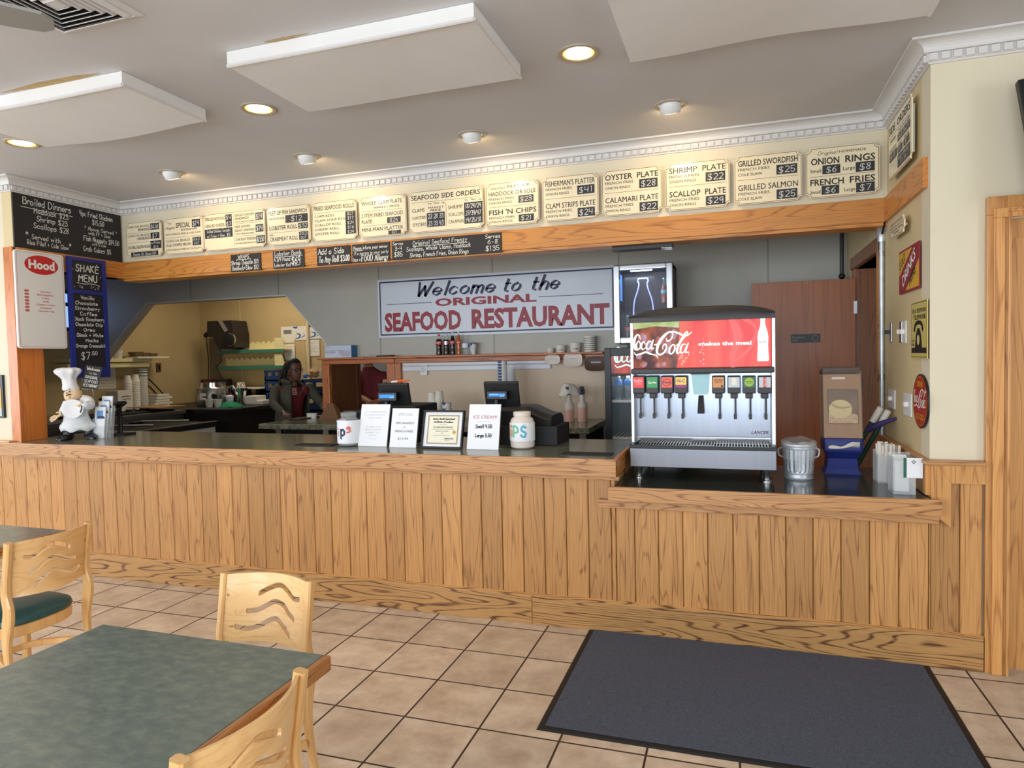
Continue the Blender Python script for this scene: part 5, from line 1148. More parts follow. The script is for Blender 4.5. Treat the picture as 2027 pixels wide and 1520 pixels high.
# two green sticks leaning in the corner behind the dispenser
for i, (p1, p0, lb) in enumerate((((1743, 807), (1688, 900), 'green stick with a white grip end leaning behind the napkin dispenser'), ((1758, 813), (1700, 915), 'second green stick with a white grip end, the one nearer the wall'))):
    b = P(*p1, 'y', .80); a = P(*p0, 'y', .84); t = thing('green_stick', lb, 'stick', a)
    a = b+(a-b)*((b.z-ZD-.015)/(b.z-a.z))
    MB().tube([a, a.lerp(b, .76)], .014, 10, 1).build('shaft', mat('deep_green', (20, 62, 42), .6), t)
    MB().tube([a.lerp(b, .76), b, b+(b-a)*.012], [.02, .019, .012], 12, 1).build('grip', M['cup'], t)
    if i == 0: MB().tube([a.lerp(b, .62), a.lerp(b, .62)+Vector((.06, -.04, .04)), a.lerp(b, .62)+Vector((.15, -.06, .08))], [.02, .018, .007], 10, 4).build('purple_wrap', mat('purple_cloth', (62, 48, 104), .7), t)
# straw and lid bins
def rack(x0, x1, y0, y1, z, h, lab, name):
    t = thing(name, lab, 'holder', ((x0+x1)/2, (y0+y1)/2, z)); mb = MB()
    mb.box(x0, x1, y0, y0+.003, z, z+h); mb.box(x0, x1, y1-.003, y1, z, z+h*1.15); mb.box(x0, x0+.003, y0, y1, z, z+h*1.05); mb.box(x1-.003, x1, y0, y1, z, z+h*1.05); mb.box(x0, x1, y0, y1, z, z+.003)
    mb.build('clear_bin', M['clear'], t); return t
q0 = P(1768, 978, 'z', ZD); q1 = P(1815, 980, 'z', ZD)
t = rack(q0.x, q1.x-.004, q0.y, q0.y+.13, ZD, .17, 'clear bin of white cup lids at the end of the drink counter', 'lid_bin')
for k in range(9): MB().box(q0.x+.012, q1.x-.03, q0.y+.018+.008*k, q0.y+.022+.008*k, ZD+.012, ZD+.165+.003*k, .002).build('cup_lid', M['whitep'], t)
fr = Fr((q0.x+.045, q0.y-.002, ZD+.085), (1, 0, 0), (0, 0, 1)); mb = MB(); mb.join(box_in(fr, 0, .085, 0, .1, -.001, 0)); cdm = mb.build('price_card', M['white'], t)
mb = MB(); mb.rect(fr, .0, .014, 0, .1, .0006); mb.outline(fr, [(.045, .07), (.055, .08), (.045, .09), (.035, .08)], .003, .0006); mb.build('card_print', mat('card_green', (30, 96, 76), .5), cdm)
q2 = P(1735, 955, 'z', ZD); t = rack(q2.x, q2.x+.12, q2.y-.03, q2.y+.1, ZD, .15, 'clear bin packed with paper-wrapped straws behind the lid bin', 'straw_bin')
rs = random.Random(9)
for k in range(26):
    x, y = q2.x+.012+.095*rs.random(), q2.y-.015+.1*rs.random(); mb = MB(); mb.tube([(x, y, ZD+.006), (x+rs.uniform(-.012, .012), y+rs.uniform(-.01, .01), ZD+.2+rs.random()*.02)], .0085, 5, 1, flat=.6); mb.build('wrapped_straw', M['cup'], t)

# ------------------------------------------------------------------ things on the order counter
def lean_frame(bl, br, tl_y, deg, z=ZU):
    a = P(*bl, 'z', z); b = P(*br, 'z', z); y = (a.y+b.y)/2; th = math.radians(deg); v = Vector((0, math.sin(th), math.cos(th)))
    lo, hi = .05, .5                          # height whose top edge falls on the wanted pixel row
    for _ in range(30):
        m = (lo+hi)/2; q = Vector((a.x, y, z))+v*m; d = q-CAM; py = 760-FPX*d.dot(UP)/d.dot(FW)
        if py > tl_y: lo = m
        else: hi = m
    return Fr((a.x, y, z), (1, 0, 0), v), b.x-a.x, lo
def sign_holder(name, lab, bl, br, ty, cat='sign', deg=14):
    fr, w, h = lean_frame(bl, br, ty, deg)
    t = thing(name, lab, cat, fr(w/2, 0, 0))
    mb = MB(); mb.join(box_in(fr, 0, w, 0, h, -.006, -.004)); f2 = Fr((fr.o.x, fr.o.y, ZU), (1, 0, 0), (0, 1, 0)); mb.join(box_in(f2, 0, w, 0, .08, 0, .002)); mb.build('acrylic_stand', M['clear'], t)
    mb = MB(); mb.join(box_in(fr, .002, w-.002, .002, h-.001, -.003, 0)); mb.build('sheet', M['white'], t)
    return t, fr, w, h
gtx = mat('print_grey', (120, 120, 124), .6); ltx = mat('print_faint', (196, 196, 202), .6); rtx = mat('print_rose', (196, 120, 130), .6)
t, fr, w, h = sign_holder('counter_sign', 'white counter sign with faint print about card payment, beside the glass tip jar', (706, 883.5), (767, 884), 800)
mb = MB()
for i, s in enumerate(('NOW OFFERING EVERYTHING', 'CUSTOMERS DISCOUNT', 'FOR ALL ITEMS')): typ(mb, fr, s, (.12, .14, .3)[i]*w, (.9, .86, .72)[i]*w, h*(.8-.07*i), h*.03, .0)
for i, s in enumerate(('ALL CREDIT CARD', 'TRANSACTIONS WILL', 'BE SUBJECT TO A', '3.99% FEE')): typ(mb, fr, s, (.24, .2, .24, .34)[i]*w, (.74, .78, .72, .62)[i]*w, h*(.45-.068*i), h*.032, 0)
mb.rect(fr, .3*w, .66*w, .18*h, .184*h); mb.build('lettering', ltx, t)
t, fr, w, h = sign_holder('counter_sign', 'white counter sign headed SPECIAL for fish nuggets and french fries', (768.5, 886), (824.7, 886.5), 808)
mb = MB(); typ(mb, fr, 'SPECIAL', .24*w, .8*w, .81*h, .075*h, 0); mb.build('heading_lettering', ltx, t)
mb = MB(); typ(mb, fr, 'FISH NUGGETS', .18*w, .86*w, .6*h, .055*h, .01); typ(mb, fr, '&', .48*w, .54*w, .5*h, .04*h, .0); typ(mb, fr, 'FRENCH FRIES', .18*w, .84*w, .39*h, .055*h, .01); typ(mb, fr, '$10.99', .3*w, .68*w, .2*h, .055*h, .0); mb.build('lettering', gtx, t)
t, fr, w, h = sign_holder('counter_sign', 'white counter sign headed ICE CREAM with small and large prices', (921.8, 890), (988, 890.5), 800)
mb = MB(); typ(mb, fr, 'ICE CREAM!', .15*w, .9*w, .68*h, .075*h, .0); mb.build('heading_lettering', rtx, t)
mb = MB(); typ(mb, fr, 'CUP OR CONE', .3*w, .72*w, .6*h, .025*h, 0); mb.build('small_lettering', ltx, t)
mb = MB(); hand(mb, fr, 'Small 4.50', .25*w, .76*w, .475*h, .075*h, .004, 0); hand(mb, fr, 'Large 5.50', .25*w, .76*w, .275*h, .075*h, .004, 0); mb.build('lettering', M['ink'], t)
fr, w, h = lean_frame((831.8, 887.6), (915, 889), 812, 16)
t = thing('framed_certificate', 'black framed health certificate with gold seal between two counter signs', 'certificate', fr(w/2, 0, 0))
mb = MB(); e = .012
for q in ((0, w, 0, e*1.2), (0, w, h-e, h), (0, e, 0, h), (w-e, w, 0, h)): mb.join(box_in(fr, *q, -.012, .008))
mb.join(box_in(fr, 0, w, 0, h, -.014, -.01)); bevmod(mb.build('frame', M['black'], t), .003)
mb = MB(); mb.join(box_in(fr, e, w-e, e, h-e, -.006, -.002)); mb.build('mount', M['white'], t)
mb = MB(); mb.join(box_in(fr, w*.12, w*.88, h*.12, h*.88, -.002, -.001)); cp = mb.build('certificate_paper', mat('certificate_cream', (236, 232, 210), .5), t)
mb = MB(); mb.outline(fr, [(w*.12, h*.12), (w*.88, h*.12), (w*.88, h*.88), (w*.12, h*.88)], .009, -.0004); mb.build('ornamental_border', mat('certificate_border', (178, 160, 136), .6, noise=.4, nscale=400), cp)
mb = MB(); hand(mb, fr, 'Dennis Health Department', .24*w, .78*w, .755*h, .045*h, .0022, .3, 0, -.6); hand(mb, fr, 'Certificate of Excellence', .26*w, .74*w, .675*h, .045*h, .0022, .3, 0, -.6); typ(mb, fr, 'is hereby granted to', .4*w, .6*w, .625*h, .016*h, 0, .3, 0); typ(mb, fr, 'The Original Seafood Restaurant', .26*w, .74*w, .555*h, .03*h, .01, .25, 0); mb.rect(fr, .26*w, .74*w, .545*h, .549*h, 0)
typ(mb, fr, 'for exemplary performance as a food service establishment', .22*w, .78*w, .5*h, .018*h, 0, .2, 0); typ(mb, fr, 'Excellence in Food Safety', .33*w, .64*w, .445*h, .026*h, .0, .2, 0); typ(mb, fr, '2023', .46*w, .52*w, .39*h, .022*h, 0, .2, 0); typ(mb, fr, 'presented on this day, August 15, 2023', .28*w, .68*w, .34*h, .02*h, 0, .2, 0); hand(mb, fr, 'Andrew Field', .56*w, .76*w, .255*h, .03*h, .0014, .4, 0); mb.rect(fr, .5*w, .78*w, .245*h, .248*h, 0); typ(mb, fr, 'Director', .57*w, .68*w, .21*h, .018*h, 0, .2, 0)
mb.build('lettering', M['ink'], cp)
mb = MB(); mb.prism([(.78*w+.0115*(1+.05*(k % 2))*math.cos(k*PI/18), .43*h+.0115*(1+.05*(k % 2))*math.sin(k*PI/18)) for k in range(36)], fr, -.0008, .0006); mb.build('gold_seal', M['gold'], cp)
# tip jars
def wrap(c, r, a0, z0):
    """frame-like mapping of a label round a jar: a along the arc, b up"""
    return lambda a, b, cc=0: Vector((c.x+(r+cc)*math.sin(a/r+a0), c.y-(r+cc)*math.cos(a/r+a0), z0+b))
def jar(name, lab, c, prof, r, z0, h, body, lid=None):
    t = thing(name, lab, 'tip jar', c)
    MB().lathe(prof, c, 32).build('jar_body', body, t)
    mb = MB(); rg = [[(c.x+(r+.0015)*math.sin(a*PI/30), c.y-(r+.0015)*math.cos(a*PI/30), z) for a in range(-22, 23)] for z in (c.z+z0, c.z+z0+h)]
    mb.loft(rg, closed=False); mb.build('paper_label', M['white'], t, clean='keep'); return t
c = P(686, 884, 'z', ZU); c.y += .055; c.x -= .012
t = jar('tip_jar', 'clear glass tip jar with hand-drawn paper label, left of the counter signs', c, [(.06, 0), (.072, .008), (.075, .03), (.075, .155), (.07, .17), (.052, .192), (.05, .2), (.053, .203), (.053, .222), (.05, .228)], .077, .022, .155, M['jar'])
vs0 = wrap(c, .0795, -.05, c.z+.022)
mb = MB(); hand(mb, vs0, 'p', -.01, .022, .055, .07, .013, .0, .0006); mb.build('label_lettering', M['navy'], t)
mb = MB(); hand(mb, vs0, 's', .035, .062, .075, .06, .011, .0, .0006); hand(mb, vs0, 'i', -.04, -.03, .05, .05, .009, 0, .0006); mb.build('label_lettering', mat('crayon_coral', (226, 110, 104), .6), t)
mb = MB(); hand(mb, vs0, 'T', -.075, -.045, .09, .045, .009, 0, .0006); mb.build('label_lettering', mat('crayon_teal', (90, 180, 176), .6), t)
MB().lathe([(.05, .006), (.06, .012), (.04, .022), (0.01, .026)], c, 12).build('coins', M['galv'], t)
c = P(1029, 889, 'z', ZU); c.y += .06
t = jar('tip_jar', 'white plastic tip jar with colourful TIPS label, right of the counter signs', c, [(.06, 0), (.074, .01), (.077, .03), (.077, .16), (.07, .185), (.052, .2), (.052, .204), (.056, .206), (.056, .228), (.052, .232), (.04, .232)], .0785, .05, .115, M['frost'])
vs1 = wrap(c, .0805, -.02, c.z+.05)
for s, a0, a1, rgb in (('T', -.1, -.066, (214, 150, 90)), ('i', -.056, -.046, (222, 158, 84)), ('P', -.034, .004, (120, 190, 160)), ('S', .016, .054, (86, 178, 206))):
    mb = MB(); hand(mb, vs1, s, a0, a1, .03, .065, .013, 0, .0006); mb.build('label_lettering', mat('crayon_'+s, rgb, .6), t)
mb = MB()
for a, b in ((-.03, .1), (.04, .1), (.0, .012)): mb.ribbon([(a-.004, b+.004), (a-.002, b+.006), (a, b+.003), (a+.002, b+.006), (a+.004, b+.004), (a, b-.002), (a-.004, b+.004)], .001, vs1, .0006, 2)
mb.build('label_doodle', ltx, t)
# counter mats
for a, b, lb in (((1110, 897), (1212, 903), 'black rubber counter mat at the right end of the order counter'), ((583, 879), (662, 886), 'black rubber counter mat left of the glass tip jar')):
    q0 = P(a[0], a[1]+3, 'z', ZU); q1 = P(b[0], a[1]+3, 'z', ZU); d = .1
    o = MB().box(q0.x, q1.x, q0.y, q0.y+d, ZU, ZU+.006, .002).build('counter_mat', M['blackm']); tag(o, lb, 'mat', 'black mats on the order counter')
# registers
def register(lab, x0, x1, ztop, y, dx0, dx1, dz0, dz1, text):
    t = thing('cash_register', lab, 'cash register', ((x0+x1)/2, y, ZU)); R = Matrix.Rotation(math.radians(14), 3, 'X'); cx = (x0+x1)/2; w = x1-x0; h = .26
    MB().obox((cx, y, ztop-h/2), (w, .028, h), R, .008, 3).build('monitor', M['black'], t)
    MB().box(cx-.03, cx+.03, y-.005, y+.06, ZU+.05, ztop-h*.5, .008).build('monitor_stand', M['blackm'], t)
    f = Fr((dx0, y-.075, dz0), (1, 0, 0), (0, 0, 1)); mb = MB(); mb.join(box_in(f, 0, dx1-dx0, 0, dz1-dz0, -.03, 0)); d = bevmod(mb.build('customer_display', M['black'], t), .004)
    mb = MB(); mb.join(box_in(f, .014, dx1-dx0-.014, .022, dz1-dz0-.016, 0, .001)); sc = mb.build('screen', M['screen'], d)
    mb = MB(); typ(mb, f, text, .02, .02+(dx1-dx0)*.42, (dz1-dz0)*.58, .008, .0, 0, .002); typ(mb, f, '$0.00', (dx1-dx0)*.66, (dx1-dx0)*.86, (dz1-dz0)*.36, .008, .0, 0, .002); mb.build('screen_lettering', M['litwhite'], d)
    MB().box((dx0+dx1)/2-.012, (dx0+dx1)/2+.012, y-.09, y-.05, ZU+.1, dz0, .004).build('display_pole', M['black'], t)
    return t
yr = .55
a = P(753, 757, 'y', yr); b = P(812, 757, 'y', yr); d0 = P(748, 794, 'y', yr-.075); d1 = P(784, 776.5, 'y', yr-.075)
t = register('black cash register with lit blue display behind the leaning counter signs', a.x, b.x, a.z, yr, d0.x, d1.x, d0.z, d1.z, '')
a2 = P(773, 830, 'y', yr); b2 = P(837, 830, 'y', yr); MB().box(a2.x, b2.x, yr-.1, yr+.25, ZU, P(800, 803, 'y', yr-.1).z, .012, 3).build('base_housing', M['blackm'], t)
a = P(961, 754, 'y', yr); b = P(1028, 754, 'y', yr); d0 = P(964, 791, 'y', yr-.075); d1 = P(1003, 774, 'y', yr-.075)
t = register('black cash register with a rounded housing and cash drawer, behind the white tip jar', a.x, b.x, a.z, yr, d0.x, d1.x, d0.z, d1.z, 'welcome')
x0 = P(955, 830, 'y', .48).x; x1 = P(1093, 824, 'y', .48).x; zt = P(1040, 804, 'y', .48).z; zl = P(1085, 822, 'y', .48).z
zz = lambda u: zt if u < .62 else zt-(zt-zl)*math.sin((u-.62)/.38*PI/2)**1.5
rg = []
for i in range(15):
    u = i/14; x = x0+(x1-x0)*u; z1 = zz(u)
    rg.append([(x, .46, ZU+.11), (x, .45, z1-.03), (x, .47, z1-.006), (x, .52, z1), (x, .72, z1), (x, .78, z1-.03), (x, .78, ZU+.11)])
mb = MB(); mb.loft(rg); mb.build('printer_housing', M['black'], t)
MB().box(x0, P(1103, 857, 'y', .43).x, .43, .76, ZU, ZU+.125, .006).build('cash_drawer', M['blackm'], t)
MB().tube([(x1-.02, .5, ZU+.004), (x1+.04, .42, ZU+.004), (x1+.1, .44, ZU+.004)], .004, 6).build('power_cable', M['black'], t)
# brochures and the black stand at the left
c = P(193, 868, 'z', ZU); w = .128
t = thing('brochure_rack', 'clear rack holding white and blue brochures beside the chef figure', 'brochure rack', (c.x, c.y+.05, ZU))
mb = MB()
for y, hh in ((c.y, .1), (c.y+.03, .15), (c.y+.06, .2)):
    f = Fr((c.x-w/2, y, ZU), (1, 0, 0), (0, .12, 1)); mb.join(box_in(f, 0, w, 0, hh, 0, .002)); mb.join(box_in(f, 0, .002, 0, hh+.06, -.03, 0)); mb.join(box_in(f, w-.002, w, 0, hh+.06, -.03, 0))
mb.build('clear_holder', M['clear'], t)
for k, (y, z0) in enumerate(((c.y+.008, .003), (c.y+.038, .045), (c.y+.068, .085))):
    f = Fr((c.x-w/2+.006+.004*k, y, ZU+z0), (1, 0, 0), (0, .12, 1)); mb = MB(); mb.join(box_in(f, 0, w-.018, 0, .25, -.012, -.004)); br = mb.build('brochure', M['white'], t)
    mb = MB(); mb.rect(f, .022, w-.04, .155, .22, -.003); mb.build('sky_print', mat('brochure_sky', (110, 160, 214), .4), br)
    mb = MB(); mb.rect(f, .03, w-.02, .155, .168, -.0024); mb.rect(f, .04, .1, .168, .176, -.0024); mb.build('bridge_print', mat('brochure_ink', (60, 76, 110), .4), br)
    if k == 0: mb = MB(); mb.prism([(.066+.05*math.cos(q*PI/10), .03+.02*math.sin(q*PI/10)) for q in range(20)], f, -.0036, -.003); mb.build('badge_print', mat('brochure_badge', (240, 240, 236), .4), br)
    if k == 0: mb = MB(); typ(mb, f, 'Savory', .04, .09, .036, .008, .004, 0, -.002); typ(mb, f, 'places to eat', .036, .094, .022, .007, .0, 0, -.002); mb.build('lettering', gtx, br)
c = P(243, 860, 'z', ZU)
t = thing('tablet_stand', 'black angled stand behind the brochure rack', 'stand', c)
MB().obox(c+Vector((0, 0, .008)), (.16, .12, .016), None, .004).build('foot', M['black'], t)
MB().bar([c+Vector((-.03, .0, .01)), c+Vector((-.035, .01, .12)), c+Vector((-.03, .0, .2)), c+Vector((.0, -.01, .26))], .045, .02, (1, 0, 0)).build('upright', M['black'], t)
MB().obox(c+Vector((.005, -.02, .255)), (.07, .09, .03), Matrix.Rotation(-.5, 3, 'Y'), .01).build('head', M['black'], t)

# ------------------------------------------------------------------ pass window, shelf and back wall
pw = thing('pass_window', 'oak framed pass window in the back wall with a deep wooden reveal', 'pass window', (-1.36, YB-.03, .965))
zs = 1.535; yo = YB-.055
rnd_attr(MB().box(-1.83, -1.74, yo, YB-.002, .965, zs, .006).build('left_stile', M['passwood'], pw))
rnd_attr(MB().box(-1.04, -.95, yo, YB-.002, .965, zs, .006).build('right_stile', M['passwood'], pw))
rnd_attr(MB().box(-1.83, -.95, yo, YB-.002, zs+.001, 1.584, .006).build('head_rail', M['passwoodx'], pw))
mb = MB(); mb.box(-1.76, -1.74, YB+.0, YB+.50, .965, 1.57); mb.box(-1.76, -1.735, YB+.50, YB+.59, .965, 1.57, .003); rnd_attr(mb.build('reveal_board', oak('rough_pine', (126, 74, 40), (70, 38, 20), 'z', 12, .8, 6, .7, .6, .3), pw))
sh = thing('display_shelf', 'narrow oak display shelf along the back wall under the welcome sign', 'shelf', (-.3, YB-.06, 1.6))
rnd_attr(MB().box(-1.84, 1.27, YB-.13, YB-.002, 1.585, 1.606, .004).build('shelf_board', M['passwoodx'], sh))
rnd_attr(MB().box(-.945, 1.27, YB-.05, YB-.002, 1.535, 1.584, .006).build('shelf_rail', M['passwoodx'], sh))
rnd_attr(MB().box(-.948, -.875, yo, YB-.002, .965, 1.534, .006).build('end_stile', M['passwood'], sh))
sp = struct(MB().box(-.875, 1.27, YB-.012, YB-.001, .965, 1.534).build('wall_splash', M['frp2'], org=(0, 0, 0)))
t = thing('ticket_rail', 'long white ticket rail under the display shelf', 'rail', (.05, YB-.02, 1.45))
MB().box(-.86, .72, YB-.03, YB-.013, 1.505, 1.53, .003).build('upper_strip', M['signw'], t)
MB().box(-.86, .74, YB-.036, YB-.013, 1.45, 1.496, .004).build('lower_strip', M['signw'], t)
MB().lathe([(.012, 0), (.012, .01)], (.27, YB-.046, 1.475), 12, 'y').build('pull_ring', M['chrome'], t)
a = P(839, 733, 'y', YB-.04); fr = Fr((a.x-.04, YB-.04, a.z-.05), (1, 0, .06), (0, 0, 1)); mb = MB(); mb.prism([(0, 0), (.075, 0), (.08, .1), (.005, .1)], fr, -.002, 0)
t = thing('order_ticket', 'small white paper ticket hanging from the ticket rail', 'ticket', a); mb.build('paper', M['white'], t); mb = MB()
for k in range(4): mb.rect(fr, .01, .06-.008*(k % 2), .085-.018*k, .09-.018*k)
mb.build('print', gtx, t)
ZS = 1.606
def shelf_x(px): return P(px, 704, 'y', YB-.07).x
def bottle(lab, px, hgt, r, kind, liquid, label_m, cap_m, level, txt=None, body=None):
    x = shelf_x(px); c = Vector((x, YB-.075, ZS)); t = thing('soda_bottle' if kind != 'water' else 'water_bottle', lab, 'bottle', c, 'display drinks on the oak shelf')
    pr = {'pet': [(.8, 0), (.95, .02), (1, .08), (.93, .3), (.9, .42), (1, .5), (1, .66), (.85, .74), (.5, .86), (.36, .9), (.36, .96)], 'glass': [(.9, 0), (.95, .03), (.98, .12), (.86, .3), (.95, .48), (.92, .58), (.6, .74), (.42, .86), (.42, .955)], 'water': [(.85, 0), (.97, .03), (.9, .12), (1, .16), (.9, .24), (1, .3), (1, .6), (.9, .7), (.5, .86), (.4, .9), (.4, .95)]}[kind]
    rr_ = lambda z: interp([(b, a) for a, b in pr], z/hgt)*r
    if liquid: MB().lathe([(rr_(z)-.0012, z) for z in [.004+(level*hgt-.004)*k/14 for k in range(15)]], c, 24).build('liquid', liquid, t)
    lv = level if liquid else 0
    MB().lathe([(rr_(hgt*(lv+(pr[-1][1]-lv)*k/16)), hgt*(lv+(pr[-1][1]-lv)*k/16)) for k in range(17)], c, 24).build('body', body or M['bottleclear'], t)
    z0, z1 = (.5, .67) if kind == 'pet' else (.46, .6) if kind == 'glass' else (.36, .58)
    lb_ = MB().lathe([(rr_((z0+(z1-z0)*k/3)*hgt)+.0012, (z0+(z1-z0)*k/3)*hgt) for k in range(4)], c, 24, cap=False).build('label', label_m, t)
    if txt:
        R_ = r+.003; vw = wrap(c, R_, 0.25, c.z+z0*hgt); mb = MB()
        if txt == 'logo':
            k_ = (R_*1.5)/745
            for st in LOGO: mb.ribbon([(-R_*.75+(x_-130)*k_, .008+(790-y_)*k_) for x_, y_, _ in st], [w_*k_*1.2 for *_, w_ in st], vw, .0006, 3)
        else: typ(mb, vw, txt, -R_*.6, R_*.6, (z1-z0)*hgt*.35, (z1-z0)*hgt*.3, .03, 0, .0006)
        mb.build('label_lettering', M['chalk'] if txt != 'COKE' else M['red'], lb_)
    MB().lathe([(r*.44, .93*hgt), (r*.46, .94*hgt), (r*.46, hgt-.003), (r*.4, hgt)], c, 20).build('cap', cap_m, t)
b_h = P(870, 662, 'y', YB-.075).z-ZS
bottle('dark cola bottle with red label and red cap, first from the left on the shelf', 870, b_h, .031, 'pet', M['cola'], M['red'], M['red'], .78, 'logo')
bottle('dark cola bottle with silver label and grey cap on the shelf', 884.5, b_h, .031, 'pet', M['cola'], M['alu'], M['galv'], .74, 'COKE')
bottle('slim dark glass cola bottle with red label on the shelf', 897, b_h*1.13, .027, 'glass', M['cola'], M['red'], M['galv'], .82, 'logo')
bottle('orange soda glass bottle with pale cap on the shelf', 909, b_h*1.13, .025, 'glass', M['amber'], mat('orange_label', (206, 90, 50), .4), M['cup'], .85, 'Fanta')
bottle('clear water bottle with white and blue label on the shelf', 922, b_h*.93, .031, 'water', None, M['white'], M['bottleclear'], 0, None)
pat = mat('cup_print', (150, 170, 196), .4); ptn = pat.node_tree; wv = ptn.nodes.new('ShaderNodeTexVoronoi'); wv.inputs['Scale'].default_value = 26; wv.feature = 'F1'
tcn = ptn.nodes.new('ShaderNodeTexCoord'); rpn = ptn.nodes.new('ShaderNodeValToRGB'); ptn.links.new(tcn.outputs['Object'], wv.inputs['Vector']); spn = ptn.nodes.new('ShaderNodeSeparateColor'); ptn.links.new(wv.outputs['Color'], spn.inputs[0]); ptn.links.new(spn.outputs[0], rpn.inputs[0])
rpn.color_ramp.interpolation = 'CONSTANT'; els = rpn.color_ramp.elements; els[0].color = L_((226, 224, 222)); els[1].position = .8; els[1].color = L_((120, 90, 130))
for p_, c_ in ((.35, (96, 140, 180)), (.55, (200, 214, 226)), (.68, (52, 62, 104))): e_ = els.new(p_); e_.color = L_(c_)
ptn.links.new(rpn.outputs[0], ptn.nodes['Principled BSDF'].inputs['Base Color'])
def cup(name, lab, c, r0, r1, h, m, group=None, rim=True, cat='cup', stripes=None):
    t = thing(name, lab, cat, c, group); c = Vector(c)
    mb = MB(); mb.lathe([(r0*.94, .004), (r0, 0), (r1, h), (r1-.003, h), (r0-.003, .006)], c, 24, cap=True); mb.build('body', m, t)
    if rim: mb = MB(); mb.lathe([(r1-.003, h-.004), (r1+.002, h-.003), (r1+.0025, h+.002), (r1-.003, h+.003)], c, 24, cap=False); mb.build('rim', m, t)
    for z0, z1, sm in stripes or ():
        f = lambda z: r0+(r1-r0)*z/h+.0008
        MB().lathe([(f(z0*h), z0*h), (f(z1*h), z1*h)], c, 24, cap=False).build('stripe', sm, t)
    return t
cup('printed_cup', 'blue printed paper cup leaning beside the water bottle on the shelf', (shelf_x(937), YB-.07, ZS), .024, .04, .115, pat, 'display cups and bowls on the oak shelf')
for px, r0, r1, h, lb in ((1090, .028, .034, .04, 'smallest white paper tub on the oak shelf'), (1110, .04, .048, .066, 'middle sized white paper tub on the oak shelf'), (1139, .044, .056, .085, 'largest white paper tub on the oak shelf')):
    t = cup('paper_tub', lb, (shelf_x(px), YB-.07, ZS), r0, r1, h, M['cup'], 'display cups and bowls on the oak shelf')
    f = wrap(Vector((shelf_x(px), YB-.07, 0)), (r0+r1)/2+.001, .3, ZS+h*.3); mb = MB(); typ(mb, f, '6 oz CHOWDER', -r0*.6, r0*.6, 0, h*.12, .02, 0, .002); mb.build('print', M['ink'], t)
st_ = [(z, z+.035, M['navy']) for z in (.12, .24, .36, .5, .62, .74, .86)]
cup('striped_tub', 'tall striped paper tub at the right end of the oak shelf', (shelf_x(1168), YB-.07, ZS), .054, .06, .145, M['cup'], 'display cups and bowls on the oak shelf', stripes=st_)
# sample plates hung on the shelf front
for px0, px1, py0, py1, m_, lb, tx in ((1078, 1108, 702, 722, M['frost'], 'small white oval plate hung on the shelf front', 'LUNCH PLATE'), (1115, 1152, 698, 726, M['frost'], 'larger white square plate hung on the shelf front', 'SNACK PLATE'), (1157, 1200, 704, 735, mat('brown_tray', (84, 58, 44), .5), 'brown tray hung on the shelf front', 'DINNER PLATE')):
    a = P(px0, py1, 'y', YB-.15); b = P(px1, py0, 'y', YB-.15); w, h = b.x-a.x, b.z-a.z
    fr = Fr((a.x, YB-.15, a.z), (1, 0, 0), (0, .22, 1)); t = thing('sample_plate', lb, 'plate', fr(w/2, 0, 0), 'sample plates on the shelf front'); mb = MB()
    def sq(k, c): return [fr(w/2+math.copysign(abs(math.cos(q*PI/16))**.6, math.cos(q*PI/16))*w/2*k, h/2+math.copysign(abs(math.sin(q*PI/16))**.6, math.sin(q*PI/16))*h/2*k, c) for q in range(32)]
    mb.loft([sq(.95, -.006), sq(1, .006), sq(.97, .006), sq(.8, -.004), sq(.05, -.004)]); mb.build('dish', m_, t)
    mb = MB(); mb.join(box_in(fr, w*.28, w*.72, h*.56, h*.64, -.004, -.002)); tg = mb.build('name_strip', M['white'] if 'brown' in lb else m_, t); mb = MB(); typ(mb, fr, tx, w*.3, w*.7, h*.58, h*.045, .02, 0, -.0012); mb.build('print', M['ink'], tg)
# tissue box, little glass shapes and a marker
a = P(644, 711, 'y', YB-.12); b = P(695, 683, 'y', YB-.12)
t = thing('glove_box', 'white and blue cardboard box standing above the pass window', 'box', ((a.x+b.x)/2, YB-.07, ZS))
MB().box(a.x, b.x, YB-.122, YB-.01, ZS, b.z, .002).build('carton', mat('box_lilac_white', (206, 212, 230), .5), t)
MB().box(b.x-.002, b.x+.004, YB-.122, YB-.01, ZS, b.z, .001).build('end_panel', mat('box_blue', (52, 110, 160), .5), t)
fr = Fr((a.x, YB-.123, ZS), (1, 0, 0), (0, 0, 1)); w, h = b.x-a.x, b.z-ZS; mb = MB(); mb.rect(fr, .02*w, .4*w, .36*h, .54*h); mb.prism([(.5*w, .62*h), (.98*w, .5*h), (.96*w, .1*h), (.7*w, .06*h), (.55*w, .3*h)], fr, .0006, .001); mb.build('photo_print', mat('box_print', (186, 180, 194), .5), t)
mb = MB(); typ(mb, fr, 'GLOVES', .03*w, .2*w, .86*h, .07*h, .01); typ(mb, fr, 'medical', .26*w, .38*w, .42*h, .06*h, 0); mb.rect(fr, .0, w, .6*h, .615*h); mb.build('lettering', mat('box_ink', (70, 90, 130), .5), t)
for i, px in enumerate((711, 719, 726, 732)):
    t = tag(MB().ball((shelf_x(px), YB-.08, ZS+.012-.002*(i % 2)), .012, 1, 1, 1, 10).build('glass_ornament', M['jar']), 'tiny clear glass ornament in the row right of the cardboard box', 'ornament', 'glass ornaments on the shelf')
a = P(745, 708, 'y', YB-.11); b = P(781, 707, 'y', YB-.11); t = thing('marker_pen', 'black marker pen lying above the right side of the pass window', 'pen', ((a.x+b.x)/2, YB-.11, ZS))
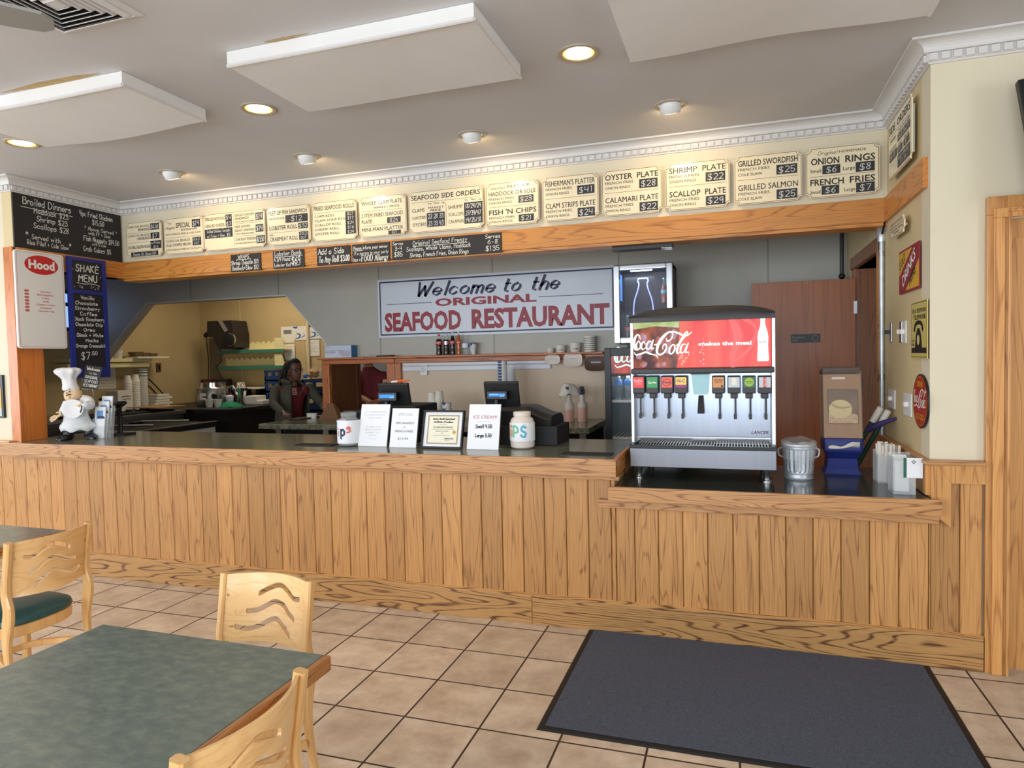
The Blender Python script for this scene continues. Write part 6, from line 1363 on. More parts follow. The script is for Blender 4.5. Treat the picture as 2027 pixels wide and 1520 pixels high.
MB().tube([(a.x, YB-.11, ZS+.007), (b.x-.05, YB-.11, ZS+.007)], .006, 8, 1).build('barrel', M['grey'], t); MB().tube([(b.x-.05, YB-.11, ZS+.007), (b.x, YB-.11, ZS+.007)], .007, 8, 1).build('cap', M['black'], t)
# back counter clutter
ZK = .965
def bx(px, y): return P(px, 800, 'y', y).x
def stack(lab, c, r0, r1, h, n, m, up=True, name='cup_stack', group=None):
    """nested cups: the cups are the parts of one stack"""
    t = thing(name, lab, 'cups', c, group); c = Vector(c); hc = min(h*.5, .1); stp = (h-hc)/max(n-1, 1)
    first = None
    for k in range(n):
        if first is None:
            p = [(r0, 0), (r1, hc), (r1+.002, hc), (r1+.002, hc-.004)] if up else [(r1, 0), (r1+.002, .002), (r1, .005), (r0, hc), (r0*.9, hc)]
            first = MB().lathe(p, c, 20, cap=not up).build('cup', m, t)
        else:
            q = first.copy(); COL.objects.link(q); q.parent = t; q.location = (0, 0, stp*k)
    return t
def back_stack(px, y, pytop, r0, r1, n, m, lab, up=True, name='cup_stack', group=None, z=ZK):
    zt = P(px, pytop, 'y', y).z; return stack(lab, (bx(px, y), y, z), r0, r1, zt-z, n, m, up, name, group)
G1 = 'cup stacks on the back counter'
back_stack(855, 2.1, 777, .034, .042, 9, M['cup'], 'shorter stack of upturned white paper cups on the back counter', False, group=G1)
back_stack(870, 2.1, 774, .034, .044, 10, M['cup'], 'taller stack of upturned white paper cups on the back counter', False, group=G1)
back_stack(854, 1.9, 793, .03, .04, 5, M['clear'], 'stack of clear plastic cups in front of the upturned white cups', True, group=G1)
back_stack(884, 1.95, 797, .034, .044, 3, pat, 'short stack of blue printed cups beside the clear cups', True, group=G1)
back_stack(996, 2.3, 714, .036, .046, 18, pat, 'tall stack of printed paper cups behind the right hand register', True, group=G1)
back_stack(1013, 2.3, 722, .034, .044, 18, M['clear'], 'tall stack of clear plastic cups behind the right hand register', True, group=G1)
c = Vector((bx(837, 2.0), 2.0, ZK)); t = thing('squeeze_bottle', 'squeeze bottle with pale nozzle on the back counter', 'bottle', c)
MB().lathe([(.036, 0), (.038, .01), (.038, .13), (.034, .15)], c, 20).build('body', mat('ketchup', (120, 40, 30), .4), t); MB().lathe([(.037, .14), (.037, .165), (.01, .18), (.006, .215), (.003, .215)], c, 16).build('nozzle_cap', M['frost'], t)
for px, y, lb in ((833, 1.9, 'crumpled white napkins on the back counter behind the certificate'), (945, 1.9, 'white folded napkins behind the ice cream sign')):
    t = thing('napkin_pile', lb, 'napkins', (bx(px, y), y, ZK))
    for k in range(4): MB().obox((bx(px, y)+.01*(k % 2), y, ZK+.02+.036*k), (.13, .1, .034), Matrix.Rotation(.15*k, 3, 'Z'), .006).build('napkin', M['cup'], t)
# spray bottles
for i, (px, lb) in enumerate(((1127, 'pink spray bottle with a white cloth over its trigger'), (1153, 'pink spray bottle with a bare dark blue trigger'))):
    y = 2.32; c = Vector((P(px, 834, 'y', y).x, y, ZK)); t = thing('spray_bottle', lb, 'spray bottle', c, 'spray bottles on the back counter')
    MB().lathe([(.042, 0), (.046, .008), (.046, .15), (.043, .165), (.024, .19), (.02, .25)], c, 24).build('bottle_body', M['frost'], t)
    MB().lathe([(.0465, .004), (.0468, .01), (.0468, .11 if i == 0 else .135)], c, 24, cap=False).build('liquid', M['pink'], t)
    mb = MB(); mb.box(c.x-.018, c.x+.018, c.y-.03, c.y+.05, ZK+.25, ZK+.3, .006); mb.box(c.x-.014, c.x+.014, c.y-.07, c.y+.03, ZK+.295, ZK+.325, .006); mb.box(c.x-.008, c.x+.008, c.y-.06, c.y-.045, ZK+.25, ZK+.3, .003); mb.build('trigger', M['navy'], t)
    if i == 0:
        tc_ = tag(MB().ball((c.x, c.y, 0), .01).build('x', M['cup']), 'white rag draped over the first spray bottle', 'cloth'); bpy.data.objects.remove(tc_)
        rg = []; rq = random.Random(4)
        for k, (r, z) in enumerate(((.006, .352), (.04, .348), (.062, .325), (.075, .29), (.088, .25))):
            rg.append([(c.x-.008+r*(1+(.25 if k > 2 else .08)*math.sin(3*a*PI/12+k*.3))*math.cos(a*PI/12), c.y+r*(1+.2*math.sin(2*a*PI/12))*math.sin(a*PI/12), ZK+z+(.012*math.sin(4*a*PI/12) if k > 1 else 0)-(.03 if k == 4 and a in range(10, 15) else 0)) for a in range(24)])
        o = MB(); o.loft(rg, True, False); o = o.build('rag', M['cup']); tag(o, 'white rag draped over the first spray bottle', 'cloth')
# orange pen on the left register
a = P(775, 756, 'y', .55); t = thing('marker_pen', 'orange and white pen lying on top of the left register screen', 'pen', a)
MB().tube([a, a+Vector((.05, 0, .004))], .007, 8, 1).build('white_end', M['whitep'], t); MB().tube([a+Vector((.05, 0, .004)), a+Vector((.14, 0, .012))], [.009, .005], 8, 1).build('orange_barrel', M['orange'], t)
# ---------------- coolers
fx0, fx1, fy = 1.375, 2.02, 2.06; fz = 1.63
t = thing('drinks_fridge', 'black glass door drinks fridge half hidden behind the soda machine', 'fridge', ((fx0+fx1)/2, 2.3, 0))
mb = MB(); mb.box(fx0, fx0+.03, fy, 2.58, 0, fz); mb.box(fx1-.03, fx1, fy, 2.58, 0, fz); mb.box(fx0, fx1, 2.55, 2.58, 0, fz); mb.box(fx0, fx1, fy, 2.58, fz-.03, fz); mb.box(fx0, fx1, fy, 2.58, 0, .1); mb.build('cabinet', M['black'], t)
MB().box(fx0+.03, fx1-.03, fy+.04, 2.54, .1, .11).build('liner_floor', M['whitep'], t)
mb = MB(); mb.box(fx0+.0305, fx0+.036, fy+.04, 2.545, .11, 1.44); mb.box(fx1-.036, fx1-.0305, fy+.04, 2.545, .11, 1.44); mb.box(fx0+.036, fx1-.036, 2.535, 2.545, .11, 1.44); mb.build('liner', mat('fridge_liner', (92, 100, 104), .4), t)
mb = MB()
for q in ((fx0, fx0+.055, 0, fz), (fx1-.055, fx1, 0, fz), (fx0+.055, fx1-.055, fz-.07, fz), (fx0+.055, fx1-.055, 1.39, 1.41), (fx0+.055, fx1-.055, .08, .14)): mb.box(q[0], q[1], fy-.04, fy-.001, q[2], q[3], .004)
dr = mb.build('door_frame', M['black'], t)
fr = Fr((fx0+.055, fy-.03, 1.41), (1, 0, 0), (0, 0, 1)); w, h = fx1-fx0-.11, .15
mb = MB(); mb.join(box_in(fr, 0, w, 0, h, -.02, 0)); hp = mb.build('header_sign', fasc('fridge_header', (60, 18, 14), (236, 70, 34), (9, 1, 3), .7), t)
mb = MB(); logo(mb, fr, .03, .01, w*.9, .002); mb.build('script_lettering', M['litwhite'], hp)
MB().box(fx0+.055, fx1-.055, fy-.025, fy-.02, .14, 1.39).build('glass_door_pane', M['pane'], t)
for z in (1.18, .86, .54):
    mb = MB(); mb.box(fx0+.04, fx1-.04, fy+.02, fy+.035, z-.022, z, .002)
    for k in range(16): mb.box(fx0+.045+k*.036, fx0+.049+k*.036, fy+.035, 2.53, z-.012, z-.006)
    mb.build('shelf', M['whitep'], t)
lt = bpy.data.lights.new('fridge_light', 'AREA'); lt.energy = 1.2; lt.size = .4; lt.size_y = .05; lt.shape = 'RECTANGLE'; lt.color = (.85, .95, 1); lo = bpy.data.objects.new('fridge_light', lt); COL.objects.link(lo); lo.location = (1.7, fy+.07, 1.4); lo.rotation_euler = (.5, 0, 0)
wb = None; blue_l = mat('water_label', (60, 130, 214), .4)
for i in range(4):
    c = Vector((fx0+.1+.085*i, fy+.075, 1.18)); lbs = ('water bottle in the fridge, nearest its hinge side', 'second water bottle on the top fridge shelf', 'third water bottle on the top fridge shelf', 'fourth water bottle on the top fridge shelf')
    if wb is None:
        wb = thing('water_bottle', lbs[0], 'bottle', c, 'water bottles on the top fridge shelf')
        MB().lathe([(.03, 0), (.033, .01), (.03, .03), (.033, .045), (.03, .06), (.033, .075), (.03, .09), (.033, .11), (.033, .16), (.014, .195)], c, 20).build('body', M['bottleclear'], wb)
        MB().lathe([(.0335, .125), (.0335, .16), (.024, .178)], c, 20, cap=False).build('label', blue_l, wb); MB().lathe([(.015, .193), (.015, .208), (.012, .21)], c, 16).build('cap', M['whitep'], wb)
    else: dup(wb, c, lbs[i])
# countertop cooler on the fridge
gx0, gx1, gz0, gz1, gy = 1.445, 1.95, 1.665, 2.345, 2.16
t = thing('display_cooler', 'silver framed mini cooler with neon bottle standing on the drinks fridge', 'cooler', ((gx0+gx1)/2, 2.35, fz))
MB().box(gx0+.1, gx1-.1, gy+.05, 2.5, fz, gz0, .004).build('plinth', M['black'], t)
mb = MB(); mb.box(gx0+.01, gx0+.03, gy, 2.58, gz0, gz1); mb.box(gx1-.03, gx1-.01, gy, 2.58, gz0, gz1); mb.box(gx0+.01, gx1-.01, 2.55, 2.58, gz0, gz1); mb.box(gx0+.01, gx1-.01, gy, 2.58, gz0, gz0+.03); mb.box(gx0+.01, gx1-.01, gy, 2.58, gz1-.03, gz1); mb.build('cabinet', mat('cooler_dark', (92, 84, 88), .5), t)
mb = MB()
for q in ((gx0, gx0+.055, gz0, gz1), (gx1-.055, gx1, gz0, gz1), (gx0+.055, gx1-.055, gz1-.05, gz1), (gx0+.055, gx1-.055, gz0, gz0+.055)): mb.box(q[0], q[1], gy-.045, gy-.001, q[2], q[3], .012, 3)
mb.build('door_frame', M['alu'], t)
MB().box(gx0+.05, gx1-.05, gy-.022, gy-.018, gz0+.05, gz1-.045).build('glass_door_pane', M['pane'], t)
MB().box(gx0+.14, gx1-.18, gy+.02, gy+.045, gz1-.055, gz1-.035, .004).build('lamp_tube', M['tube'], t)
lt = bpy.data.lights.new('cooler_light', 'AREA'); lt.energy = .9; lt.size = .25; lt.color = (.8, .86, 1); lo = bpy.data.objects.new('cooler_light', lt); COL.objects.link(lo); lo.location = (gx0+.22, gy+.05, gz1-.06); lo.rotation_euler = (.6, 0, 0)
cx = (gx0+gx1)/2-.01; np_ = [(-.095, 1.80), (-.1, 1.9), (-.098, 1.98), (-.085, 2.05), (-.05, 2.14), (-.042, 2.19), (-.052, 2.2), (-.048, 2.225), (-.04, 2.23)]
pts = [(cx+a*.85, gy+.06, z) for a, z in np_]; pts += [(cx-a*.85, gy+.06, z) for a, z in np_[::-1]]
MB().tube(pts, .0055, 8, 4).build('neon_tube', M['neon'], t)
MB().box(gx0+.03, gx1-.03, gy+.02, 2.54, 2.0, 2.006).build('glass_shelf', M['pane'], t)
MB().box(gx0+.035, gx0+.04, gy+.02, gy+.2, 2.05, 2.28).build('side_lamp', emis('side_lamp_blue', (90, 150, 255), .8), t)
def cooler_bottle(lab, x, z, liquid, lm):
    c = Vector((x, gy+.08, z)); t2 = thing('soda_bottle', lab, 'bottle', c, 'bottles in the mini cooler')
    pr = [(.026, 0), (.028, .01), (.026, .06), (.028, .1), (.024, .13), (.012, .18), (.011, .21)]
    MB().lathe(pr, c, 20).build('body', M['bottleclear'], t2); MB().lathe([(.025, .003), (.027, .012), (.025, .06), (.027, .1), (.022, .13), (.015, .155)], c, 20).build('liquid', liquid, t2)
    MB().lathe([(.0285, .085), (.0285, .115)], c, 20, cap=False).build('label', lm, t2); MB().lathe([(.013, .207), (.014, .21), (.013, .22), (.01, .222)], c, 16).build('cap', M['galv'], t2)
cooler_bottle('cola bottle in the mini cooler, lower left behind the glass', gx0+.1, gz0+.03, M['cola'], mat('pink_label', (214, 120, 120), .4))
cooler_bottle('second cola bottle in the mini cooler, half hidden by the soda machine', gx0+.17, gz0+.03, M['cola'], M['red'])
cooler_bottle('amber soda bottle high in the mini cooler', gx1-.085, 2.006, M['amber'], mat('pale_blue_label', (150, 214, 226), .4))

# ------------------------------------------------------------------ kitchen
t = thing('bowl_shelf', 'pale shelf with white bowls on the left kitchen wall', 'shelf', (-5.17, 3.0, 1.6)); zt = 1.665
MB().box(-5.299, -5.05, 2.2, 3.40, zt-.045, zt, .003).build('shelf_board', M['cream'], t); MB().box(-5.299, -5.08, 2.2, 3.38, zt-.115, zt-.055, .003).build('under_rail', M['cream'], t)
for py_, lb in ((2.78, 'white paper bowl on the kitchen shelf, next to the shake menu'), (2.91, 'second white paper bowl on the kitchen shelf')): cup('paper_bowl', lb, (-5.1, py_, zt), .04, .058, .1, M['cup'], 'bowls on the kitchen shelf')
MB().box(-5.2, -4.98, 3.1, 3.62, zt+.001, zt+.02).build('x', M['cup']); bpy.context.view_layer.update()
o = bpy.data.objects['x']; o.name = 'paper_sheets'; tag(o, 'stack of pale paper sheets at the end of the kitchen shelf', 'paper')
t = thing('foil_trays', 'dark foil take-out trays on the kitchen shelf', 'tray', (-5.1, 3.35, zt+.02))
for k in range(3): MB().loft([[(-5.17+a*.05, 3.2+.12*k+b*.05+.05, zt+.022) for a, b in ((-1, -1), (1, -1), (1, 1), (-1, 1))], [(-5.17+a*.065, 3.2+.12*k+b*.07+.05, zt+.085-.01*k) for a, b in ((-1, -1), (1, -1), (1, 1), (-1, 1))], [(-5.17+a*.06, 3.2+.12*k+b*.063+.05, zt+.08-.01*k) for a, b in ((-1, -1), (1, -1), (1, 1), (-1, 1))], [(-5.17+a*.045, 3.2+.12*k+b*.045+.05, zt+.03) for a, b in ((-1, -1), (1, -1), (1, 1), (-1, 1))]], sm=False).build('foil_tray', mat('dull_foil', (112, 94, 70), .4, .6), t)
ZP = 1.0
t = thing('prep_table', 'steel prep table along the left kitchen wall', 'table', (-4.7, 1.9, 0))
MB().box(-5.29, -4.12, .7, 3.0, ZP-.05, ZP, .004).build('steel_top', M['steelr'], t); MB().box(-5.25, -4.14, .75, 2.98, .0, ZP-.05).build('cabinet', M['steelr'], t)
t = thing('flat_grill', 'low black grill with a white front in the kitchen', 'grill', (-3.65, 1.7, 0)); ZG = .9
MB().box(-4.05, -3.27, .9, 2.55, .62, ZG-.05).build('white_front', M['whitep'], t); MB().box(-4.05, -3.25, .88, 2.57, ZG-.055, ZG, .006).build('griddle_plate', M['blackm'], t)
MB().box(-3.28, -3.25, .88, 2.57, ZG, ZG+.012, .003).build('front_lip', M['steelr'], t); MB().box(-4.03, -3.3, .95, 2.5, 0, .62).build('base', M['dark'], t)
for i, y in enumerate((1.55, 2.05)):
    t = thing('grill_brush', ('long handled brush lying on the grill, nearer the counter', 'long handled brush lying farther back on the grill')[i], 'brush', (-3.7, y, ZG)); MB().obox((-3.85, y-.05, ZG+.025), (.08, .12, .05), None, .008).build('brush_head', M['black'], t); MB().tube([(-3.83, y, ZG+.05), (-3.5, y+.35, ZG+.025)], .012, 8, 1).build('handle', M['steelr'], t)
t = thing('frying_rack', 'black rack with steel pans on the prep table', 'rack', (-4.4, 2.2, ZP))
MB().box(-4.65, -4.2, 1.7, 2.9, ZP, ZP+.02, .004).build('tray', M['blackm'], t)
for k in range(4): MB().lathe([(.05, .02), (.055, .05), (.05, .05), (.045, .028)], (-4.42, 2.05+.2*k, ZP), 16).build('pan', M['chrome'], t)
MB().tube([(-4.5, 1.8, ZP+.02), (-4.5, 1.82, ZP+.14), (-4.4, 1.95, ZP+.16), (-4.35, 2.1, ZP+.1)], .008, 8).build('wire_handle', M['chrome'], t)
t = thing('pump_dispenser', 'black pump dispenser on the prep table', 'dispenser', (-4.6, 1.85, ZP)); MB().lathe([(.035, 0), (.035, .06), (.014, .075), (.012, .16), (.03, .165), (.03, .185), (.01, .19)], (-4.75, 2.35, ZP), 16).build('pump', M['black'], t)
G2 = 'cup stacks in the kitchen'
def kstack(y, ptop, px, r0, r1, n, m, lab, up=False):
    zt_ = P(px, ptop, 'x', -4.98).z; return stack(lab, (-4.98, y, ZP), r0, r1, zt_-ZP, n, m, up, 'cup_stack', G2)
kstack(2.93, 743, 253, .036, .052, 18, M['cup'], 'left tall stack of white paper tubs in the kitchen')
kstack(3.05, 741, 271, .036, .052, 16, M['cup'], 'middle tall stack of white paper tubs in the kitchen')
t = kstack(3.17, 730, 289, .042, .055, 17, M['cup'], 'right tall stack of tubs with green striped tubs on top', True)
for k in range(3): z = P(289, 733+5.5*k, 'x', -4.98).z; MB().lathe([(.057, 0), (.057, .012)], (-4.98, 3.17, z), 20, cap=False).build('green_stripe', mat('tub_stripe_%d' % k, ((28, 90, 86), (34, 44, 90), (30, 110, 70))[k], .5), t)
t = thing('dispenser_box', 'pale cardboard box left of the kitchen cup stacks', 'box', (-4.9, 2.72, ZP)); MB().box(-5.0, -4.8, 2.62, 2.83, ZP, ZP+.26, .004).build('carton', M['cup'], t)
fr = Fr((-4.799, 2.66, ZP+.1), (0, 1, 0), (0, 0, 1)); mb = MB(); typ(mb, fr, 'perfect', .02, .14, .08, .02, .02, .2); mb.rect(fr, .02, .14, .05, .056); mb.build('lettering', M['ink'], t)
t = thing('container_pile', 'pile of white clamshell containers right of the kitchen cup stacks', 'containers', (-4.95, 3.4, ZP))
for k in range(5): MB().box(-5.05, -4.88, 3.24+.015*k, 3.5+.05*(k % 2), ZP+.036*k, ZP+.036*k+.032, .006).build('container', M['cup'], t)
MB().box(-4.6, -4.12, 2.55, 2.99, ZP+.021, ZP+.03).build('y', M['cardb']); o = bpy.data.objects['y']; o.name = 'cardboard_sheet'; tag(o, 'brown cardboard sheet on the end of the prep table', 'cardboard'); o.location.z += .03
t = thing('power_outlet', 'white wall outlet with two black plugs behind the kitchen cups', 'outlet', (-5.29, 3.28, 1.3)); MB().box(-5.299, -5.285, 3.3, 3.4, 1.25, 1.45, .003).build('plate', M['whitep'], t)
for k, z in enumerate((1.40, 1.30)): MB().box(-5.287, -5.24, 3.32, 3.38, z-.02, z+.02, .006).build('plug', M['black'], t); MB().tube([(-5.25, 3.37, z), (-5.24, 3.5, z-.02), (-5.24, 3.7, z-.2), (-5.22, 3.86, ZP+.02)], .009, 6).build('cord', M['black'], t)
t = thing('light_switch', 'small dark switch on the kitchen wall under the bowl shelf end', 'switch', (-5.29, 3.5, 1.5)); q = P(314, 727, 'x', -5.29); MB().box(-5.299, -5.285, q.y-.04, q.y+.04, q.z-.06, q.z+.06, .003).build('plate', mat('brown_plate', (90, 66, 44), .4), t); MB().box(-5.286, -5.275, q.y-.012, q.y+.012, q.z-.03, q.z+.03).build('toggle', M['black'], t)
a = P(205, 770, 'x', -5.29); b = P(229, 726, 'x', -5.29)
t = thing('notice', 'white paper notices taped up behind the shake menu', 'notice', (-5.29, a.y, a.z)); fr = Fr((-5.296, a.y-.3, a.z), (0, 1, 0), (0, 0, 1)); mb = MB(); mb.join(box_in(fr, 0, .3+b.y-a.y, 0, b.z-a.z, -.003, 0)); mb.build('paper', M['cup'], t); mb = MB()
for k in range(6): mb.rect(fr, .04, .26+b.y-a.y, (b.z-a.z)*(.1+.14*k), (b.z-a.z)*(.11+.14*k))
mb.build('print', mat('notice_print', (150, 90, 80), .6), t)
# black counter with soup pots
ZQ = 1.0; t = thing('kitchen_counter', 'black counter carrying the soup pots at the back of the kitchen', 'counter', (-4.4, 3.8, 0)); MB().box(-5.29, -3.5, 3.06, 4.54, ZQ-.045, ZQ, .004).build('worktop', M['black'], t); MB().box(-5.25, -3.56, 3.1, 4.5, 0, ZQ-.045).build('cabinet', M['dark'], t)
def at(px, py, z=ZQ): return P(px, py, 'z', z)
def hgt(px, py, y): return P(px, py, 'y', y).z-ZQ
def rad(px0, px1, y): return (P(px1, 790, 'y', y).x-P(px0, 790, 'y', y).x)/2*.86
c = at(405, 806); c.y += .26; c.x -= .1; r = rad(378, 433, c.y); h = hgt(405, 757, c.y)
t = thing('soup_kettle', 'large steel soup kettle with ladle lid, leftmost pot on the black counter', 'soup kettle', c)
MB().lathe([(r*.95, 0), (r, .02), (r, h*.72), (r*.94, h*.78)], c, 28).build('kettle_body', M['steelr'], t); MB().lathe([(r*.9, h*.78), (r*.86, h*.8), (r*.84, h), (r*.7, h*1.0), (.02, h*1.02)], c, 28).build('lid', M['chrome'], t)
fr = Fr((c.x+r*.2, c.y-r*1.0, ZQ+.09), (.9, .44, 0), (0, 0, 1)); mb = MB(); mb.join(box_in(fr, -.05, .13, 0, .09, -.01, 0)); mb.build('name_plate', M['cup'], t); mb = MB(); mb.rect(fr, -.02, .07, .035, .05); mb.build('lettering', M['ink'], t); MB().lathe([(.035, 0), (.035, .03)], (c.x+r*.9, c.y-r*.75, ZQ+.14), 16, 'y').build('control_knob', M['black'], t)
c = at(447, 800); r = rad(430, 465, c.y); h = hgt(447, 763, c.y)
t = thing('soup_pot', 'steel soup pot with a red label beside the large kettle', 'pot', c); MB().lathe([(r, 0), (r, h*.94), (r*1.06, h*.97), (r*1.04, h), (r*.9, h)], c, 28).build('pot_body', M['chrome'], t)
rg = [[(c.x+(r+.002)*math.sin(a*PI/20), c.y-(r+.002)*math.cos(a*PI/20), c.z+z) for a in range(-4, 9)] for z in (h*.32, h*.58)]; mb = MB(); mb.loft(rg, closed=False); mb.build('red_label', M['red'], t)
c = at(477, 801); h = hgt(477, 768, c.y); t = thing('utensil_bowl', 'steel canister full of wrapped cutlery beside the soup pot', 'canister', c); r = rad(464, 490, c.y)
MB().lathe([(r*.7, 0), (r*.8, .02), (r*.7, h*.5), (r*.95, h*.8), (r, h), (r*.9, h)], c, 24).build('canister', M['chrome'], t); ru = random.Random(8)
for k in range(16): a, b_ = ru.uniform(0, 2*PI), ru.uniform(.1, .8)*r; p_ = c+Vector((b_*math.cos(a), b_*math.sin(a), h*.8)); MB().tube([p_, p_+Vector((ru.uniform(-.08, .08), ru.uniform(-.06, .06), ru.uniform(.08, .13)))], .01, 5, 1).build('wrapped_fork', M['cup'], t)
MB().lathe([(.03, 0), (.045, .04), (.055, .13), (.02, .14)], c+Vector((-.05, -r-.06, 0)), 14).build('paper_filter', M['white'], t)
for i, px in enumerate((414.5, 432)): cup('paper_cup', ('white paper cup in front of the soup kettle, the left one', 'white paper cup in front of the soup kettle, the right one')[i], (at(px, 806).x, max(3.1, at(px, 806).y), ZQ), .038, .052, .1, M['cup'], 'cups in front of the soup pots')
c = at(455, 806); rg = []
for r_, z in ((.14, .004), (.12, .03), (.07, .06), (.015, .075)): rg.append([(c.x+r_*(1.15+.3*math.sin(3*k*PI/12))*math.cos(k*PI/12), max(3.08, c.y+r_*.8*math.sin(k*PI/12)), ZQ+z+.006*math.sin(5*k*PI/12)) for k in range(24)])
mb = MB(); mb.loft(rg, True, True); tag(mb.build('green_towel', M['towel']), 'crumpled green towel on the black kitchen counter', 'towel')
for px, w_, h_, lb in ((506, .2, .12, 'white tub at the back of the black counter beside the crates'), (520, .16, .06, 'low pile of wrapped rolls at the end of the black counter')):
    c = at(px, 800); c.y = min(c.y, 4.35); t = thing('counter_tub', lb, 'tub', c); MB().box(c.x-w_/2, c.x+w_/2, c.y-.1, c.y+.1, ZQ, ZQ+h_, .012).build('tub', M['cup'], t)
q = P(505, 770, 'y', 4.3); t = tag(MB().box(q.x-.3, q.x+.2, 4.15, 4.5, ZQ+.2, ZQ+.215).build('cutting_board', M['cup']), 'white cutting board over the tubs at the back of the kitchen', 'board')
for x_ in (q.x-.22, q.x+.12): tag(MB().box(x_-.03, x_+.03, 4.2, 4.45, ZQ, ZQ+.2).build('board_stand', M['dark']), 'dark stand under the white cutting board', 'stand', 'stands under the cutting board')
# notched wall shelves
for i, (py, lb) in enumerate(((692, 'upper notched cream shelf with a green edge on the kitchen wall'), (724, 'lower notched cream shelf with a green edge on the kitchen wall'))):
    y = 4.36; x0 = P(432, py, 'y', y).x; x1 = P(563, py, 'y', y).x; z = P(500, py, 'y', y).z
    t = thing('notched_shelf', lb, 'shelf', ((x0+x1)/2, 4.45, z)); MB().box(x0, x1, y, 4.549, z-.02, z-.001).build('shelf_board', M['cream'], t); MB().box(x0, x1, y-.012, y-.0005, z-.05, z, .003).build('green_edge', M['greenedge'], t)
    poly = [(0, 0), (x1-x0-.12, 0)]; n = 11; L_w = x1-x0-.12
    for k in range(n, 0, -1):
        b_ = L_w*k/n; poly += [(b_-.012, .12), (b_-.03, .095), (b_-.055, .095), (b_-.07, .12)]
    poly += [(0, .12)]; MB().prism(poly, Fr((x0, 4.54, z), (1, 0, 0), (0, 0, 1)), 0, .012).build('notched_board', M['cream'], t)
    MB().prism([(0, 0), (.17, 0), (.12, .16), (0, .16)], Fr((x1-.17, y+.01, z), (1, 0, 0), (0, 0, 1)), -.012, 0).build('end_panel', M['cream'], t)
t = thing('shelf_upright', 'grey brown board upright left of the notched shelves', 'upright', (-4.95, 4.5, 1.0)); MB().prism([(0, 0), (.2, 0), (.2, .35), (.1, .52), (.2, .6), (.2, .78), (.08, .95), (0, .95)], Fr((-5.1, 4.53, ZQ+.0), (1, 0, 0), (0, 0, 1)), 0, .03).build('board', mat('grey_brown_board', (120, 104, 84), .6), t)
a = P(402, 693, 'y', 4.2); b = P(466, 647, 'y', 4.2); k = (b.x-a.x)/64
def mk(px, py): return (a.x+(px-402)*k, a.z+(693-py)*k)
t = thing('kitchen_machine', 'black angular machine with a round cap on the kitchen wall', 'machine', ((a.x+b.x)/2, 4.3, a.z)); mm = mat('machine_black', (34, 31, 30), .4)
MB().prism([mk(*p_) for p_ in ((412, 648), (458, 648), (462, 668), (462, 690), (446, 693), (436, 692), (424, 674), (411, 672))], Fr((0, 4.2, 0), (1, 0, 0), (0, 0, 1)), -.32, 0).build('body', mm, t)
MB().prism([mk(*p_) for p_ in ((434, 648), (441, 648), (452, 664), (446, 666))], Fr((0, 4.199, 0), (1, 0, 0), (0, 0, 1)), 0, .01).build('silver_strip', M['alu'], t)
x_, z_ = mk(456, 678); MB().lathe([(.085, 0), (.085, .05), (.05, .06), (.01, .06)], (x_, 4.205, z_), 28, 'y').build('round_cap', M['blackm'], t); MB().lathe([(.092, 0), (.092, .02), (.086, .02)], (x_, 4.2, z_), 28, 'y', cap=False).build('silver_ring', M['alu'], t)
x_, z_ = mk(402, 667); MB().tube([(x_-.02, 4.3, z_), (x_+.06, 4.3, z_), (x_+.1, 4.3, z_-.01)], .03, 10, 1).build('clamp_arm', M['black'], t); MB().ball((x_-.03, 4.3, z_-.02), .035).build('clamp_knob', M['black'], t); MB().tube([(x_-.03, 4.3, z_-.03), (x_-.05, 4.35, z_-.4), (x_-.08, 4.35, ZQ+.25), (x_-.1, 4.3, ZQ+.02)], .007, 6).build('cord', M['black'], t)
t = thing('tool_caddy', 'dark caddy with red handled tools behind the soup pots', 'caddy', (-4.95, 4.35, ZQ)); MB().box(-5.1, -4.7, 4.3, 4.5, ZQ, ZQ+.34, .01).build('caddy', mat('caddy_dark', (40, 32, 40), .6), t); MB().box(-5.04, -4.9, 4.28, 4.3, ZQ+.2, ZQ+.33, .006).build('red_handle', mat('dull_red', (110, 30, 34), .5), t)
# papers on the far wall
bl_ = mat('swirl_blue', (40, 96, 170), .5)
for i, (x0, y1, x1, y0, lb, kd) in enumerate(((557, 646, 582, 679, 'paper with a small photo, leftmost of the sheets on the kitchen wall', 0), (578, 645, 606, 674, 'sheet with a blue swirl in the middle of the kitchen wall papers', 1), (607, 642, 637, 671, 'sheet with a blue swirl at the right of the kitchen wall papers', 1), (607, 672, 632, 705, 'typed letter below the right swirl sheet', 2), (564, 681, 583, 712, 'typed paper hanging below the photo sheet', 2))):
    yy = 4.545-.003*i; a = P(x0, y0, 'y', yy); b = P(x1, y1, 'y', yy); fr = Fr((a.x, yy, a.z), (1, 0, 0), (0, 0, 1)); w, h = b.x-a.x, b.z-a.z
    t = thing('pinned_paper', lb, 'paper', fr(w/2, 0, 0), 'papers on the kitchen wall'); mb = MB(); mb.join(box_in(fr, 0, w, 0, h, -.002, 0)); mb.build('sheet', M['cup'], t); mb = MB()
    if kd == 0: mb.rect(fr, .2*w, .8*w, .55*h, .8*h)
    elif kd == 1: mb.ribbon([(.2*w, .1*h), (.5*w, .2*h), (.55*w, .4*h), (.3*w, .5*h)], [.004, .022, .026, .004], fr); mb.ribbon([(.1*w, .95*h), (.3*w, .9*h), (.4*w, .98*h)], [.01, .03, .01], fr); mb.ribbon([(.6*w, .2*h), (.85*w, .3*h), (.8*w, .5*h)], [.003, .012, .003], fr)
    else:
        for k in range(7): mb.rect(fr, .15*w, (.85-.1*(k % 3))*w, h*(.85-.1*k), h*(.862-.1*k))
    mb.build('print', bl_ if kd == 1 else gtx, t)
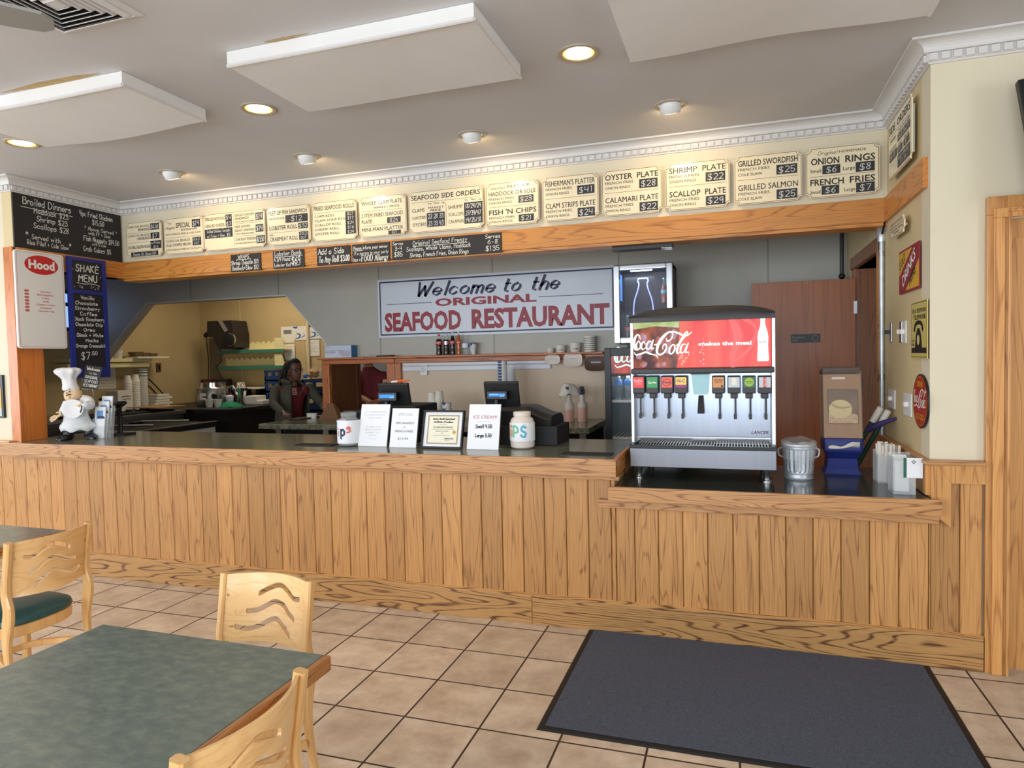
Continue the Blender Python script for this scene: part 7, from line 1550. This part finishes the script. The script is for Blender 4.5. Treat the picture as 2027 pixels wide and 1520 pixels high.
# blue crates
def crate(t, x0, x1, y0, y1, z, h):
    mb = MB(); mb.box(x0, x1, y0, y1, z, z+.02); e = .02
    for q in ((x0, x1, y0, y0+e), (x0, x1, y1-e, y1), (x0, x0+e, y0, y1), (x1-e, x1, y0, y1)): mb.box(*q, z, z+h*.45); mb.box(*q, z+h*.8, z+h)
    for x_ in (x0, (x0+x1)/2-.02, x1-.04): mb.box(x_, x_+.04, y0, y0+e, z+h*.44, z+h*.81); mb.box(x_, x_+.04, y1-e, y1, z+h*.44, z+h*.81)
    return mb
x0 = P(524, 760, 'y', 4.1).x; x1 = -3.52
for i in range(3):
    z = ZQ+.155*i; t = thing('bread_crate', 'blue plastic crate left of the woman, %s of its stack' % ('lowest', 'middle one', 'topmost')[i], 'crate', ((x0+x1)/2, 4.25, z), 'blue crates in the kitchen'); crate(t, x0, x1, 4.1, 4.5, z, .15).build('crate_shell', M['cratb'], t)
x1 = min(x1, -3.52)
x2 = P(598, 760, 'y', 3.7).x; x3 = P(645, 760, 'y', 3.7).x
for i in range(5):
    z = .3+.21*i; t = thing('bread_crate', 'blue plastic crate right of the woman, %s of its stack' % ('lowest', 'second lowest', 'middle one', 'second highest', 'topmost')[i], 'crate', ((x2+x3)/2, 3.9, z), 'blue crates in the kitchen'); crate(t, x2, x3, 3.7, 4.2, z, .2).build('crate_shell', M['cratb'], t)
tag(MB().box(x2, x3, 3.7, 4.2, 0, .3).build('crate_stand', M['dark']), 'dark stand under the right crate stack', 'stand')
for i, (px, py, lb) in enumerate(((606, 742, 'bag of buns with a blue tie on top of the blue crates'), (628, 744, 'clear plastic bag at the right end of the blue crates'))):
    q = P(px, py, 'y', 3.78); c = Vector((q.x+.07-.02*i, 3.85+.06*i, 1.345)); t = thing('bread_bag', lb, 'bread bag', c)
    mb = MB(); mb.ball(c+Vector((0, 0, .075)), .1, 1.1, .8, .72, 16)
    for v in mb.bm.verts: v.co += Vector(mnoise.noise_vector(v.co*14))*.02
    mb.build('bag', glass('bag_plastic_%d' % i, (226, 214, 200), .1, .16 if i == 0 else .3), t)
    if i == 0:
        for k_, (dx_, dz_) in enumerate(((-.05, .05), (.03, .045), (-.01, .095), (.055, .085))): MB().ball(c+Vector((dx_, -.01*k_, dz_)), .042, 1.1, .9, .7, 12).build('bun', mat('bun_crust_%d' % k_, (206, 146, 84), .6), t)
        MB().ball(c+Vector((-.085, -.07, .04)), .036, 1, .6, .9, 10).build('blue_tie', mat('tie_blue', (40, 140, 220), .4), t)
# items beside the pass on the back counter
for i, px in enumerate((632, 640)): cup('sauce_cup', ('small white cup beside the left pass frame, the left one', 'small white cup touching the left pass frame')[i], (P(px, 826, 'z', ZK).x-.05, 2.42, ZK), .03, .036, .05, M['cup'], 'small cups beside the pass frame')
q = P(610, 820, 'y', 2.45); tag(MB().box(-2.0, -1.86, 2.2, 2.55, ZK, ZK+.012, .003).build('serving_tray', M['black']), 'black serving tray on the back counter by the woman', 'tray')
t = thing('paper_bag', 'folded brown paper bag in front of the pass window', 'bag', (-1.62, 2.42, ZK)); MB().loft([[(-1.74, 2.36, ZK), (-1.5, 2.36, ZK), (-1.5, 2.5, ZK), (-1.74, 2.5, ZK)], [(-1.66, 2.42, ZK+.16), (-1.6, 2.42, ZK+.16), (-1.6, 2.44, ZK+.16), (-1.66, 2.44, ZK+.16)]], sm=False).build('bag', mat('bag_brown', (124, 88, 58), .8), t)
t = thing('pass_grill', 'steel appliance with a slotted front beyond the pass window', 'appliance', (-1.45, 3.0, 0)); MB().box(-1.72, -.9, 2.78, 3.05, 0, 1.02, .004).build('housing', M['steelr'], t)
mb = MB()
for k in range(14): mb.box(-1.7+.03*k, -1.685+.03*k, 2.772, 2.781, .95, 1.0)
mb.build('slot_row', M['black'], t)

# ------------------------------------------------------------------ people
def skin(name, chains, m, parent=None, sub=2, root=0):
    """one continuous surface grown on joint chains [(point, rx, ry), ...]; equal points are shared joints"""
    vs, rad_, es, ix = [], [], [], {}
    for chn in chains:
        prev = None
        for p, rx, ry in chn:
            k = tuple(round(c, 4) for c in p)
            if k not in ix: ix[k] = len(vs); vs.append(Vector(p)); rad_.append((rx, ry))
            if prev is not None: es.append((prev, ix[k]))
            prev = ix[k]
    me = bpy.data.meshes.new(name); me.from_pydata(vs, es, []); o = bpy.data.objects.new(name, me); COL.objects.link(o)
    md = o.modifiers.new('skin', 'SKIN'); md.use_smooth_shade = True; md.branch_smoothing = .6
    for i, sv in enumerate(me.skin_vertices[0].data): sv.radius = rad_[i]; sv.use_root = (i == root)
    o.modifiers.new('sub', 'SUBSURF').levels = sub
    dg = bpy.context.evaluated_depsgraph_get(); dg.update(); m2 = bpy.data.meshes.new_from_object(o.evaluated_get(dg)); m2.name = name
    bpy.data.objects.remove(o); m2.materials.clear(); m2.materials.append(m)
    for p_ in m2.polygons: p_.use_smooth = True
    off = wpos(parent) if parent else Vector()
    for v in m2.vertices: v.co -= off
    o = bpy.data.objects.new(name, m2); COL.objects.link(o)
    if parent: o.parent = parent
    return o
def stick(o, p):
    """flat frame lying on the surface of mesh o at its point nearest to p"""
    w = wpos(o); ok, loc, n, _ = o.closest_point_on_mesh(Vector(p)-w); n = n.normalized(); u = Vector((0, 0, 1)).cross(n).normalized()
    return Fr(loc+w, u, n.cross(u))
def lerp(a, b, f): return Vector(a).lerp(Vector(b), f)
def hand_chains(wr, d, side, nrm, k=1.0, curl=.5):
    """palm and five bent fingers: wr wrist, d pointing direction, side towards the thumb, nrm out of the back of the hand"""
    d, side, nrm = Vector(d).normalized(), Vector(side).normalized(), Vector(nrm).normalized(); wr = Vector(wr)
    pm = wr+d*.05*k; kn = wr+d*.09*k; ch_ = [[(wr, .024*k, .019*k), (pm, .034*k, .015*k), (kn, .03*k, .013*k)]]
    for f, (s, L) in enumerate(((.028, .075), (.010, .083), (-.009, .078), (-.027, .062))):
        b = kn+side*s*k; p1 = b+d*L*.45*k-nrm*L*.12*curl*k; p2 = p1+d*L*.3*k-nrm*L*.3*curl*k; p3 = p2+d*L*.2*k-nrm*L*.32*curl*k
        ch_.append([(pm, .034*k, .015*k), (b, .0095*k, .0095*k), (p1, .0085*k, .0085*k), (p2, .0078*k, .0078*k), (p3, .006*k, .006*k)])
    b = wr+d*.025*k+side*.026*k; ch_.append([(wr, .024*k, .019*k), (b, .013*k, .012*k), (b+d*.032*k+side*.022*k-nrm*.008*k, .011*k, .010*k), (b+d*.06*k+side*.026*k-nrm*.016*k, .008*k, .008*k)])
    return ch_
def head(t, c, f, up, skin_m, k=1.0, eye=True, mouth=True, brow=None):
    """sculpted head mesh: c centre (eye height), f facing direction, up axis"""
    f = Vector(f).normalized(); up = Vector(up).normalized(); s = f.cross(up).normalized(); up = s.cross(f)
    W = lambda a, b, e: c+s*a*k+f*b*k+up*e*k
    rings = []
    for z, w, fr_, bk, off in ((-.125, .030, .018, .018, .052), (-.118, .042, .034, .04, .045), (-.10, .053, .046, .062, .035), (-.075, .062, .058, .078, .025), (-.05, .067, .064, .088, .018), (-.02, .071, .070, .097, .012), (.01, .074, .072, .104, .008), (.04, .076, .074, .106, .004), (.07, .073, .068, .1, .0), (.095, .062, .054, .084, -.002), (.112, .042, .036, .056, -.004), (.12, .012, .01, .016, -.006)):
        ring = []
        for q in range(32):
            a = 2*PI*q/32; ca, sa = math.cos(a), math.sin(a); b = (fr_ if sa > 0 else bk)*sa
            if sa > 0: b = fr_*sa**.85
            x = w*ca*(1 if sa < 0 else (abs(ca)**.0))
            # face relief
            if sa > .3:
                n_ = math.exp(-(x/.011)**2)
                if -.045 < z < .03: b += n_*.024*max(0, 1-abs(z+.026)/.05)
                b -= .007*math.exp(-((abs(x)-.03)/.014)**2)*math.exp(-((z-.002)/.014)**2)
                b += .006*math.exp(-(x/.02)**2)*math.exp(-((z+.066)/.014)**2)+.007*math.exp(-(x/.02)**2)*math.exp(-((z+.105)/.016)**2)
            ring.append(W(x, b+off, z))
        rings.append(ring)
    mb = MB(); mb.loft(rings)
    for sg in (-1, 1): mb.ball(W(sg*.075, -.005, -.012), .024*k, .35, .7, 1.2, 12, Matrix((s, f, up)).transposed())
    mb.tube([W(0, -.02, -.09), W(0, -.03, -.14), W(0, -.045, -.2)], [.047*k, .046*k, .052*k], 18)
    mb.tube([W(-.004, .1, -.03), W(.0, .1, -.036), W(.004, .1, -.03)], .008*k, 8)
    h_ = mb.build('head', skin_m, t)
    if eye:
        for sg in (-1, 1):
            MB().ball(W(sg*.031, .064, .0), .0125*k, 1, .7, .75, 12).build('eye', M['cup'], h_); MB().ball(W(sg*.031, .071, .0), .0062*k).build('iris', M['ink'], h_)
            mb = MB(); mb.tube([W(sg*.016, .076, .022), W(sg*.032, .074, .027), W(sg*.05, .062, .022)], [.003*k, .004*k, .002*k], 6); mb.build('eyebrow', brow or M['ink'], h_)
    if mouth: mb = MB(); mb.tube([W(-.022, .073, -.066), W(-.01, .08, -.064), (W(0, .081, -.065)), W(.01, .08, -.064), W(.022, .073, -.066)], [.002*k, .005*k, .0055*k, .005*k, .002*k], 8); mb.build('lips', mat('lip_%s' % skin_m.name, (134, 72, 64), .5), h_)
    return h_, W
sk1 = mat('skin_deep_brown', (104, 66, 48), .5); sk2 = mat('skin_tan', (176, 116, 88), .5)
shirt = mat('maroon_tshirt', (104, 24, 32), .8, bump=.15, bscale=40); jacket = mat('olive_jacket', (78, 78, 64), .85, noise=.08, nscale=20, bump=.2, bscale=50); trous = mat('dark_trousers', (34, 34, 40), .85)
# woman at the back counter, turned to her left (our right)
WY = 2.92; px_ = Vector((-2.46, WY, 0))
t = thing('person', 'woman in olive jacket over maroon shirt, dark braids and glasses, leaning on the back counter', 'person', px_)
hc = P(583, 731, 'y', WY-.02); nk = Vector((-2.46, WY, 1.325)); fdir = Vector((.93, -.22, -.12))
head(t, hc, fdir, (0.05, 0, 1), sk1, .97)
chest = Vector((-2.47, WY, 1.17)); waist = Vector((-2.50, WY+.02, .98)); hip = Vector((-2.52, WY+.03, .84))
shR = Vector((-2.585, WY-.165, 1.265)); shL = Vector((-2.37, WY+.17, 1.265))
elR = P(541, 800, 'y', WY-.33); wrR = Vector((-2.235, 2.44, 1.012)); elL = Vector((-2.22, WY+.22, 1.06)); wrL = Vector((-2.07, WY+.02, 1.03))
skin('body', [[(hip, .12, .09), (waist, .11, .085), (chest, .115, .085), (nk+Vector((0, 0, -.05)), .06, .055), (nk+Vector((.01, 0, .05)), .045, .045)],
  [(chest, .115, .085), (shR, .045, .045), (elR, .042, .042), (wrR, .026, .026)], [(chest, .115, .085), (shL, .045, .045), (elL, .042, .042), (wrL, .026, .026)],
  [(hip, .12, .09), (hip+Vector((0, -.1, -.08)), .095, .09), (hip+Vector((.03, -.1, -.42)), .06, .06), (hip+Vector((0, -.1, -.78)), .04, .04), (hip+Vector((.1, -.1, -.81)), .03, .03)],
  [(hip, .12, .09), (hip+Vector((0, .1, -.08)), .095, .09), (hip+Vector((.03, .1, -.42)), .06, .06), (hip+Vector((0, .1, -.78)), .04, .04), (hip+Vector((.1, .1, -.81)), .03, .03)]]
  + hand_chains(wrR, (.75, -.62, -.12), (.6, .75, 0), (.05, .0, 1), .95, .5) + hand_chains(wrL, (.95, -.2, -.1), (-.2, -.95, 0), (0, 0, 1), .95, .5), sk1, t)
skin('tshirt', [[(hip+Vector((0, 0, -.04)), .168, .128), (waist, .15, .118), (chest+Vector((.012, 0, 0)), .168, .128), (nk+Vector((0, 0, -.055)), .075, .07), (nk+Vector((0, 0, -.02)), .058, .056)], [(chest+Vector((.012, 0, 0)), .168, .128), (shR, .065, .065)], [(chest+Vector((.012, 0, 0)), .168, .128), (shL, .065, .065)]], shirt, t)
jk = MB()
for sg, s0, w0 in ((-1, shR, 0), (1, shL, 0)):
    rows_ = []
    for z, rx, ry, fo in ((.78, .2, .21, .10), (.9, .185, .205, .10), (1.0, .175, .2, .09), (1.1, .175, .205, .08), (1.2, .17, .2, .07), (1.27, .145, .165, .06), (1.315, .1, .1, .04), (1.35, .085, .085, .03)):
        cx_ = -2.49-.02*(1.2-z); rows_.append([(cx_+rx*math.cos(a), WY+.01+sg*ry*math.sin(a), z) for a in [PI*q/18 for q in range(3 if sg > 0 else 5, 19)]])
    jk.loft(rows_, closed=False)
jo = jk.build('jacket', jacket, t, clean='keep'); sd_ = jo.modifiers.new('thick', 'SOLIDIFY'); sd_.thickness = .012; sd_.offset = 1
skin('sleeve', [[(shR+Vector((.05, .05, .01)), .06, .06), (shR, .066, .064), (elR, .052, .05), (lerp(elR, wrR, .55), .044, .042), (lerp(elR, wrR, .88), .036, .036)]], jacket, t)
skin('sleeve', [[(shL+Vector((.02, -.05, .01)), .06, .06), (shL, .066, .064), (elL, .052, .05), (lerp(elL, wrL, .55), .044, .042), (lerp(elL, wrL, .9), .036, .036)]], jacket, t)
mb = MB(); mb.tube([(-2.42, WY-.1, 1.335), (-2.52, WY-.09, 1.35), (-2.575, WY, 1.355), (-2.52, WY+.09, 1.35), (-2.42, WY+.1, 1.335)], [.02, .032, .038, .032, .02], 10); mb.build('hood_collar', jacket, t)
skin('trousers', [[(hip, .165, .125), (hip+Vector((0, -.1, -.1)), .1, .1), (hip+Vector((.03, -.1, -.42)), .075, .075), (hip+Vector((0, -.1, -.74)), .06, .06)], [(hip, .165, .125), (hip+Vector((0, .1, -.1)), .1, .1), (hip+Vector((.03, .1, -.42)), .075, .075), (hip+Vector((0, .1, -.74)), .06, .06)]], trous, t)
f_ = fdir.normalized(); s_ = f_.cross(Vector((0, 0, 1))).normalized(); u_ = s_.cross(f_)
HW = lambda a, b, e: hc+s_*a+f_*b+u_*e
hairm = mat('black_braids', (22, 17, 16), .55, bump=.5, bscale=90)
mb = MB(); rg = []
for z, w, fr_, bk, off in ((-.04, .068, -.02, .1, -.005), (-.01, .078, .0, .108, -.004), (.025, .081, .03, .113, -.004), (.055, .081, .062, .113, -.004), (.08, .075, .064, .106, -.004), (.105, .062, .05, .085, -.006), (.124, .036, .03, .05, -.008), (.132, .008, .006, .01, -.01)):
    rg.append([HW(w*math.cos(2*PI*q/28), (fr_ if math.sin(2*PI*q/28) > 0 else bk)*math.sin(2*PI*q/28)+off, z) for q in range(28)])
mb.loft(rg); hh_ = mb.build('hair', hairm, t)
rb_ = random.Random(6)
for k in range(15):
    a0 = rb_.uniform(-.035, .035); b0 = rb_.uniform(0, 1); p0 = HW(a0, -.1, .03+.03*rb_.random()); p1 = p0+Vector((-.05-.03*rb_.random(), rb_.uniform(-.05, .05), -.1)); p2 = p1+Vector((-.04*rb_.random()-.01, rb_.uniform(-.05, .03), -.2)); p3 = p2+Vector((-.02+.05*rb_.random(), rb_.uniform(-.05, .03), -.2-.14*b0))
    mb = MB(); mb.tube([HW(a0*.6, -.085, .045), p0+Vector((-.02, 0, .005)), p1, p2, p3], [.012, .013, .012, .011, .006], 6, 5); mb.build('braid', hairm if k % 4 else mat('brown_braid_%d' % k, (70, 48, 30), .6, bump=.5, bscale=90), hh_)
mb = MB(); mb.tube([HW(.03*math.cos(q*PI/6), -.112+.0*q, .04+.03*math.sin(q*PI/6)) for q in range(13)], .014, 8, 1); mb.build('hair_tie', M['black'], hh_)
mb = MB()
for sg in (-1, 1):
    mb.tube([HW(sg*.034+.023*math.cos(q*PI/8), .087-.012*abs(sg*.034+.023*math.cos(q*PI/8))/.05, .0+.017*math.sin(q*PI/8)) for q in range(17)], .0032, 6, 1); mb.tube([HW(sg*.057, .075, .003), HW(sg*.078, .04, .003), HW(sg*.08, -.01, .0)], .003, 6, 1)
mb.tube([HW(-.011, .09, .003), HW(.011, .09, .003)], .003, 6, 1); mb.build('glasses', M['black'], t)
MB().ball(HW(.082, -.005, -.038), .006).build('earring', M['alu'], t)
fr = stick(bpy.data.objects['tshirt'], P(603, 775, 'y', WY-.2)); mb = MB(); mb.rect(fr, -.028, .028, -.035, .04, .006); lg_ = mb.build('shirt_badge', mat('badge_pale', (206, 160, 150), .6), t); mb = MB()
for k in range(3): mb.rect(fr, -.02, .02, -.025+.022*k, -.016+.022*k, .0072)
mb.build('badge_print', shirt, lg_)
mb = MB(); mb.tube([*(lambda ts: [stick(ts, nk+Vector(q_))(0, 0, .004) for q_ in ((.03, -.09, -.0), (.1, -.09, -.05), (.15, -.07, -.1), (.17, -.04, -.15), (.17, .0, -.1), (.1, .06, -.03))])(bpy.data.objects['tshirt'])], .0035, 6); mb.build('necklace', M['alu'], t)
# man beyond the pass window
MY = 3.42; t = thing('person', 'man in a maroon t-shirt beyond the pass window, head hidden by its frame', 'person', (-1.6, MY, 0))
nk = P(730, 722, 'y', MY); chest = nk+Vector((.0, .03, -.2)); waist = nk+Vector((.01, .06, -.45)); hip = nk+Vector((.01, .08, -.6))
hc2 = nk+Vector((.0, -.03, .128)); head(t, hc2, (.25, -1, -.15), (0, -.15, 1), sk2, 1.0)
shR = P(713, 738, 'y', MY+.02); shL = P(760, 741, 'y', MY+.02); elR = P(710, 783, 'y', MY-.04); wrR = P(746, 803, 'y', MY-.28); elL = shL+Vector((.09, .0, -.29)); wrL = elL+Vector((-.08, -.24, -.02))
skin('body', [[(hip, .13, .1), (waist, .12, .09), (chest, .12, .085), (nk+Vector((0, 0, -.05)), .06, .058), (nk+Vector((0, -.01, .06)), .055, .057)], [(chest, .12, .085), (shR, .045, .045), (elR, .046, .046), (wrR, .03, .03)], [(chest, .12, .085), (shL, .045, .045), (elL, .046, .046), (wrL, .03, .03)],
  [(hip, .13, .1), (hip+Vector((-.1, 0, -.1)), .1, .095), (hip+Vector((-.1, -.02, -.5)), .065, .065), (hip+Vector((-.1, .02, -.9)), .045, .045), (hip+Vector((-.1, -.1, -.95)), .035, .03)], [(hip, .13, .1), (hip+Vector((.1, 0, -.1)), .1, .095), (hip+Vector((.1, -.02, -.5)), .065, .065), (hip+Vector((.1, .02, -.9)), .045, .045), (hip+Vector((.1, -.1, -.95)), .035, .03)]]
  + hand_chains(wrR, (.8, -.55, -.1), (.55, .8, .1), (0, 0, 1), 1, .6) + hand_chains(wrL, (-.3, -.95, -.1), (-.9, .3, 0), (0, 0, 1), 1, .6), sk2, t)
skin('tshirt', [[(hip+Vector((0, 0, -.2)), .2, .155), (hip, .195, .15), (waist, .18, .142), (chest, .19, .14), (nk+Vector((0, 0, -.045)), .085, .08), (nk+Vector((0, 0, -.012)), .068, .068)], [(chest, .19, .14), (shR, .08, .08), (lerp(shR, elR, .55), .085, .082), (lerp(shR, elR, .82), .088, .085)], [(chest, .19, .14), (shL, .08, .08), (lerp(shL, elL, .55), .085, .082), (lerp(shL, elL, .82), .088, .085)]], shirt, t)
skin('trousers', [[(hip+Vector((0, 0, -.02)), .165, .125), (hip+Vector((-.1, 0, -.12)), .11, .105), (hip+Vector((-.1, -.02, -.5)), .08, .08), (hip+Vector((-.1, .02, -.86)), .065, .065)], [(hip+Vector((0, 0, -.02)), .165, .125), (hip+Vector((.1, 0, -.12)), .11, .105), (hip+Vector((.1, -.02, -.5)), .08, .08), (hip+Vector((.1, .02, -.86)), .065, .065)]], trous, t)
mb = MB(); rg = []
for z, w, fr_, bk in ((-.02, .077, -.03, .108), (.02, .08, .02, .112), (.06, .08, .068, .112), (.09, .068, .06, .096), (.115, .044, .04, .06), (.127, .01, .01, .014)):
    rg.append([hc2+Vector((w*math.cos(2*PI*q/24), -((fr_ if math.sin(2*PI*q/24) > 0 else bk)*math.sin(2*PI*q/24)), z)) for q in range(24)])
mb.loft(rg); mb.build('hair', mat('short_dark_hair', (40, 30, 24), .7, bump=.4, bscale=120), t)
fr = stick(bpy.data.objects['tshirt.001'], P(763, 752, 'y', MY-.2)); mb = MB(); mb.rect(fr, -.032, .032, -.04, .035, .006); lg_ = mb.build('shirt_badge', mat('badge_sand', (214, 178, 140), .6), t); mb = MB(); typ(mb, fr, 'OSR', -.022, .022, -.014, .026, .03, 0, .0072); mb.build('badge_print', shirt, lg_)

# ------------------------------------------------------------------ chef figurine on the counter
base = P(135, 871, 'z', ZU); base.y += .06; base.x += .02
fr = Fr(base, (.74, .67, 0), (0, 0, 1)); KA, KB = .00055, .00068
def cq(zx, zy, c=0): return fr((zx-790)*KA, (1365-zy)*KB, c)
t = thing('chef_figurine', 'painted chef figurine holding a white plate at the left end of the counter', 'figurine', base)
wh = mat('figurine_white', (226, 228, 230), .5, noise=.05, nscale=30); fl = mat('figurine_flesh', (226, 196, 156), .5); shb = mat('figurine_black', (30, 30, 34), .35); redk = mat('figurine_red', (140, 40, 36), .5)
AX = Matrix((fr.u, -fr.n, fr.v)).transposed()
def ell(mb, zx, zy, c, ra, rb, rc, rot=0): mb.ball(cq(zx, zy, c), 1, ra, rc, rb, 24, AX @ Matrix.Rotation(rot, 3, 'Y')); return mb
mb = MB(); rg = []
for zy, cx_, ra, rc in ((1262, 800, .113, .08), (1225, 806, .125, .092), (1200, 806, .122, .09), (1150, 800, .096, .078), (1080, 792, .082, .07), (1000, 792, .09, .075), (940, 795, .088, .07), (900, 790, .06, .05)):
    rg.append([cq(cx_, zy)+fr.u*ra*math.cos(2*PI*q/36)*(1+(.05*math.sin(q*1.4) if zy > 1190 else 0))+fr.n*rc*math.sin(2*PI*q/36)+fr.v*(.01*math.sin(q*1.05) if zy > 1240 else 0) for q in range(36)])
mb.loft(rg); mb.build('coat', wh, t)
for zx in (690, 930): mb = MB(); mb.tube([cq(zx, 1250, .0), cq(zx-(8 if zx < 800 else -4), 1310, .0)], .036, 14, 1); mb.build('trouser_leg', shb, t)
for zx, w, c_ in ((672, .062, .03), (960, .05, .02)):
    mb = MB(); rg = []
    for k, (f, r_, h_) in enumerate(((-.045, .02, .03), (-.03, .036, .05), (.0, .043, .052), (.04, .046, .04), (.075, .036, .03), (.09, .015, .018))): rg.append([fr((zx-790)*KA, 0, 0)+fr.n*(f+.01)+fr.u*(-.35*(f) if zx < 800 else .2*f)+fr.u*r_*math.cos(2*PI*q/16)+fr.v*max(.0, h_*.5+h_*.5*math.sin(2*PI*q/16)) for q in range(16)])
    mb.loft(rg); mb.build('shoe', shb, t)
hd_ = ell(MB(), 770, 838, .02, .062, .058, .062, -.2); ell(hd_, 772, 858, .03, .06, .046, .058, -.2); ell(hd_, 742, 842, .085, .013, .012, .014); ell(hd_, 868, 830, .005, .01, .02, .014)
hp_ = hd_.build('head', fl, t)
mb = MB(); mb.tube([cq(705, 848, .082), cq(735, 838, .093), cq(768, 830, .088)], [.003, .008, .003], 8); mb.build('moustache', mat('figurine_brown', (96, 64, 44), .6), hp_)
for zx, zy in ((712, 815), (750, 800)):
    ell(MB(), zx, zy, .078, .0085, .008, .006).build('eye', M['cup'], hp_); ell(MB(), zx-1, zy+1, .0845, .004, .005, .003).build('pupil', M['ink'], hp_); mb = MB(); mb.tube([cq(zx-14, zy-20, .077), cq(zx, zy-27, .08), cq(zx+14, zy-26, .074)], .0025, 6); mb.build('eyebrow', mat('figurine_brow', (80, 56, 40), .6), hp_)
mb = MB(); mb.tube([cq(742, 870, .086), cq(756, 874, .087), cq(770, 866, .083)], .0025, 6); mb.build('lips', redk, hp_)
mb = MB(); mb.tube([cq(820, 770, .035), cq(846, 790, .02), cq(850, 812, .0)], .011, 8); mb.build('hair', mat('figurine_auburn', (150, 76, 46), .6), hp_)
mb = MB(); rg = []
for zy, cx_, ra, rc in ((790, 752, .056, .056), (770, 748, .06, .06), (720, 735, .05, .052), (660, 725, .05, .052), (625, 718, .062, .06), (590, 712, .084, .07), (560, 712, .09, .072), (538, 716, .076, .06), (526, 720, .045, .04)):
    pf = .09 if zy < 640 else .012; rg.append([cq(cx_+(zy-790)*-.04, zy, .012)+fr.u*ra*(1+pf*math.sin(q*PI*7/18))*math.cos(2*PI*q/36)+fr.n*rc*(1+pf*math.sin(q*PI*7/18))*math.sin(2*PI*q/36) for q in range(36)])
mb.loft(rg); mb.build('chef_hat', wh, t)
mb = MB(); mb.tube([cq(735, 905, .035), cq(795, 893, .055), cq(870, 868, .03)], [.014, .016, .014], 10); mb.build('neckerchief', redk, t)
mb = MB(); mb.tube([cq(712, 945, .02), cq(676, 1010, .05), cq(650, 1050, .075)], [.042, .036, .03], 12); mb.build('sleeve', wh, t)
mb = MB(); mb.tube([cq(880, 905, .01), cq(950, 925, .03), cq(968, 965, .05), cq(930, 960, .08), cq(915, 935, .085)], [.04, .044, .042, .036, .03], 12); mb.build('sleeve', wh, t)
def figurine_hand(wr, d, side, nrm): return skin('hand', hand_chains(wr, d, side, nrm, .62, .9), fl, t, 1)
figurine_hand(cq(655, 1052, .085), -fr.u*.8-fr.v*.45+fr.n*.2, fr.v, fr.n); figurine_hand(cq(920, 925, .1), -fr.u*.6-fr.v*.5, -fr.v*.5+fr.u*.6, fr.n)
fp_ = Fr(cq(785, 1000, .108), fr.u, (fr.v+fr.n*-.12))
mb = MB(); pl_ = lambda r_, c_: [fp_(r_*math.cos(2*PI*q/40), r_*math.sin(2*PI*q/40)*1.0, c_) for q in range(40)]
mb.loft([pl_(.05, -.008), pl_(.072, .004), pl_(.0735, .007), pl_(.071, .008), pl_(.05, .001), pl_(.01, .0)]); pt_ = mb.build('plate', M['white'], t)
mb = MB(); mb.ribbon([(.052, -.03), (.06, -.005), (.062, .02)], .009, fp_, .009); mb.build('chalk_stroke', M['ink'], pt_)
cs = [cq(930, 497, -.03), cq(1145, 540, -.03), cq(1065, 800, -.03), cq(865, 765, -.03)]
fs = Fr(cs[3], cs[2]-cs[3], cs[0]-cs[3]); w = (cs[2]-cs[3]).length; h = (cs[0]-cs[3]).length
v_ = (cs[0]-cs[3]).normalized(); fs.v = (v_-fs.u*v_.dot(fs.u)).normalized(); fs.n = fs.u.cross(fs.v)
chalk_sign('figurine_sign', fs, w, h, 'small tilted chalkboard welcoming to the restaurant behind the chef figurine', 'chalkboard', [('Welcome', .1, .9, .8, .13), ('to the', .3, .75, .64, .08), ('ORIGINAL', .08, .88, .44, .12), ('SEAFOOD', .08, .9, .26, .12), ('RESTAURANT', .06, .96, .08, .12)])
so = bpy.data.objects['figurine_sign']
mb = MB(); mb.tube([fs(w*.35, 0, -.008), Vector((fs(w*.3, 0, -.008).x, fs(w*.3, 0, -.008).y, ZU))], .004, 8, 1); mb.build('sign_stand', M['steelr'], so)
mb = MB(); mb.tube([fs(w*.7, 0, -.008), Vector((fs(w*.8, 0, -.008).x, fs(w*.8, 0, -.008).y, ZU))], .004, 8, 1); mb.build('sign_stand', M['steelr'], so)
